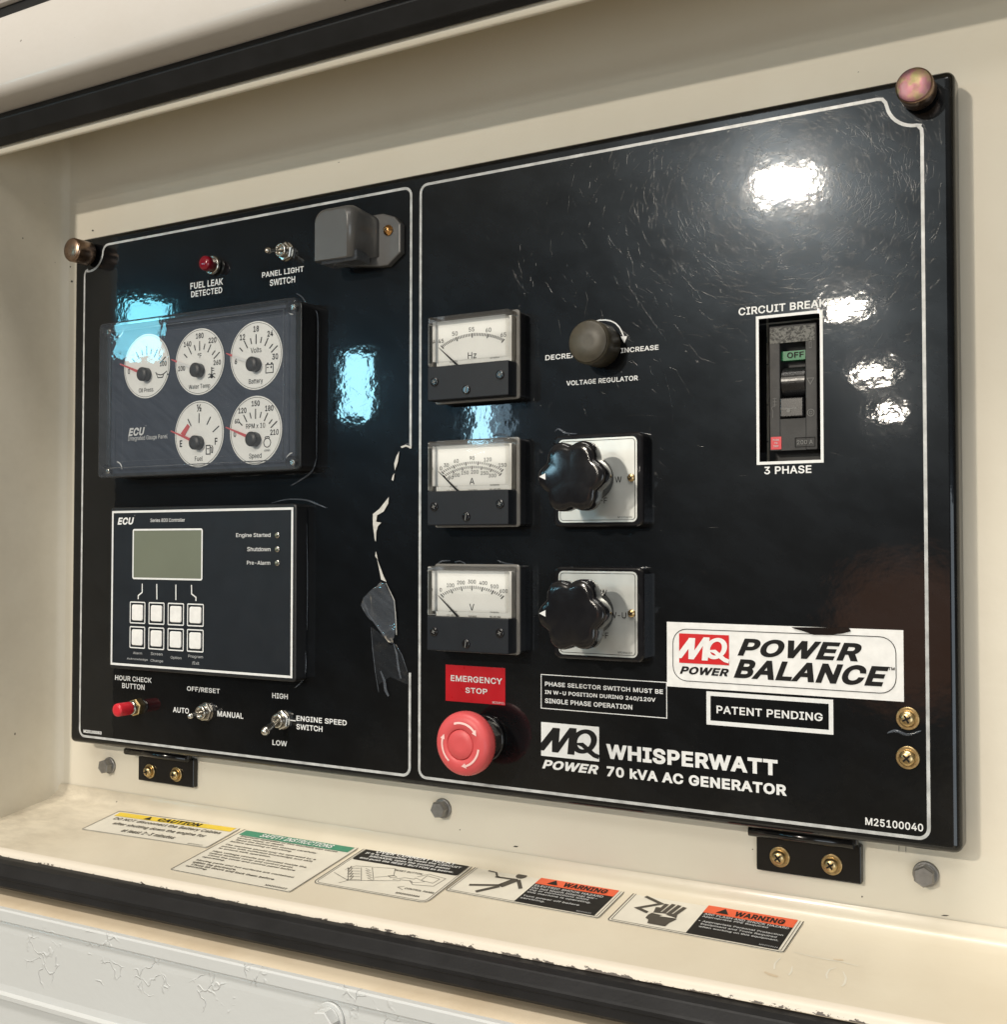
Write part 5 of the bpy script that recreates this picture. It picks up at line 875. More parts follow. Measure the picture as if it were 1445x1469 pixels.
# hairline scratches: shallow rounded furrows in every direction, massed round the mirrored ceiling lamp
random.seed(11)
mb = MB()
def scratch(x, y, a, L, wd, bend):
    n = 5; rows = []
    for i in range(n + 1):
        f = i / n - .5; t_ = a + bend * f
        px, py = x + math.cos(a) * L * f - math.sin(a) * bend * L * f * f, y + math.sin(a) * L * f + math.cos(a) * bend * L * f * f
        k = wd * (.25 + .75 * math.sin(PI * min(.97, max(.03, i / n)))); nx, ny = -math.sin(t_) * k, math.cos(t_) * k
        if not (X0 + .006 < px < X1 - .006 and Y0 + .006 < py < Y1 - .006) or (HX0 - .002 < px < HX1 + .002 and HY0 - .002 < py < HY1 + .002): return
        rows.append([mb.b.verts.new((px + nx * q, py + ny * q, .00006 + .13 * k * (1 - q * q))) for q in (1, .5, 0, -.5, -1)])
    for r0, r1 in zip(rows, rows[1:]):
        for j in range(4): mb.b.faces.new((r0[j], r0[j + 1], r1[j + 1], r1[j])).smooth = True
for k in range(3600):                                   # glint halo put into the shape: arcs laid round the mirrored lamp
    a = random.uniform(0, 2 * PI); r_ = min(.20, abs(random.gauss(.030, .040)) + .012)
    L = random.choice((.003, .004, .006, .009)) * random.uniform(.6, 1.3)
    scratch(.572 + r_ * math.cos(a) * 1.15, -.040 + r_ * math.sin(a) * .95, a + PI / 2 + random.gauss(0, .45), L, random.choice((.00004, .00005, .00006, .00009)), min(1.2, L / r_) * random.choice((1, 1, -.4)))
clusters = [(random.uniform(.36, .64), random.uniform(-.26, -.01), random.uniform(0, PI), random.uniform(.006, .02), 9) for k in range(34)]
clusters += [(random.uniform(.26, .315), random.uniform(-.22, -.06), random.uniform(0, PI), .012, 8) for k in range(8)] + [(random.uniform(.01, .31), random.uniform(-.37, -.01), random.uniform(0, PI), .015, 6) for k in range(10)]
for x, y, a, r_, n_ in clusters:
    for k in range(n_):
        scratch(random.gauss(x, r_), random.gauss(y, r_ * .7), random.gauss(a, .5), random.choice((.002, .003, .004, .006)) * random.uniform(.6, 1.3), random.choice((.00004, .00004, .00005, .00008)), random.uniform(-.2, .2))
for k in range(22): scratch(random.uniform(.34, .64), random.uniform(-.36, -.02), random.uniform(0, PI), random.uniform(.02, .05), .00005, random.uniform(-.3, .3))
mb.build('film_scratches', M['scratch'], pan, None, False, 'stuff')
# torn and lifted protective film
random.seed(3)
film_o = None
mb = MB(); tz = lambda i: .0004 + .0012 * random.random()
def filmy(name, pts, m, par, label, z0, amp_):
    global mb
    mb = MB(); fp = [K('t', *q) for q in pts]
    vsf = [mb.b.verts.new((*q, z0 + amp_ * 1.6 * ((i * 37) % 10) / 10)) for i, q in enumerate(fp)]
    es = [mb.b.edges.new((vsf[i], vsf[(i + 1) % len(vsf)])) for i in range(len(vsf))]
    bmesh.ops.triangle_fill(mb.b, edges=es, use_beauty=True)
    for _ in range(2):
        bmesh.ops.subdivide_edges(mb.b, edges=mb.b.edges, cuts=1, use_grid_fill=True); bmesh.ops.triangulate(mb.b, faces=mb.b.faces)
        for v in mb.b.verts: v.co.z += random.random() * amp_
    for f in mb.b.faces: f.smooth = True
    return mb.build(name, m, par, label, False)
film_o = filmy('torn_film', [(250, 862), (280, 868), (326, 962), (334, 1060), (333, 1140), (318, 1185), (292, 1178), (262, 1130), (225, 1075), (190, 1055), (150, 985), (165, 945), (205, 905)], M['loose'], pan, 'torn crumpled clear film curling from the panel', .0006, .0011)
filmy('film_tail', [(200, 1100), (262, 1145), (300, 1195), (330, 1190), (360, 1240), (392, 1335), (394, 1400), (372, 1392), (300, 1360), (240, 1400), (222, 1330), (208, 1210)], M['thin'], film_o, None, .0004, .0005)
def sliver(pts, wd, m='tear'):
    mb = MB(); n = len(pts); mb.stroke([K('t', *q) for q in pts], [wd * (.25 + .75 * math.sin(PI * (i + .3) / n)) for i in range(n)], .0016); mb.build('film_crease', M[m], film_o)
sliver([(162, 960), (186, 1030), (225, 1085), (262, 1130), (290, 1175)], .0012, 'crease'); sliver([(318, 1185), (335, 1240), (345, 1320), (357, 1370)], .0016, 'crease')
sliver([(250, 1330), (270, 1380), (276, 1430), (292, 1462)], .0022, 'crease'); sliver([(278, 866), (322, 958), (330, 1050), (334, 1140)], .0007)
sliver([(330, 1190), (362, 1245), (392, 1335)], .0006, 'crease'); sliver([(200, 1100), (208, 1210), (222, 1330), (240, 1440)], .0006, 'crease')
for poly in ([(290, 415), (287, 450), (262, 492), (228, 512), (224, 545), (250, 550), (232, 570), (224, 600), (222, 650), (216, 640), (206, 560), (206, 505), (240, 478)],
             [(352, 150), (378, 140), (408, 150), (408, 160), (380, 150), (358, 158)], [(345, 175), (338, 230), (322, 275), (318, 240), (330, 200)], [(320, 290), (314, 330), (304, 325), (312, 300)],
             [(222, 700), (232, 745), (228, 740), (218, 725)], [(228, 740), (262, 830), (278, 862), (250, 850), (240, 800)]):
    MB().sheet([K('t', *q) for q in poly][::-1], .00085).build('tear_edge', M['tear'], film_o)
# ridges where the film lifts round the boxed instruments
def ridge(c, pts, r=.0005):
    q = [Vector((*K(c, *p), .0004)) for p in pts]
    out = []
    for i in range(len(q) - 1):
        for k in range(6):
            t = k / 6; p0, p1, p2, p3 = q[max(i - 1, 0)], q[i], q[i + 1], q[min(i + 2, len(q) - 1)]
            out.append(.5 * ((2 * p1) + (p2 - p0) * t + (2 * p0 - 5 * p1 + 4 * p2 - p3) * t * t + (3 * p1 - p0 - 3 * p2 + p3) * t ** 3))
    out.append(q[-1]); n = len(out); mb = MB()
    mb.tube(out, [r * (.25 + .75 * math.sin(PI * (i + .3) / n)) for i in range(n)], 8); mb.build('film_crease', M['crease'], pan)
ridge(1, [(925, 378), (950, 395), (965, 430), (972, 500), (965, 570)], .0007)
ridge(1, [(985, 452), (1006, 458), (1008, 620), (1004, 850), (1003, 1010)], .0006)
ridge(1, [(1003, 1010), (985, 1060), (940, 1095), (905, 1115)], .0007)
ridge(2, [(830, 112), (890, 98), (960, 100), (1010, 118), (1040, 130)], .0006)
ridge(2, [(965, 190), (968, 400), (966, 600)], .0003)
ridge(2, [(960, 680), (962, 740), (950, 790), (920, 820)], .0006)
ridge(4, [(165, 168), (190, 155), (230, 152)], .0006); ridge(4, [(250, 160), (280, 155), (310, 172)], .0005); ridge(4, [(460, 150), (500, 165), (545, 170)], .0005)
ridge(3, [(745, 755), (765, 742), (800, 762), (855, 765)], .0006); ridge(3, [(440, 775), (480, 768), (520, 780)], .0006)
ridge(3, [(30, 826), (20, 815), (5, 822)], .0005)
ridge(6, [(790, 880), (820, 872), (860, 885), (905, 872)], .0008)
# ---- fasteners and brackets
def cross_recess(x, y, z, r, ang, par, m='ink'):
    mb = MB()
    for k in range(2):
        a = ang + k * PI / 2; dx, dy = math.cos(a) * r, math.sin(a) * r
        mb.stroke([(x - dx, y - dy), (x + dx, y + dy)], r * .42, z + k * .00003)
    return mb.build('cross_recess', M[m], par)
def panscrew(name, label, x, y, z0, wr, hr, m, group, ang, hh=.0030, cat='screw'):
    t = thing(name, label, cat, (x, y, z0), group)
    MB().lathe(x, y, [(wr, z0), (wr, z0 + .0009), (wr - .0004, z0 + .0012)], 32).build('washer', M[m], t)
    zt = z0 + .0012
    h = MB().lathe(x, y, [(hr, zt), (hr, zt + hh * .45), (hr * .86, zt + hh * .78), (hr * .55, zt + hh * .96), (hr * .2, zt + hh)], 28).build('head', M[m], t)
    cross_recess(x, y, zt + hh + .0001, hr * .55, ang, h); return t
panscrew('cross_head_screw', 'upper of two brass screws at the right panel edge, just below the large white sticker', .6347, -.3287, 0, .0060, .0042, 'brass', 'brass screws at the right edge of the panel', .5)
panscrew('cross_head_screw', 'lower of two brass screws at the right panel edge, nearer the printed part number', .6345, -.3490, 0, .0060, .0042, 'brass', 'brass screws at the right edge of the panel', .75)
def thumbscrew(label, x, y, face, b, L, r=.0094):
    t = thing('thumbscrew', label, 'knob', (x, y, 0), 'thumbscrews at the upper corners of the panel')
    MB().lathe(x, y, [(.0050, 0), (.0050, b)], 24).build('neck', M['bracket'], t)
    MB().lathe(x, y, [(r * .93, b), (r, b + .0007), (r, L - .0010), (r * .95, L)], 44).build('grip', M['thumb'], t)
    mb = MB(); mb.lathe(x, y, [(r * .95, L + .00005), (r * .90, L + .0005), (r * .30, L + .0007)], 44); mb.build('end_face', face, t)
thumbscrew('dull bronze thumbscrew at the upper left corner of the black panel', .0075, -.0062, M['thumb'], .0030, .0195)
thumbscrew('shiny pink and gold thumbscrew at the upper right corner of the black panel', .6436, -.0022, M['irid'], .0032, .0155)
def hinge(label, x0, x1, y0, screws, lip):
    z = -.0175
    t = thing('hinge_bracket', label, 'bracket', ((x0 + x1) / 2, y0, ZW), 'black hinge brackets under the panel')
    mb = MB(); mb.box(x0, x1, y0, -.4020, ZW + .0002, z, .001, .0006); mb.build('leaf', M['bracket'], t)
    mb = MB()
    mb.tube([(lip[0], -.4008, -.0135), (lip[1], -.4008, -.0135)], .0028, 14); mb.build('knuckle', M['bracket'], t)
    mb = MB(); mb.box(lip[0] + .004, lip[1] + .002, -.4010, -.3950, -.0160, -.0120, 0, .0004); mb.build('panel_leaf', M['bracket'], t)
    return t
hinge('small black hinge bracket under the left end of the panel', .0467, .1062, -.4233, 0, (.0375, .1040))
hinge('wide black hinge bracket under the right end of the panel', .5472, .6060, -.4232, 0, (.5445, .6030))
HS = 'brass screws in the hinge brackets'
for lab, u, v, wr, ang in (('left brass screw of the small left hinge bracket', 215.5, 1105.8, .0056, .3), ('right brass screw of the small left hinge bracket', 254, 1110.3, .0056, .1),
                           ('left brass screw of the wide right hinge bracket, greenish washer', 1119.3, 1228.5, .0058, .7), ('right brass screw of the wide right hinge bracket, next to its end', 1194.0, 1239.5, .0058, .6)):
    x, y = P(u, v, -.0175); panscrew('cross_head_screw', lab, x, y, -.0175, wr, .0040, 'brass', HS, ang, .0034)
# ================================================================== instruments of the left field
GX0, GX1, GY0, GY1 = .0430, .2388, -.1876, -.0690
gp = thing('gauge_panel', 'boxed gauge panel with five round white dials under a clear cover', 'gauge panel', (.1409, -.1283, 0))
ZF = .0150
mb = MB(); mb.box(GX0 + .001, GX1 - .001, GY0 + .001, GY1 - .001, 0, ZF, .004, .0005); mb.build('case', M['black'], gp)
mb = MB(); mb.sheet(rrect(.0490, .2330, -.1840, -.0718, .003), ZF + .0002); fplate = mb.build('dial_plate', M['navy2'], gp)
# plate line with concave corners round the screws
nx0, nx1, ny0, ny1, nr = .0560, .2310, -.1812, -.0730, .0062
p = []
for cx, cy, a0 in ((nx1, ny1, 270), (nx1, ny0, 180), (nx0, ny0, 90), (nx0, ny1, 0)):
    p += [(cx + nr * math.cos(math.radians(a0 - i * 90 / 6)), cy + nr * math.sin(math.radians(a0 - i * 90 / 6))) for i in range(7)]
mb = MB(); mb.stroke(p, .0009, ZF + .0004, True)
boxed(mb, 'ECU', 'g', (200, 876), (306, 925), ZF + .0004, .03, .25)
boxed(mb, 'Integrated Gauge Panel', 'g', (198, 930), (452, 953), ZF + .0004, .0)
say(mb, 'o', *K('g', 316, 862, ZF), .0009, ZF + .0004, 0)
mb.build('plate_print', M['print'], fplate)
ZD = ZF + .0005
def dial(cx, cy, name, nums, unit, ticks, icon, white=False, wedge=False, R=.0243):
    g = bpy.data.objects.new('gauge', None); sc.collection.objects.link(g); g.parent = gp; ORG_parent(g)
    g['label'] = name
    mb = MB(); mb.sheet(circ(cx, cy, R, 56), ZD); mb.build('dial_face', M['dial'], g)
    q = lambda x, y: (cx + x * R, cy + y * R)
    z = ZD + .0002; mb = MB()
    mb.stroke(circ(cx, cy, R * .955, 56), R * .012, z, True)
    for s, x, y, h in nums: say(mb, s, *q(x, y), h * R, z, .012, wx=.8)
    for s, x, y, h in unit: say(mb, s, *q(x, y), h * R, z, .008, wx=.86)
    for (xa, ya, xb, yb) in ticks: mb.stroke([q(xa, ya), q(xb, yb)], R * .035, z)
    icon(mb, q, R, z); mb.build('dial_print', M['ink'], g)
    if wedge: MB().sheet([q(-.75, .05), q(-.60, -.06), q(-.37, .24), q(-.47, .33)], z + .0001).build('red_zone', M['needlered'], g)
    mb = MB(); zn = ZD + .0030
    n0, n1 = Vector(q(-.10, -.22)), Vector(q(-.80, .04)); n2 = Vector(q(-1.04, .13)); d = (n1 - n0).normalized(); w_ = Vector((-d.y, d.x)) * R
    def slab(a, b, wa, wb):
        pl = [a - w_ * wa, b - w_ * wb, b + w_ * wb, a + w_ * wa]
        m_ = MB(); m_.prism([tuple(t) for t in pl], zn, zn + .0004); return m_
    if white:
        slab(n0, n1, .045, .035).build('needle', M['needlewhite'], g); slab(n1, n2, .035, .012).build('needle_tip', M['needlered'], g)
    else: slab(n0, n2, .05, .015).build('needle', M['needlered'], g)
    hx, hy = q(0, -.27)
    MB().lathe(hx, hy, [(R * .215, ZD), (R * .215, ZD + .0050), (R * .19, ZD + .0056), (R * .09, ZD + .0060)], 32).build('hub', M['hub'], g)
def ORG_parent(g): pass
T7 = [(0, .62, 0, .33), (-.22, .52, -.17, .35), (.22, .52, .17, .35), (-.465, .475, -.33, .25), (.465, .475, .33, .25), (-.64, .28, -.51, .16), (.64, .28, .51, .16), (.82, .22, .58, .04)]
def ic_batt(mb, q, R, z):
    mb.stroke([q(.38, -.30), q(.38, -.54), q(.66, -.54), q(.66, -.30)], R * .025, z, True)
    mb.stroke([q(.42, -.27), q(.48, -.27)], R * .05, z); mb.stroke([q(.57, -.27), q(.63, -.27)], R * .05, z)
    mb.stroke([q(.42, -.38), q(.49, -.38)], R * .025, z); mb.stroke([q(.55, -.38), q(.62, -.38)], R * .025, z); mb.stroke([q(.585, -.345), q(.585, -.415)], R * .025, z)
def ic_temp(mb, q, R, z):
    mb.stroke([q(.50, -.20), q(.50, -.46)], R * .04, z); mb.sheet(circ(*q(.50, -.46), R * .06, 12), z + .00004)
    for k in (-.24, -.31): mb.stroke([q(.50, k), q(.60, k)], R * .025, z)
    mb.stroke([q(.36, -.52), q(.43, -.49), q(.50, -.53), q(.57, -.49), q(.64, -.53)], R * .028, z)
    mb.stroke([q(.36, -.42), q(.42, -.40), q(.46, -.42)], R * .025, z); mb.stroke([q(.55, -.42), q(.60, -.40), q(.65, -.42)], R * .025, z)
def ic_oil(mb, q, R, z):
    mb.stroke([q(.42, -.26), q(.50, -.40), q(.70, -.40), q(.74, -.30), q(.62, -.32), q(.52, -.30)], R * .03, z, True)
    mb.stroke([q(.74, -.30), q(.88, -.22)], R * .03, z); mb.stroke([q(.40, -.22), q(.46, -.32)], R * .03, z); mb.sheet(circ(*q(.92, -.32), R * .03, 8), z)
def ic_fuel(mb, q, R, z):
    mb.stroke([q(.30, -.62), q(.30, -.36), q(.46, -.36), q(.46, -.62)], R * .03, z, True); mb.stroke([q(.33, -.46), q(.43, -.46)], R * .025, z)
    mb.stroke([q(.46, -.40), q(.52, -.44), q(.52, -.58), q(.56, -.58), q(.57, -.42), q(.52, -.36)], R * .025, z)
def ic_eng(mb, q, R, z):
    mb.stroke(circ(*q(.45, -.38), R * .13, 20), R * .025, z, True); mb.stroke([q(.36, -.25), q(.39, -.21), q(.51, -.21), q(.54, -.25)], R * .025, z)
    say(mb, 'r/min', *q(.45, -.60), R * .07, z, 0)
GX, GYT, GYB, GS = .1969, -.1050, -.1578, .0545
dial(GX, GYT, 'battery voltage dial marked Volts', [('6', -.78, -.11, .16), ('12', -.53, .58, .16), ('18', 0, .78, .16), ('24', .54, .59, .16), ('30', .73, -.09, .16)], [('Volts', 0, .16, .15), ('Battery', 0, -.74, .14)], T7, ic_batt, True)
dial(GX - GS, GYT, 'water temperature dial marked in degrees F', [('100', -.74, -.15, .14), ('140', -.50, .57, .15), ('180', 0, .78, .15), ('220', .52, .60, .15), ('260', .72, -.08, .14)], [('°F', 0, .18, .15), ('Water Temp', 0, -.74, .13)], T7, ic_temp, True)
dial(GX - 2 * GS, GYT + .001, 'oil pressure dial', [('0', -.78, -.11, .15), ('100', .72, .02, .14)], [('Oil Press.', 0, -.74, .13)], T7, ic_oil)
dial(GX - GS, GYB, 'fuel level dial marked E and F', [('E', -.74, -.26, .19), ('F', .70, -.25, .19), ('½', 0, .78, .2)], [('Fuel', 0, -.74, .14)], [(0, .62, 0, .33), (-.46, .47, -.32, .25), (.47, .49, .32, .26), (.82, .20, .56, .03)], ic_fuel, False, True)
dial(GX, GYB, 'engine speed dial marked RPM x 10', [('0', -.80, -.08, .15), ('60', -.72, .30, .13), ('120', -.51, .60, .15), ('150', 0, .78, .15), ('180', .52, .61, .15), ('210', .72, -.09, .15)], [('RPM x 10', 0, .13, .14), ('Speed', 0, -.74, .14)], T7, ic_eng)
# clear cover: front sheet, rim walls, corner bosses with screws
mb = MB(); ZC = .0222
outer = rrect(GX0, GX1, GY0, GY1, .004, 5)
mb.rings([[(x, y, ZF + .0003) for x, y in outer], [(x, y, ZC - .0012) for x, y in outer], [(x, y, ZC - .0004) for x, y in inset(outer, .0004)], [(x, y, ZC) for x, y in inset(outer, .0012)]], False, True)
inn = rrect(GX0 + .006, GX1 - .006, GY0 + .006, GY1 - .006, .001, 5)
mb.rings([[(x, y, ZF + .0003) for x, y in inn], [(x, y, ZC - .0018) for x, y in inn]], False, False)
cover = mb.build('clear_cover', M['clear'], gp, fix=False)
mb = MB(); q_ = [(GX0 + .0105, GY0 + .0075), (GX1 - .0125, GY0 + .0075), (GX1 - .0125, GY1 - .0070), (GX0 + .0105, GY1 - .0070)]  # pale tubes stand in for glints along the cover's bevelled edges
mb.tube([(*q_[1], ZC - .0019), (*q_[2], ZC - .0019)], .0005, 8); mb.tube([(*q_[2], ZC - .0019), (*q_[3], ZC - .0019)], .0004, 8)
mb.tube([(*q_[3], ZC - .0019), (*q_[0], ZC - .0019)], .0004, 8); mb.tube([(*q_[0], ZC - .0019), (*q_[1], ZC - .0019)], .0004, 8); mb.build('edge_glint_rib', M['crease'], cover)
for bx, by, sx, sy in ((GX0, GY1, 1, -1), (GX1, GY1, -1, -1), (GX0, GY0, 1, 1), (GX1, GY0, -1, 1)):
    cx, cy = bx + sx * .0062, by + sy * .0058
    MB().lathe(cx, cy, [(.0046, ZF + .0005), (.0046, ZC - .0022)], 28, cap0=False, cap1=False).build('boss', M['clear'], gp)
    mb = MB(); mb.lathe(cx, cy, [(.0021, ZF + .0006), (.0021, ZF + .0030), (.0015, ZF + .0034)], 20); sw = mb.build('screw', M['chrome'], gp)
# ---- controller
cx0, cx1, cy0, cy1 = .0470, .2280, -.3304, -.2124
ec = thing('engine_controller', 'dark engine controller with grey LCD, eight white keys and three status lights', 'controller', (.1375, -.2714, 0))
ZE = .0108
mb = MB(); mb.box(cx0 - .0022, cx1 + .0026, cy0 - .0026, cy1 + .0026, 0, ZE, .003, .0010); mb.build('case', M['black'], ec)
mb = MB(); mb.sheet(rrect(cx0, cx1, cy0, cy1, .001), ZE + .0002); ov = mb.build('overlay', M['navy'], ec)
z = ZE + .0004; mb = MB(); lw2 = .0017
mb.stroke([(cx0 + lw2 / 2, cy0 + lw2 / 2), (cx1 - lw2 / 2, cy0 + lw2 / 2), (cx1 - lw2 / 2, cy1 - lw2 / 2), (cx0 + lw2 / 2, cy1 - lw2 / 2)], lw2, z, True)
E4 = lambda X, Y: K('e', X, Y, ZE)
boxed(mb, 'ECU', 'e', (130, 190), (236, 239), z, .035, .22); say(mb, 'o', *E4(243, 178), .0009, z, 0)
boxed(mb, 'Series 800 Controller', 'e', (343, 197), (566, 220), z, .004)
for s, a, b in (('Engine Started', (898, 291), (1120, 326)), ('Shutdown', (970, 381), (1120, 412)), ('Pre-Alarm', (968, 470), (1118, 500))): boxed(mb, s, 'e', a, b, z, .008)
for pts in ([(292, 620), (292, 676), (266, 697), (266, 720)], [(386, 622), (387, 722)], [(510, 626), (510, 726)], [(611, 628), (612, 686), (640, 708), (640, 732)]):
    mb.stroke([E4(*p) for p in pts], .0010, z)
mb.build('overlay_print', M['print'], ov)
mb = MB()
for s, a, b in (('Alarm', (230, 1058), (288, 1080)), ('Acknowledge', (190, 1096), (325, 1124)), ('Screen', (345, 1061), (420, 1088)), ('Change', (343, 1106), (425, 1136)), ('Option', (473, 1086), (543, 1116)), ('Program', (588, 1078), (683, 1110)), ('/Exit', (612, 1121), (658, 1150))):
    boxed(mb, s, 'e', a, b, z, .0)
mb.build('key_captions', M['printdim'], ov)
(a, b), (c, d) = E4(232, 266), E4(683, 600)
mb = MB(); mb.frame(rrect(a, c, d, b, .0018), inset(rrect(a, c, d, b, .0018), .0013), z + .0002); lf = mb.build('display_frame', M['print'], ec)
mb = MB(); mb.sheet(inset(rrect(a, c, d, b, .0018), .0011), z + .0001); mb.build('display', M['lcd'], ec)
kx = [E4(262, 810)[0], E4(385, 812)[0], E4(510, 817)[0], E4(637, 822)[0]]; ky = [E4(450, 815)[1], E4(447, 978)[1]]
for y in ky:
    for x in kx:
        h = .0083; r0 = rrect(x - h, x + h, y - h, y + h, .0011)
        mb = MB(); mb.frame(r0, inset(r0, .0009), z + .0001); fr = None
        k = MB().box(x - .0058, x + .0058, y - .0060, y + .0060, ZE, ZE + .0010, .0016, .0005).build('key', M['keycap'], ec)
        mb.build('key_outline', M['print'], k)
for Y in (306, 397, 486):
    x, y = E4(1167, Y)
    l_ = MB().lathe(x, y, [(.0021, ZE), (.0021, ZE + .0008), (.0015, ZE + .0010)], 20).build('status_light', M['chrome'], ec)
    MB().lathe(x, y, [(.0013, ZE + .0010), (.0011, ZE + .0018), (.0005, ZE + .0022)], 16).build('lens', M['lcd'], l_)
# ---- indicator, toggles, push button
x, y = .1412, -.0313
t = thing('indicator_lamp', 'dark red fuel leak indicator lamp with thin metal bezel above its legend', 'indicator light', (x, y, 0))
MB().lathe(x, y, [(.0070, 0), (.0070, .0030), (.0062, .0036)], 32).build('bezel', M['chrome'], t)
MB().lathe(x, y, [(.0056, .0036), (.0055, .0095), (.0050, .0110), (.0028, .0118), (.0008, .0119)], 32).build('lens', M['lens'], t)
def toggle(label, x, y, tip, r0=.0016, r1=.0026, a0=.2):
    t = thing('toggle_switch', label, 'switch', (x, y, 0), 'toggle switches on the panel')
    MB().lathe(x, y, [(.0068, 0), (.0068, .0006)], 32).build('washer', M['chrome'], t)
    mb = MB(); r = .0069
    mb.lathe(x, y, [(r, .0007), (r, .0027), (r * .9, .0033), (.0050, .0034)], 6, False, a0); mb.build('nut', M['chrome'], t)
    MB().lathe(x, y, [(.0049, .0033), (.0049, .0068), (.0042, .0072), (.0034, .0070), (.0030, .0052)], 28).build('bushing', M['chrome'], t)
    p0 = Vector((x, y, .0058)); p1 = Vector(tip); d = p1 - p0
    mb = MB(); mb.tube([p0, p0 + d * .5, p0 + d * .86, p0 + d * .96], [r0, r0 * 1.15, r1 * .93, r1], 16)
    mb.ball(tuple(p0 + d * .96), r1 * .99); mb.build('lever', M['chrome'], t)
    return t
def at(u, v, z): return (*P(u, v, z), z)
toggle('panel light toggle switch, chrome lever leaning left, beside the grey lamp', *P(407.0, 360.5, .003), at(383.4, 359.8, .0185), .0013, .0022, .3)
toggle('auto, off and manual toggle switch, lever leaning to AUTO', *P(292.3, 1021.3, .003), at(272.6, 1027.2, .0155), .0013, .0021, .15)
toggle('engine speed toggle switch, thicker chrome lever pointing down to LOW', *P(402.0, 1033.0, .003), at(380.0, 1049.3, .0185), .0021, .0030, .4)
x, y = .0638, -.3630
t = thing('push_button', 'small red hour check push button on a metal collar', 'push button', (x, y, 0))
MB().lathe(x, y, [(.0068, 0), (.0068, .0026), (.0060, .0032)], 6, False, .3).build('nut', M['brass'], t)
MB().lathe(x, y, [(.0052, .0032), (.0052, .0062), (.0046, .0066)], 28).build('collar', M['chrome'], t)
MB().lathe(x, y, [(.0047, .0068), (.0050, .0080), (.0050, .0185), (.0047, .0195), (.0030, .0199), (.0006, .0199)], 36).build('cap', M['cap'], t)
# ---- lamp above the gauges
lx, ly = .2737, -.0325
t = thing('panel_lamp', 'grey hooded panel lamp screwed to the top of the left field', 'lamp', (lx, ly, 0))
fl = [(lx + .0396, ly - .0115), (lx + .0396, ly + .0075), (lx + .0345, ly + .0130), (lx + .0250, ly + .0165), (lx - .0220, ly + .0165), (lx - .0220, ly - .0130), (lx + .0220, ly - .0190), (lx + .0290, ly - .0190)]
MB().prism(fl[::1], 0, .0046, .0010).build('flange', M['greyplastic'], t)
def hood(z, x0, x1, y0, y1, rl, rr, n=6):
    pts = []
    for cx, cy, a0, r in ((x1 - rr, y1 - rr, 0, rr), (x0 + rl, y1 - rl, 90, rl)):
        pts += [(cx + r * math.cos(math.radians(a0 + 90 * i / n)), cy + r * math.sin(math.radians(a0 + 90 * i / n)), z) for i in range(n + 1)]
    return pts + [(x0, y0, z), (x1, y0, z)]
hx0, hx1, hy0, hy1 = .2570, .2905, -.0480, -.0125
rs = []
for z_, dl, dr, dt in ((.0040, .004, -.0060, .0045), (.0065, .002, -.0035, .0032), (.0100, .001, -.0015, .0018), (.0150, .0005, -.0004, .0006), (.0205, 0, 0, 0), (.0235, .0004, .0008, .0006), (.0258, .0010, .0022, .0016), (.0270, .0020, .0045, .0034)):
    rs.append(hood(z_, hx0 + dl, hx1 - dr, hy0 + (.003 if z_ < .012 else 0), hy1 - dt, .0085, .006))
MB().rings(rs, True, True, True).build('housing', M['greyplastic'], t)
MB().box(hx0 + .004, hx1 + .0010, hy0 - .0022, hy0 + .0046, .0090, .0235, .001, .0008).build('lens', M['loose'], t)
sxx, syy = lx + .0300, ly + .0042
s_ = MB().lathe(sxx, syy, [(.0036, .0048), (.0036, .0056), (.0026, .0058), (.0025, .0074), (.0012, .0080)], 24).build('screw', M['copper'], t)
cross_recess(sxx, syy, .0081, .0014, .5, s_)
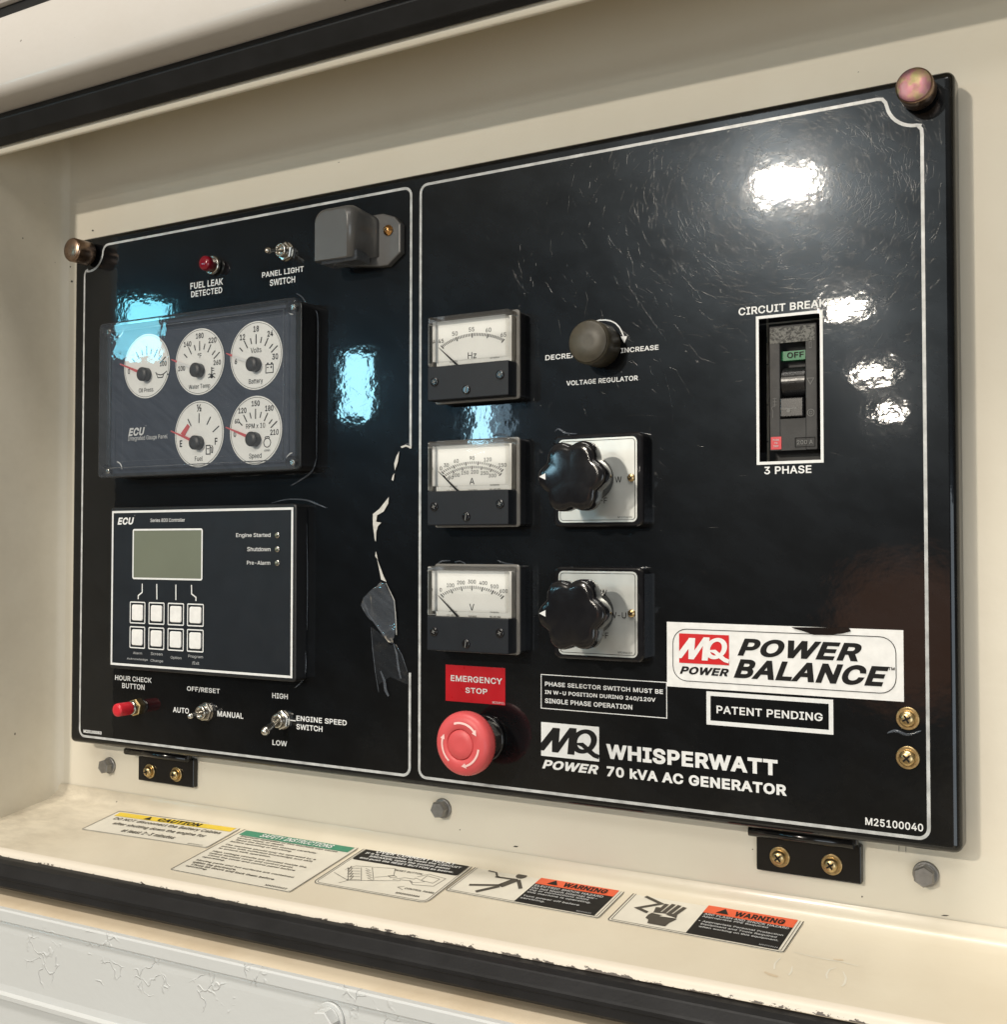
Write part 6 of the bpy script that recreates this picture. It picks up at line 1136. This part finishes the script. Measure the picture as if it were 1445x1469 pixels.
# ================================================================== instruments of the right field
def meter(label, cy, unit, scale_fn, w_=.0596, h_=.0532, cx=.3753):
    t = thing('analog_meter', label, 'meter', (cx, cy, 0), 'square analog meters in a column')
    x0, x1, y0, y1 = cx - w_ / 2, cx + w_ / 2, cy - h_ / 2, cy + h_ / 2
    MB().box(x0 - .0005, x1 + .0012, y0 - .0005, y1 + .0005, 0, .0078, .002, .0004).build('case', M['black'], t)
    MB().box(x0 - .0010, x1 + .0020, y0 - .0012, y1 + .0012, .0080, .0094, .002, .0004).build('rim', M['rimclear'], t)
    yb = y0 + .0215
    # dial card and its printing
    zd = .0135
    cd = MB().box(x0 + .0030, x1 - .0012, yb - .001, y1 - .0030, .0094, zd, 0, 0).build('dial_card', M['paper'], t)
    mb = MB(); scale_fn(mb, cx, cy, zd + .0002); mb.build('dial_print', M['ink'], cd)
    mb = MB(); say(mb, unit, cx, cy + .0010, .0040, zd + .0002, .004); mb.build('unit_letter', M['ink'], cd)
    pv = Vector((cx, cy - .0136)); tp = Vector((cx - .0245, cy + .0078)); d = (tp - pv).normalized(); n = Vector((-d.y, d.x))
    b0 = pv + d * .0125
    MB().prism([tuple(b0 - n * .0007), tuple(tp - n * .0001), tuple(tp + n * .0001), tuple(b0 + n * .0007)][::1], zd + .0012, zd + .0015).build('needle', M['ink'], t)
    # black lower cover with two screws and the zero screw
    lc = MB().box(x0, x1, y0, yb, .0094, .0196, .0008, .0006).build('lower_cover', M['meterblack'], t)
    for dx, dy, kind in ((-.0243, .0118, 0), (.0240, .0128, 0), (-.0004, .0052, 1)):
        sx, sy = cx + dx, y0 + dy
        ring = MB().lathe(sx, sy, [(.0028, .0197), (.0028, .0202), (.0020, .0204)], 24).build('screw', M['bake'], t)
        mb = MB()
        if kind: mb.stroke([(sx - .0003, sy - .0022), (sx + .0003, sy + .0022)], .0006, .0206)
        else:
            mb.stroke([(sx - .0013, sy - .0004), (sx + .0013, sy + .0004)], .0006, .0206); mb.stroke([(sx + .0004, sy - .0013), (sx - .0004, sy + .0013)], .0006, .02064)
        mb.build('slot', M['inkgrey'], ring)
    mb = MB(); o = rrect(x0, x1, yb + .0002, y1, .0012, 3)
    mb.rings([[(x, y, .0095) for x, y in o], [(x, y, .0188) for x, y in o], [(x, y, .0196) for x, y in inset(o, .0008)]], False, True)
    i_ = rrect(x0 + .003, x1 - .003, yb + .0032, y1 - .003, .0006, 3)
    mb.rings([[(x, y, .0100) for x, y in i_], [(x, y, .0182) for x, y in i_]], False, False)
    mb.build('clear_cover', M['glass'], t, fix=False)
M['rimclear'] = mat('grey_clear_rim', (.20, .19, .175), .2, 0, .5, coat=.5)
def arcp(cx, cy, f, r_off=0.0, R=50.0):
    th = math.asin(23.5 / R); a = f * th
    r = R + r_off
    return (cx + r * math.sin(a) * .001, cy + (15.0 - R + r * math.cos(a)) * .001)
def sc_ticks(mb, cx, cy, z, n, major, L0=2.9, L1=1.7, off=0.0, wd=.00048, drop=0.0):
    pv = Vector((cx, cy - .0136))
    for i in range(n + 1):
        p = Vector(arcp(cx, cy - drop, -1 + 2 * i / n, off)); d = (p - pv).normalized()
        L = (L0 if i % major == 0 else L1) * .001
        mb.stroke([tuple(p - d * L), tuple(p)], wd * (1.5 if i % major == 0 else 1), z)
def small(mb, cx, cy, z):
    say(mb, 'JIS C 1102', cx - .0140, cy - .0020, .0008, z, 0)
    say(mb, '= 0 ~ 2.5', cx - .0160, cy - .0043, .0010, z, 0)
    say(mb, 'TOYO KEIKI', cx + .0005, cy - .0046, .0008, z, 0)
    say(mb, 'CNTB000A', cx + .0165, cy - .0018, .0009, z, 0); say(mb, 'NO. A8T 85D', cx + .0170, cy - .0044, .0009, z, 0)
def hz(mb, cx, cy, z):
    sc_ticks(mb, cx, cy, z, 40, 10, 2.9, 1.9)
    for s, f in (('45', -.95), ('50', -.5), ('55', 0), ('60', .5), ('65', .96)): say(mb, s, *arcp(cx - .0005, cy, f * .98, 2.4), .0026, z, .006)
    small(mb, cx, cy, z)
def amp(mb, cx, cy, z):
    sc_ticks(mb, cx, cy, z, 30, 6, 2.2, 1.5, -1.6); sc_ticks(mb, cx, cy, z, 30, 5, 2.2, 1.5, -4.4)
    for s, f in (('0', -.98), ('30', -.80), ('60', -.48), ('90', 0), ('120', .47), ('150', .93)): say(mb, s, *arcp(cx, cy, f, .5), .0023, z, .006)
    for s, f in (('0', -.93), ('50', -.80), ('100', -.60), ('150', -.26), ('200', .10), ('250', .46), ('300', .76)): say(mb, s, *arcp(cx, cy, f * .98, -8.2), .0022, z, .006)
    small(mb, cx, cy, z)
def vol(mb, cx, cy, z):
    sc_ticks(mb, cx, cy, z, 30, 5, 2.9, 1.9, -.6)
    for s, f in (('0', -.95), ('100', -.64), ('200', -.32), ('300', 0), ('400', .33), ('500', .66), ('600', .94)): say(mb, s, *arcp(cx, cy, f, 1.9), .0023, z, .006)
    small(mb, cx, cy, z)
meter('topmost square meter of the column, marked Hz', -.1203, 'Hz', hz)
meter('middle square meter of the column, double scale marked A', -.1995, 'A', amp)
meter('lowest square meter, marked V, above the emergency stop label', -.2783, 'V', vol)
# voltage regulator knob
x, y = .4585, -.1187
t = thing('regulator_knob', 'dusty olive brown voltage regulator knob with curved arrow beside it', 'knob', (x, y, 0))
MB().lathe(x, y, [(.0132, .0006), (.0132, .0165), (.0126, .0182)], 48).build('skirt', M['knob'], t)
MB().lathe(x, y, [(.0126, .01822), (.0120, .0188), (.004, .0190)], 48).build('cap', M['knob'], t)
# rotary selectors
def selector(label, cy, words, tri_up=0, rot=0.0):
    cx = .4600; t = thing('rotary_selector', label, 'rotary switch', (cx, cy, 0), 'star knob rotary selectors')
    MB().box(cx - .0295, cx + .0295, cy - .0277, cy + .0277, 0, .0090, .0040, .0015).build('base', M['bake'], t)
    pl = rrect(cx - .0258, cx + .0258, cy - .0250, cy + .0250, .0032, 5)
    pp = MB().sheet(pl, .0093).build('legend_plate', M['silver'], t)
    mb = MB(); mb.stroke(inset(pl, .0013), .0003, .00955, True)
    for s, (x, y), h, al in words: say(mb, s, x, y, h, .00955, .006, align=al)
    say(mb, 'M92006610', cx + .0180, cy - .0222, .0011, .00955, 0); mb.build('plate_print', M['ink'], pp)
    s_ = MB().lathe(cx + .0222, cy + .0008, [(.0024, .0094), (.0022, .0102), (.0010, .0106)], 20).build('screw', M['brass'], t); cross_recess(cx + .0222, cy + .0008, .0107, .0013, .6, s_)
    kx, ky = cx - .0022, cy + .0008
    MB().lathe(kx, ky, [(.0130, .0094), (.0120, .0210), (.0145, .0280)], 36).build('stem', M['bake'], t)
    def star(r, amp_, z, n=120):
        pts = []
        for i in range(n):
            th = 2 * PI * i / n; q = r + amp_ * (2.1 * math.sqrt(math.cos(3 * (th - rot)) ** 2 + .05) - 1.15)
            pts.append((kx + q * math.cos(th), ky + q * math.sin(th), z))
        return pts
    MB().rings([star(.0160, .0012, .0265), star(.0186, .0020, .0278), star(.0194, .0023, .0300), star(.0195, .0023, .0368), star(.0193, .0023, .0384), star(.0188, .0022, .0394), star(.0181, .0021, .0399), star(.0150, .0012, .0402), star(.005, 0, .0403)], True, True, True).build('star_knob', M['bake'], t)
    MB().sheet([(kx - .0200, ky + .0003), (kx - .0158, ky - .0016), (kx - .0158, ky + .0022)], .0405).build('pointer', M['print'], t)
selector('upper rotary selector with black star knob over a W and OFF plate', -.2000, [('W', K(3, 1057, 990, .0095), .0034, 'CENTER'), ('OFF', K(3, 1002, 1094, .0095), .0034, 'RIGHT')], 0, .02)
selector('lower rotary selector with black star knob over a W-U plate', -.2790, [('W', K(4, 984, 310, .0095), .0034, 'CENTER'), ('W-U', K(4, 1055, 421, .0095), .0034, 'CENTER'), ('OFF', K(4, 1008, 522, .0095), .0034, 'RIGHT')], 0, .06)
# emergency stop
(a, b), (c, d) = K(4, 206.5, 664), K(4, 500, 866)
t = thing('warning_label', 'red emergency stop label above the mushroom button', 'label', ((a + c) / 2, (b + d) / 2, 0))
lb = MB().box(a, c, d, b, .0001, .0004).build('sheet', M['red'], t)
mb = MB(); boxed(mb, 'EMERGENCY', 4, (230, 714), (484, 765), .0006, .02); boxed(mb, 'STOP', 4, (302, 775), (410, 814), .0006, .02); boxed(mb, 'M250911', 4, (436, 845), (494, 862), .0006, .0)
mb.build('lettering', M['print'], lb)
x, y = .3768, -.3604
t = thing('emergency_stop_button', 'large red mushroom emergency stop button with three curved arrows', 'button', (x, y, 0))
MB().lathe(x, y, [(.0148, 0), (.0148, .0022), (.0140, .0028)], 40).build('collar', M['bake'], t)
MB().lathe(x, y, [(.0118, .0028), (.0118, .0060), (.0100, .0066)], 6, False, .25).build('nut', M['chrome'], t)
MB().lathe(x, y, [(.0098, .0066), (.0098, .0185)], 32).build('stem', M['chrome'], t)
mb = MB(); nn = 120
def kn(r, z, k=0): return [(x + (r + k * (i % 2)) * math.cos(2 * PI * i / nn), y + (r + k * (i % 2)) * math.sin(2 * PI * i / nn), z) for i in range(nn)]
mb.rings([kn(.0150, .0170), kn(.0190, .0190, .0003), kn(.0194, .0215, .0003), kn(.0194, .0245, .0003), kn(.0191, .0262), kn(.0182, .0276), kn(.0160, .0288), kn(.0097, .0296), kn(.0095, .0294), kn(.0094, .0280), kn(.0090, .0280), kn(.0089, .0294), kn(.0086, .0297), kn(.004, .0299)], True, True, True)
hd = mb.build('mushroom_head', M['stop'], t)
mb = MB()
for a0, a1 in ((110, 42), (-8, -72), (232, 168)): mb.arc(x, y, .0132, a0, a1, .0013, .02985, 20, .0028)
for v in mb.b.verts: v.co.z = .0296 - max(0, (math.hypot(v.co.x - x, v.co.y - y) - .0095)) * .125 + .0003
mb.build('arrow_print', M['stopprint'], hd)
# circuit breaker
mb = MB(); o = [(HX1 + .0009, HY1 + .0009), (HX0 - .0009, HY1 + .0009), (HX0 - .0009, HY0 - .0009), (HX1 + .0009, HY0 - .0009)]
mb.stroke(o, .0016, ZT, True); mb.build('breaker_outline', M['print'], pan)
bx0, bx1, by0, by1 = .5594, .5864, -.1858, -.1152
bk = thing('circuit_breaker', 'charcoal circuit breaker set in a white outlined cutout, green OFF flag showing', 'circuit breaker', ((bx0 + bx1) / 2, (by0 + by1) / 2, -.0215))
B_ = lambda X, Y, z=-.008: K('b', X, Y, z)
ZB = -.0080
MB().box(HX0 + .0002, HX1 - .0002, HY0 + .0002, HY1 - .0002, -.0216, -.0170).build('body', M['dark'], bk)
wx0, wy1 = B_(350, 402); wx1, wy0 = B_(537, 957)
mb = MB()
mb.box(bx0, wx0, by0, by1, -.0170, ZB, .0008, .0005); mb.box(wx1, bx1, by0, by1, -.0170, ZB, .0008, .0005)
mb.box(wx0 - .0002, wx1 + .0002, wy1, by1, -.0170, ZB - .00015, 0, .0003); mb.box(wx0 - .0002, wx1 + .0002, by0, wy0, -.0170, ZB - .00015, 0, .0003)
fc = mb.build('cover', M['breaker'], bk)
mb = MB()
for Y in (575, 868, 1135): mb.stroke([B_(212, Y, -.0165), B_(268, Y - 2, -.0165)], .0006, -.0165)
mb.box(*[B_(215, 400, -.016)[0], B_(256, 400, -.016)[0]], B_(215, 418, -.016)[1], B_(215, 378, -.016)[1], -.0170, -.0160); mb.build('side_mark', M['inkgrey'], bk)
(a, b), (c, d) = B_(278, 312), B_(606, 396); MB().box(a, c, d, b, ZB - .001, ZB + .0003, .0005).build('foil_label', M['foil'], bk)
(a, b), (c, d) = B_(365, 480, -.0110), B_(537, 533, -.0110)
gf = MB().box(a - .002, c + .0005, d, b, -.0160, -.0112).build('off_flag', M['green'], bk)
mb = MB(); boxed(mb, 'OFF', 'b', (402, 484), (524, 521), -.0109, .02); mb.build('lettering', M['ink'], gf)
(a, b), (c, d) = B_(368, 590, -.010), B_(537, 800, -.010); ym = (b + d) / 2; rr = (b - d) / 2
mb = MB(); mb.rings([[(xx, ym + rr * math.cos(PI * i / 24), -.0150 + .0075 * math.sin(PI * i / 24)) for i in range(25)] for xx in (a, wx1 - .0004)], True, True, False); mb.build('toggle_drum', M['lever'], bk)
(a, b), (c, d) = B_(352, 815, -.006), B_(500, 985, -.006)
mb = MB(); mb.box(wx0 + .0006, wx1 - .0006, B_(400, 952, -.004)[1], B_(400, 812, -.004)[1], -.0150, -.0055, .0006, .0006); hdl = mb.build('handle', M['lever'], bk)
mb = MB(); mb.stroke([(wx0 + .001, B_(400, 895, -.0055)[1]), (wx1 - .004, B_(400, 893, -.0055)[1])], .0007, -.0053); mb.sheet(circ(wx0 + .0055, B_(400, 908, -.0055)[1], .0011, 12), -.0052); mb.build('handle_mark', M['inkgrey'], hdl)
(a, b), (c, d) = B_(286, 1100), B_(362, 1188); rt = MB().box(a, c, d, b, ZB - .001, ZB + .0003).build('trip_button', M['cap'], bk)
mb = MB()
for k in range(3): say(mb, ('PUSH', 'TO', 'TRIP')[k], (a + c) / 2, b - (b - d) * (.25 + .25 * k), .0009, ZB + .0005, .01)
mb.build('lettering', M['printdim'], rt)
(a, b), (c, d) = B_(462, 1106), B_(606, 1166)
mb = MB(); mb.stroke([(a, b), (a, d), (c, d), (c, b)], .0004, ZB + .0003, True); mb.build('rating_window', M['ink'], bk)
mb = MB(); say(mb, '200 A', (a + c) / 2, (b + d) / 2, .0022, ZB + .0003, .01)
mb.stroke([B_(300, 960), B_(302, 915), B_(290, 890), B_(300, 880), B_(312, 875)], .0003, ZB + .0003)
for Y in (822, 845, 868): mb.stroke([B_(300, Y), B_(328, Y - 2)], .0003, ZB + .0003)
mb.stroke([B_(314, 815), B_(314, 880)], .0003, ZB + .0003)
mb.stroke([B_(565, 408), B_(565, 452), B_(580, 451), B_(580, 407)], .0003, ZB + .0003, True)
mb.stroke([B_(549, 673), B_(573, 716), B_(598, 670)], .0004, ZB + .0003, True)
mb.stroke(circ(*B_(576, 922), .0019, 20), .0004, ZB + .0003, True); mb.stroke(circ(*B_(576, 922), .0008, 14), .0003, ZB + .0003, True)
mb.build('cover_mark', M['inkgrey'], fc)
# large white sticker
(a, b), (c, d) = P(957.3, 891.8), P(1297.4, 1006.6)
t = thing('logo_sticker', 'large white sticker with slanted black lettering and a red emblem', 'sticker', ((a + c) / 2, (b + d) / 2, 0))
st = MB().box(a, c, d, b, .0001, .0004).build('sheet', M['keycap'], t)
mb = MB(); mb.stroke(inset(rrect(a, c, d, b, .012, 6), .0038), .0004, .0006, True)
boxed(mb, 'POWER', 6, (280, 556), (703, 640), .0006, .055, .30); boxed(mb, 'BALANCE', 6, (267, 626), (797, 726), .0006, .055, .30)
boxed(mb, 'TM', 6, (793, 655), (815, 668), .0006, .01); boxed(mb, 'POWER', 6, (84, 651), (251, 690), .0006, .05, .28); mb.build('lettering', M['ink'], st)
(e0_, e1_), (e2_, e3_) = K(6, 83, 541), K(6, 253, 650)
blk, s = emblem(e0_, e2_, e3_, e1_, .0006); eb = blk.build('emblem', M['logored'], st); s.build('emblem_letters', M['keycap'], eb)
mb = MB(); mb.sheet([K(6, X, Y) for X, Y in ((465, 520), (476, 526), (500, 532), (540, 546), (590, 547), (640, 541), (668, 534), (660, 522))][::-1], .0008); mb.build('film_curl', M['bracket'], st)
# ================================================================== stickers on the shelf
def sticker(name, label, cat, quad, rad, draw):
    q = [PS(*p) for p in quad]                       # TL TR BR BL
    ex = ((q[1] - q[0]) + (q[2] - q[3])) / 2; ey = ((q[0] - q[3]) + (q[1] - q[2])) / 2
    W_, H_ = ex.length, ey.length; c = sum(q, Vector((0, 0, 0))) / 4
    nrm = Vector((0, 1, -SHS)).normalized(); ex = (ex - nrm * ex.dot(nrm)).normalized(); ey = nrm.cross(ex)
    fm = Matrix((ex, ey, nrm)).transposed().to_4x4(); fm.translation = c + nrm * .0002
    t = thing(name, label, cat, (0, 0, 0), 'safety stickers on the shelf', fm)
    o = rrect(-W_ / 2, W_ / 2, -H_ / 2, H_ / 2, rad, 4)
    mb = MB(); mb.prism(o, 0, .0003); sh_ = mb.build('sheet', M['ivory'], t)
    z = .0005; L = lambda u, v: (-W_ / 2 + u * W_, -H_ / 2 + v * H_)
    mb = MB(); mb.stroke(inset(o, .0004), .0006, z, True); mb.stroke(inset(o, .0021), .00035, z, True)
    draw(mb, sh_, L, W_, H_, z); mb.build('print', M['inkfade'], sh_)
def lines(mb, rows, L, W_, z, bold=.006, shear=0):
    for s, u, v, h, wd in rows: 
        x0, y0 = L(u, v); fit(mb, s, x0, y0, x0 + wd * W_, y0 + h, z, bold, shear)
def tri(mb, x, y, s, z): mb.sheet([(x - s * .6, y - s * .5), (x + s * .6, y - s * .5), (x, y + s * .5)], z)
def d_caution(mb, sh_, L, W_, H_, z):
    m_ = MB(); m_.sheet([L(.03, .76), L(.97, .76), L(.97, .94), L(.03, .94)], z); hb_ = m_.build('header', M['yellow'], sh_)
    m_ = MB(); x0, y0 = L(.38, .775); fit(m_, 'CAUTION', x0, y0, x0 + .34 * W_, y0 + .145 * H_, z + .0002, .03, .1); tri(m_, L(.30, .85)[0], L(.30, .85)[1], .0058, z + .0002); m_.build('header_print', M['ink'], hb_)
    lines(mb, [('DO NOT disconnect the Battery Cables', .07, .57, .0055, .86), ('after shutting down the engine for', .13, .36, .0055, .74), ('at least 2-3 minutes', .28, .14, .0052, .42)], L, W_, z, .012)
    lines(mb, [('M92010421', .84, .05, .0016, .11)], L, W_, z, 0)
def d_safety(mb, sh_, L, W_, H_, z):
    m_ = MB(); m_.sheet([L(.03, .86), L(.97, .86), L(.97, .97), L(.03, .97)], z); hb_ = m_.build('header', M['greenlabel'], sh_)
    m_ = MB(); x0, y0 = L(.20, .878); fit(m_, 'SAFETY INSTRUCTIONS', x0, y0, x0 + .62 * W_, y0 + .075 * H_, z + .0002, .012, .1); m_.build('header_print', M['print'], hb_)
    T_ = [('Improper operation of this machine can cause', .06, .82, .84), ('severe injury or death.', .06, .775, .42), ('Read the instruction manual carefully', .08, .73, .70), ('before operating or servicing.', .06, .685, .54),
          ('The machine should only be operated by a', .06, .61, .78), ('person with sufficient knowledge and skill', .06, .565, .78), ('to ensure safe operation.', .06, .52, .46),
          ('High voltage circuits are located inside the', .06, .445, .80), ('output terminal cover and control panel.', .06, .40, .72), ('Close the cover and control panel before', .08, .355, .74), ('operating.', .06, .31, .20),
          ('Moving parts and hot surfaces are contained', .06, .235, .82), ('within the enclosure.', .06, .19, .38), ('Close all doors and lock them before', .08, .145, .70), ('operating.', .06, .10, .19)]
    lines(mb, [(s, u, v, .0026, wd) for s, u, v, wd in T_], L, W_, z, .012); lines(mb, [('M92010422', .78, .035, .0020, .17)], L, W_, z, .01)
def d_over(mb, sh_, L, W_, H_, z):
    m_ = MB(); m_.prism(rrect(*L(.03, .66)[:1], *L(.97, .66)[:1], L(0, .66)[1], L(0, .965)[1], .002), z - .0001, z); hb_ = m_.build('header', M['ink'], sh_)
    m_ = MB(); lines(m_, [('OVER CURRENT RELAY', .14, .880, .0042, .72)], L, W_, z + .0002, .02)
    lines(m_, [('If it is impossible to reset the CIRCUIT', .07, .815, .0030, .86), ('BREAKER, open the control panel', .14, .752, .0030, .72), ('and push the RESET BUTTON as below.', .08, .688, .0030, .84)], L, W_, z + .0002, .012); m_.build('header_print', M['print'], hb_)
    lk = .00035
    for pts in ([(.10, .40), (.14, .52), (.46, .60), (.52, .44), (.40, .34)], [(.05, .30), (.24, .18), (.62, .36)], [(.24, .18), (.20, .10)], [(.55, .36), (.62, .44), (.70, .44), (.70, .47), (.80, .42), (.72, .36), (.70, .39), (.60, .38)],
                [(.70, .50), (.76, .60), (.92, .56), (.90, .36), (.74, .32), (.68, .40)], [(.76, .56), (.88, .53), (.87, .42), (.76, .44), (.76, .56)], [(.70, .26), (.66, .22), (.72, .18)], [(.48, .42), (.52, .45), (.56, .42), (.52, .39), (.48, .42)]):
        mb.stroke([L(*p) for p in pts], lk, z)
    for i in range(5):
        u = .10 + i * .03; mb.stroke([L(u, .44 - i * .06), L(u + .10, .48 - i * .06)], lk, z); mb.stroke([L(u + .01, .50 - i * .05), L(u + .03, .40 - i * .05)], lk * 1.4, z)
        mb.stroke([L(u + .14, .50 - i * .05), L(u + .20, .47 - i * .05), L(u + .16, .45 - i * .05)], lk, z)
    mb.stroke([L(.10, .46), L(.24, .18)], lk, z); mb.stroke([L(.20, .50), L(.34, .22)], lk, z); mb.stroke([L(.28, .54), L(.42, .28)], lk, z)
    lines(mb, [('RESET BUTTON', .47, .555, .0022, .24), ('CONTROL PANEL', .72, .205, .0022, .25), ('M92020050A', .70, .085, .0022, .20)], L, W_, z, .01)
def warn(mb, sh_, L, W_, H_, z, rows, tail):
    m_ = MB(); m_.sheet([L(.46, .055), L(.965, .055), L(.965, .78), L(.46, .78)], z); m_.build('text_field', M['ink'], sh_)
    m_ = MB(); m_.sheet([L(.46, .70), L(.965, .70), L(.965, .945), L(.46, .945)], z + .0001); hb_ = m_.build('header', M['orange'], sh_)
    m_ = MB(); lines(m_, [('WARNING', .63, .735, .0058, .28)], L, W_, z + .0003, .03); tri(m_, L(.565, .82)[0], L(.565, .82)[1], .0062, z + .0003); m_.build('header_print', M['ink'], hb_)
    m_ = MB(); lines(m_, rows, L, W_, z + .0003, .014); lines(m_, [tail], L, W_, z + .0003, .0); m_.build('field_print', M['printdim'], sh_)
def d_shock(mb, sh_, L, W_, H_, z):
    warn(mb, sh_, L, W_, H_, z, [('ELECTRIC SHOCK HAZARD', .475, .60, .0026, .44), ('Do not touch internal wir-', .475, .515, .0025, .42), ('ing or connections while', .475, .435, .0025, .38), ('this machine is operating.', .475, .355, .0025, .41), ('Turn power off before', .475, .225, .0025, .36), ('servicing.', .475, .145, .0025, .16)], ('M92010423', .85, .07, .0013, .09))
    # falling figure
    st = lambda pts, w: mb.stroke([L(*p) for p in pts], w, z + .00005)
    st([(.105, .86), (.165, .84), (.195, .73), (.225, .70)], .0013); st([(.19, .70), (.34, .72)], .0018)
    st([(.33, .72), (.28, .43)], .0052); st([(.345, .72), (.415, .46)], .0026); st([(.29, .47), (.10, .30)], .0024); st([(.28, .42), (.185, .13)], .0030)
    mb.sheet(circ(*L(.335, .86), .0036, 20), z + .00008)
def d_arc(mb, sh_, L, W_, H_, z):
    warn(mb, sh_, L, W_, H_, z, [('ARC FLASH AND SHOCK HAZARD', .475, .625, .0024, .475), ('Appropriate PPE Required', .475, .545, .0024, .37), ('• Appropriate Personal Protection', .475, .405, .0024, .47), ('Equipment and Tools Required', .50, .325, .0024, .42), ('when working on this equipment.', .50, .245, .0024, .44)], ('M92010424', .86, .075, .0014, .10))
    st = lambda pts, w: mb.stroke([L(*p) for p in pts], w, z + .00005)
    st([(.085, .88), (.205, .74), (.10, .50), (.165, .43), (.175, .43)], .0024)
    for k in range(4): st([(.225 + .033 * k, .46), (.238 + .036 * k, .80 - .03 * abs(k - 1.4))], .0026)
    st([(.218, .45), (.205, .62)], .0026); mb.sheet([L(.19, .36), L(.19, .26), L(.215, .22), L(.225, .12), L(.33, .12), L(.335, .24), L(.355, .36), L(.34, .50), L(.21, .50)], z + .00008)
    m_ = MB(); m_.sheet([L(.185, .42), L(.27, .40), L(.255, .36), L(.36, .38), L(.28, .43), L(.29, .46)], z + .0003); m_.build('flash_mark', M['ivory'], sh_)
sticker('safety_sticker', 'yellow headed caution sticker, leftmost on the shelf', 'sticker', [(172, 1163.9), (346.4, 1188), (298, 1217.2), (116.3, 1190.5)], .0012, d_caution)
sticker('safety_sticker', 'green headed safety instructions sticker full of small text', 'sticker', [(353.7, 1189.5), (519.4, 1217), (413.3, 1280.1), (242.2, 1248.6)], .0015, d_safety)
sticker('safety_sticker', 'black headed over current relay sticker with line drawing', 'sticker', [(524, 1215.0), (684, 1240), (612, 1296.5), (449, 1268)], .0050, d_over)
sticker('safety_sticker', 'orange headed warning sticker with falling figure', 'sticker', [(681.8, 1240.4), (897.4, 1277.2), (861.7, 1318.4), (642.8, 1279.4)], .0022, d_shock)
sticker('safety_sticker', 'orange headed warning sticker with black hand, rightmost on the shelf', 'sticker', [(911.3, 1278.3), (1150.9, 1320), (1130.3, 1368.5), (871.2, 1321.7)], .0022, d_arc)
for u, v, du, dv in ((1356, 1313, 6, 1), (1237, 1286, 1.4, 1.4), (1207, 1304, 1.2, 1), (740, 1214, 4, 1.2), (133, 331, 1.6, 1.4), (103, 404, 1.8, 1.8), (101, 383, 1.2, 1.2), (1080, 1218, 1, 1), (1290, 1216, .5, 7), (1300, 1217, .5, 7), (660, 1190, 1, 1), (290, 1165, 1.2, 1)):
    MB().sheet([P(u - du, v + dv * .4, ZW + .0002), P(u + du * .4, v + dv, ZW + .0002), P(u + du, v - dv * .3, ZW + .0002), P(u - du * .3, v - dv, ZW + .0002)], ZW + .0002).build('paint_chip', M['inkfade'], cab)
# scuffs scraped into the shelf paint beside the last sticker
def on_shelf(u, v, up=.0002):
    q = PS(u, v); return Vector((q.x, q.y + up, q.z))
def scuff(pts, wd):
    q = [on_shelf(*p) for p in pts]
    for i in range(len(q) - 1):
        a, b = q[i], q[i + 1]; d = (b - a).normalized(); n = d.cross(Vector((0, 1, .16))).normalized()
        w0 = wd * (.4 + .6 * math.sin(PI * (i + .2) / len(q))); w1 = wd * (.4 + .6 * math.sin(PI * (i + 1.2) / len(q)))
        mb.face([a - n * w0, b - n * w1, b + n * w1, a + n * w0])
mb = MB()
scuff([(1140, 1366), (1165, 1372), (1185, 1376), (1208, 1380), (1232, 1386)], .0004)
scuff([(1120, 1374), (1112, 1382), (1111, 1390)], .0005); scuff([(1137, 1386), (1136, 1393), (1132, 1399)], .0005)
scuff([(1200, 1388), (1190, 1391), (1186, 1398), (1187, 1404)], .0005); scuff([(1210, 1394), (1214, 1403), (1212, 1411), (1208, 1415)], .0006)
mb.build('shelf_scuff', M['ivory'], cab)
mb = MB()
scuff([(1097, 1394), (1105, 1398), (1116, 1401)], .0011); scuff([(1196, 1376), (1203, 1377), (1210, 1377)], .0010); scuff([(356, 1185), (361, 1186), (372, 1188)], .0010); scuff([(1392, 1353), (1400, 1354), (1408, 1355)], .0007); scuff([(98, 1142), (120, 1145), (140, 1148), (160, 1151), (176, 1152)], .0013)
mb.build('shelf_stain', M['sill'], cab)
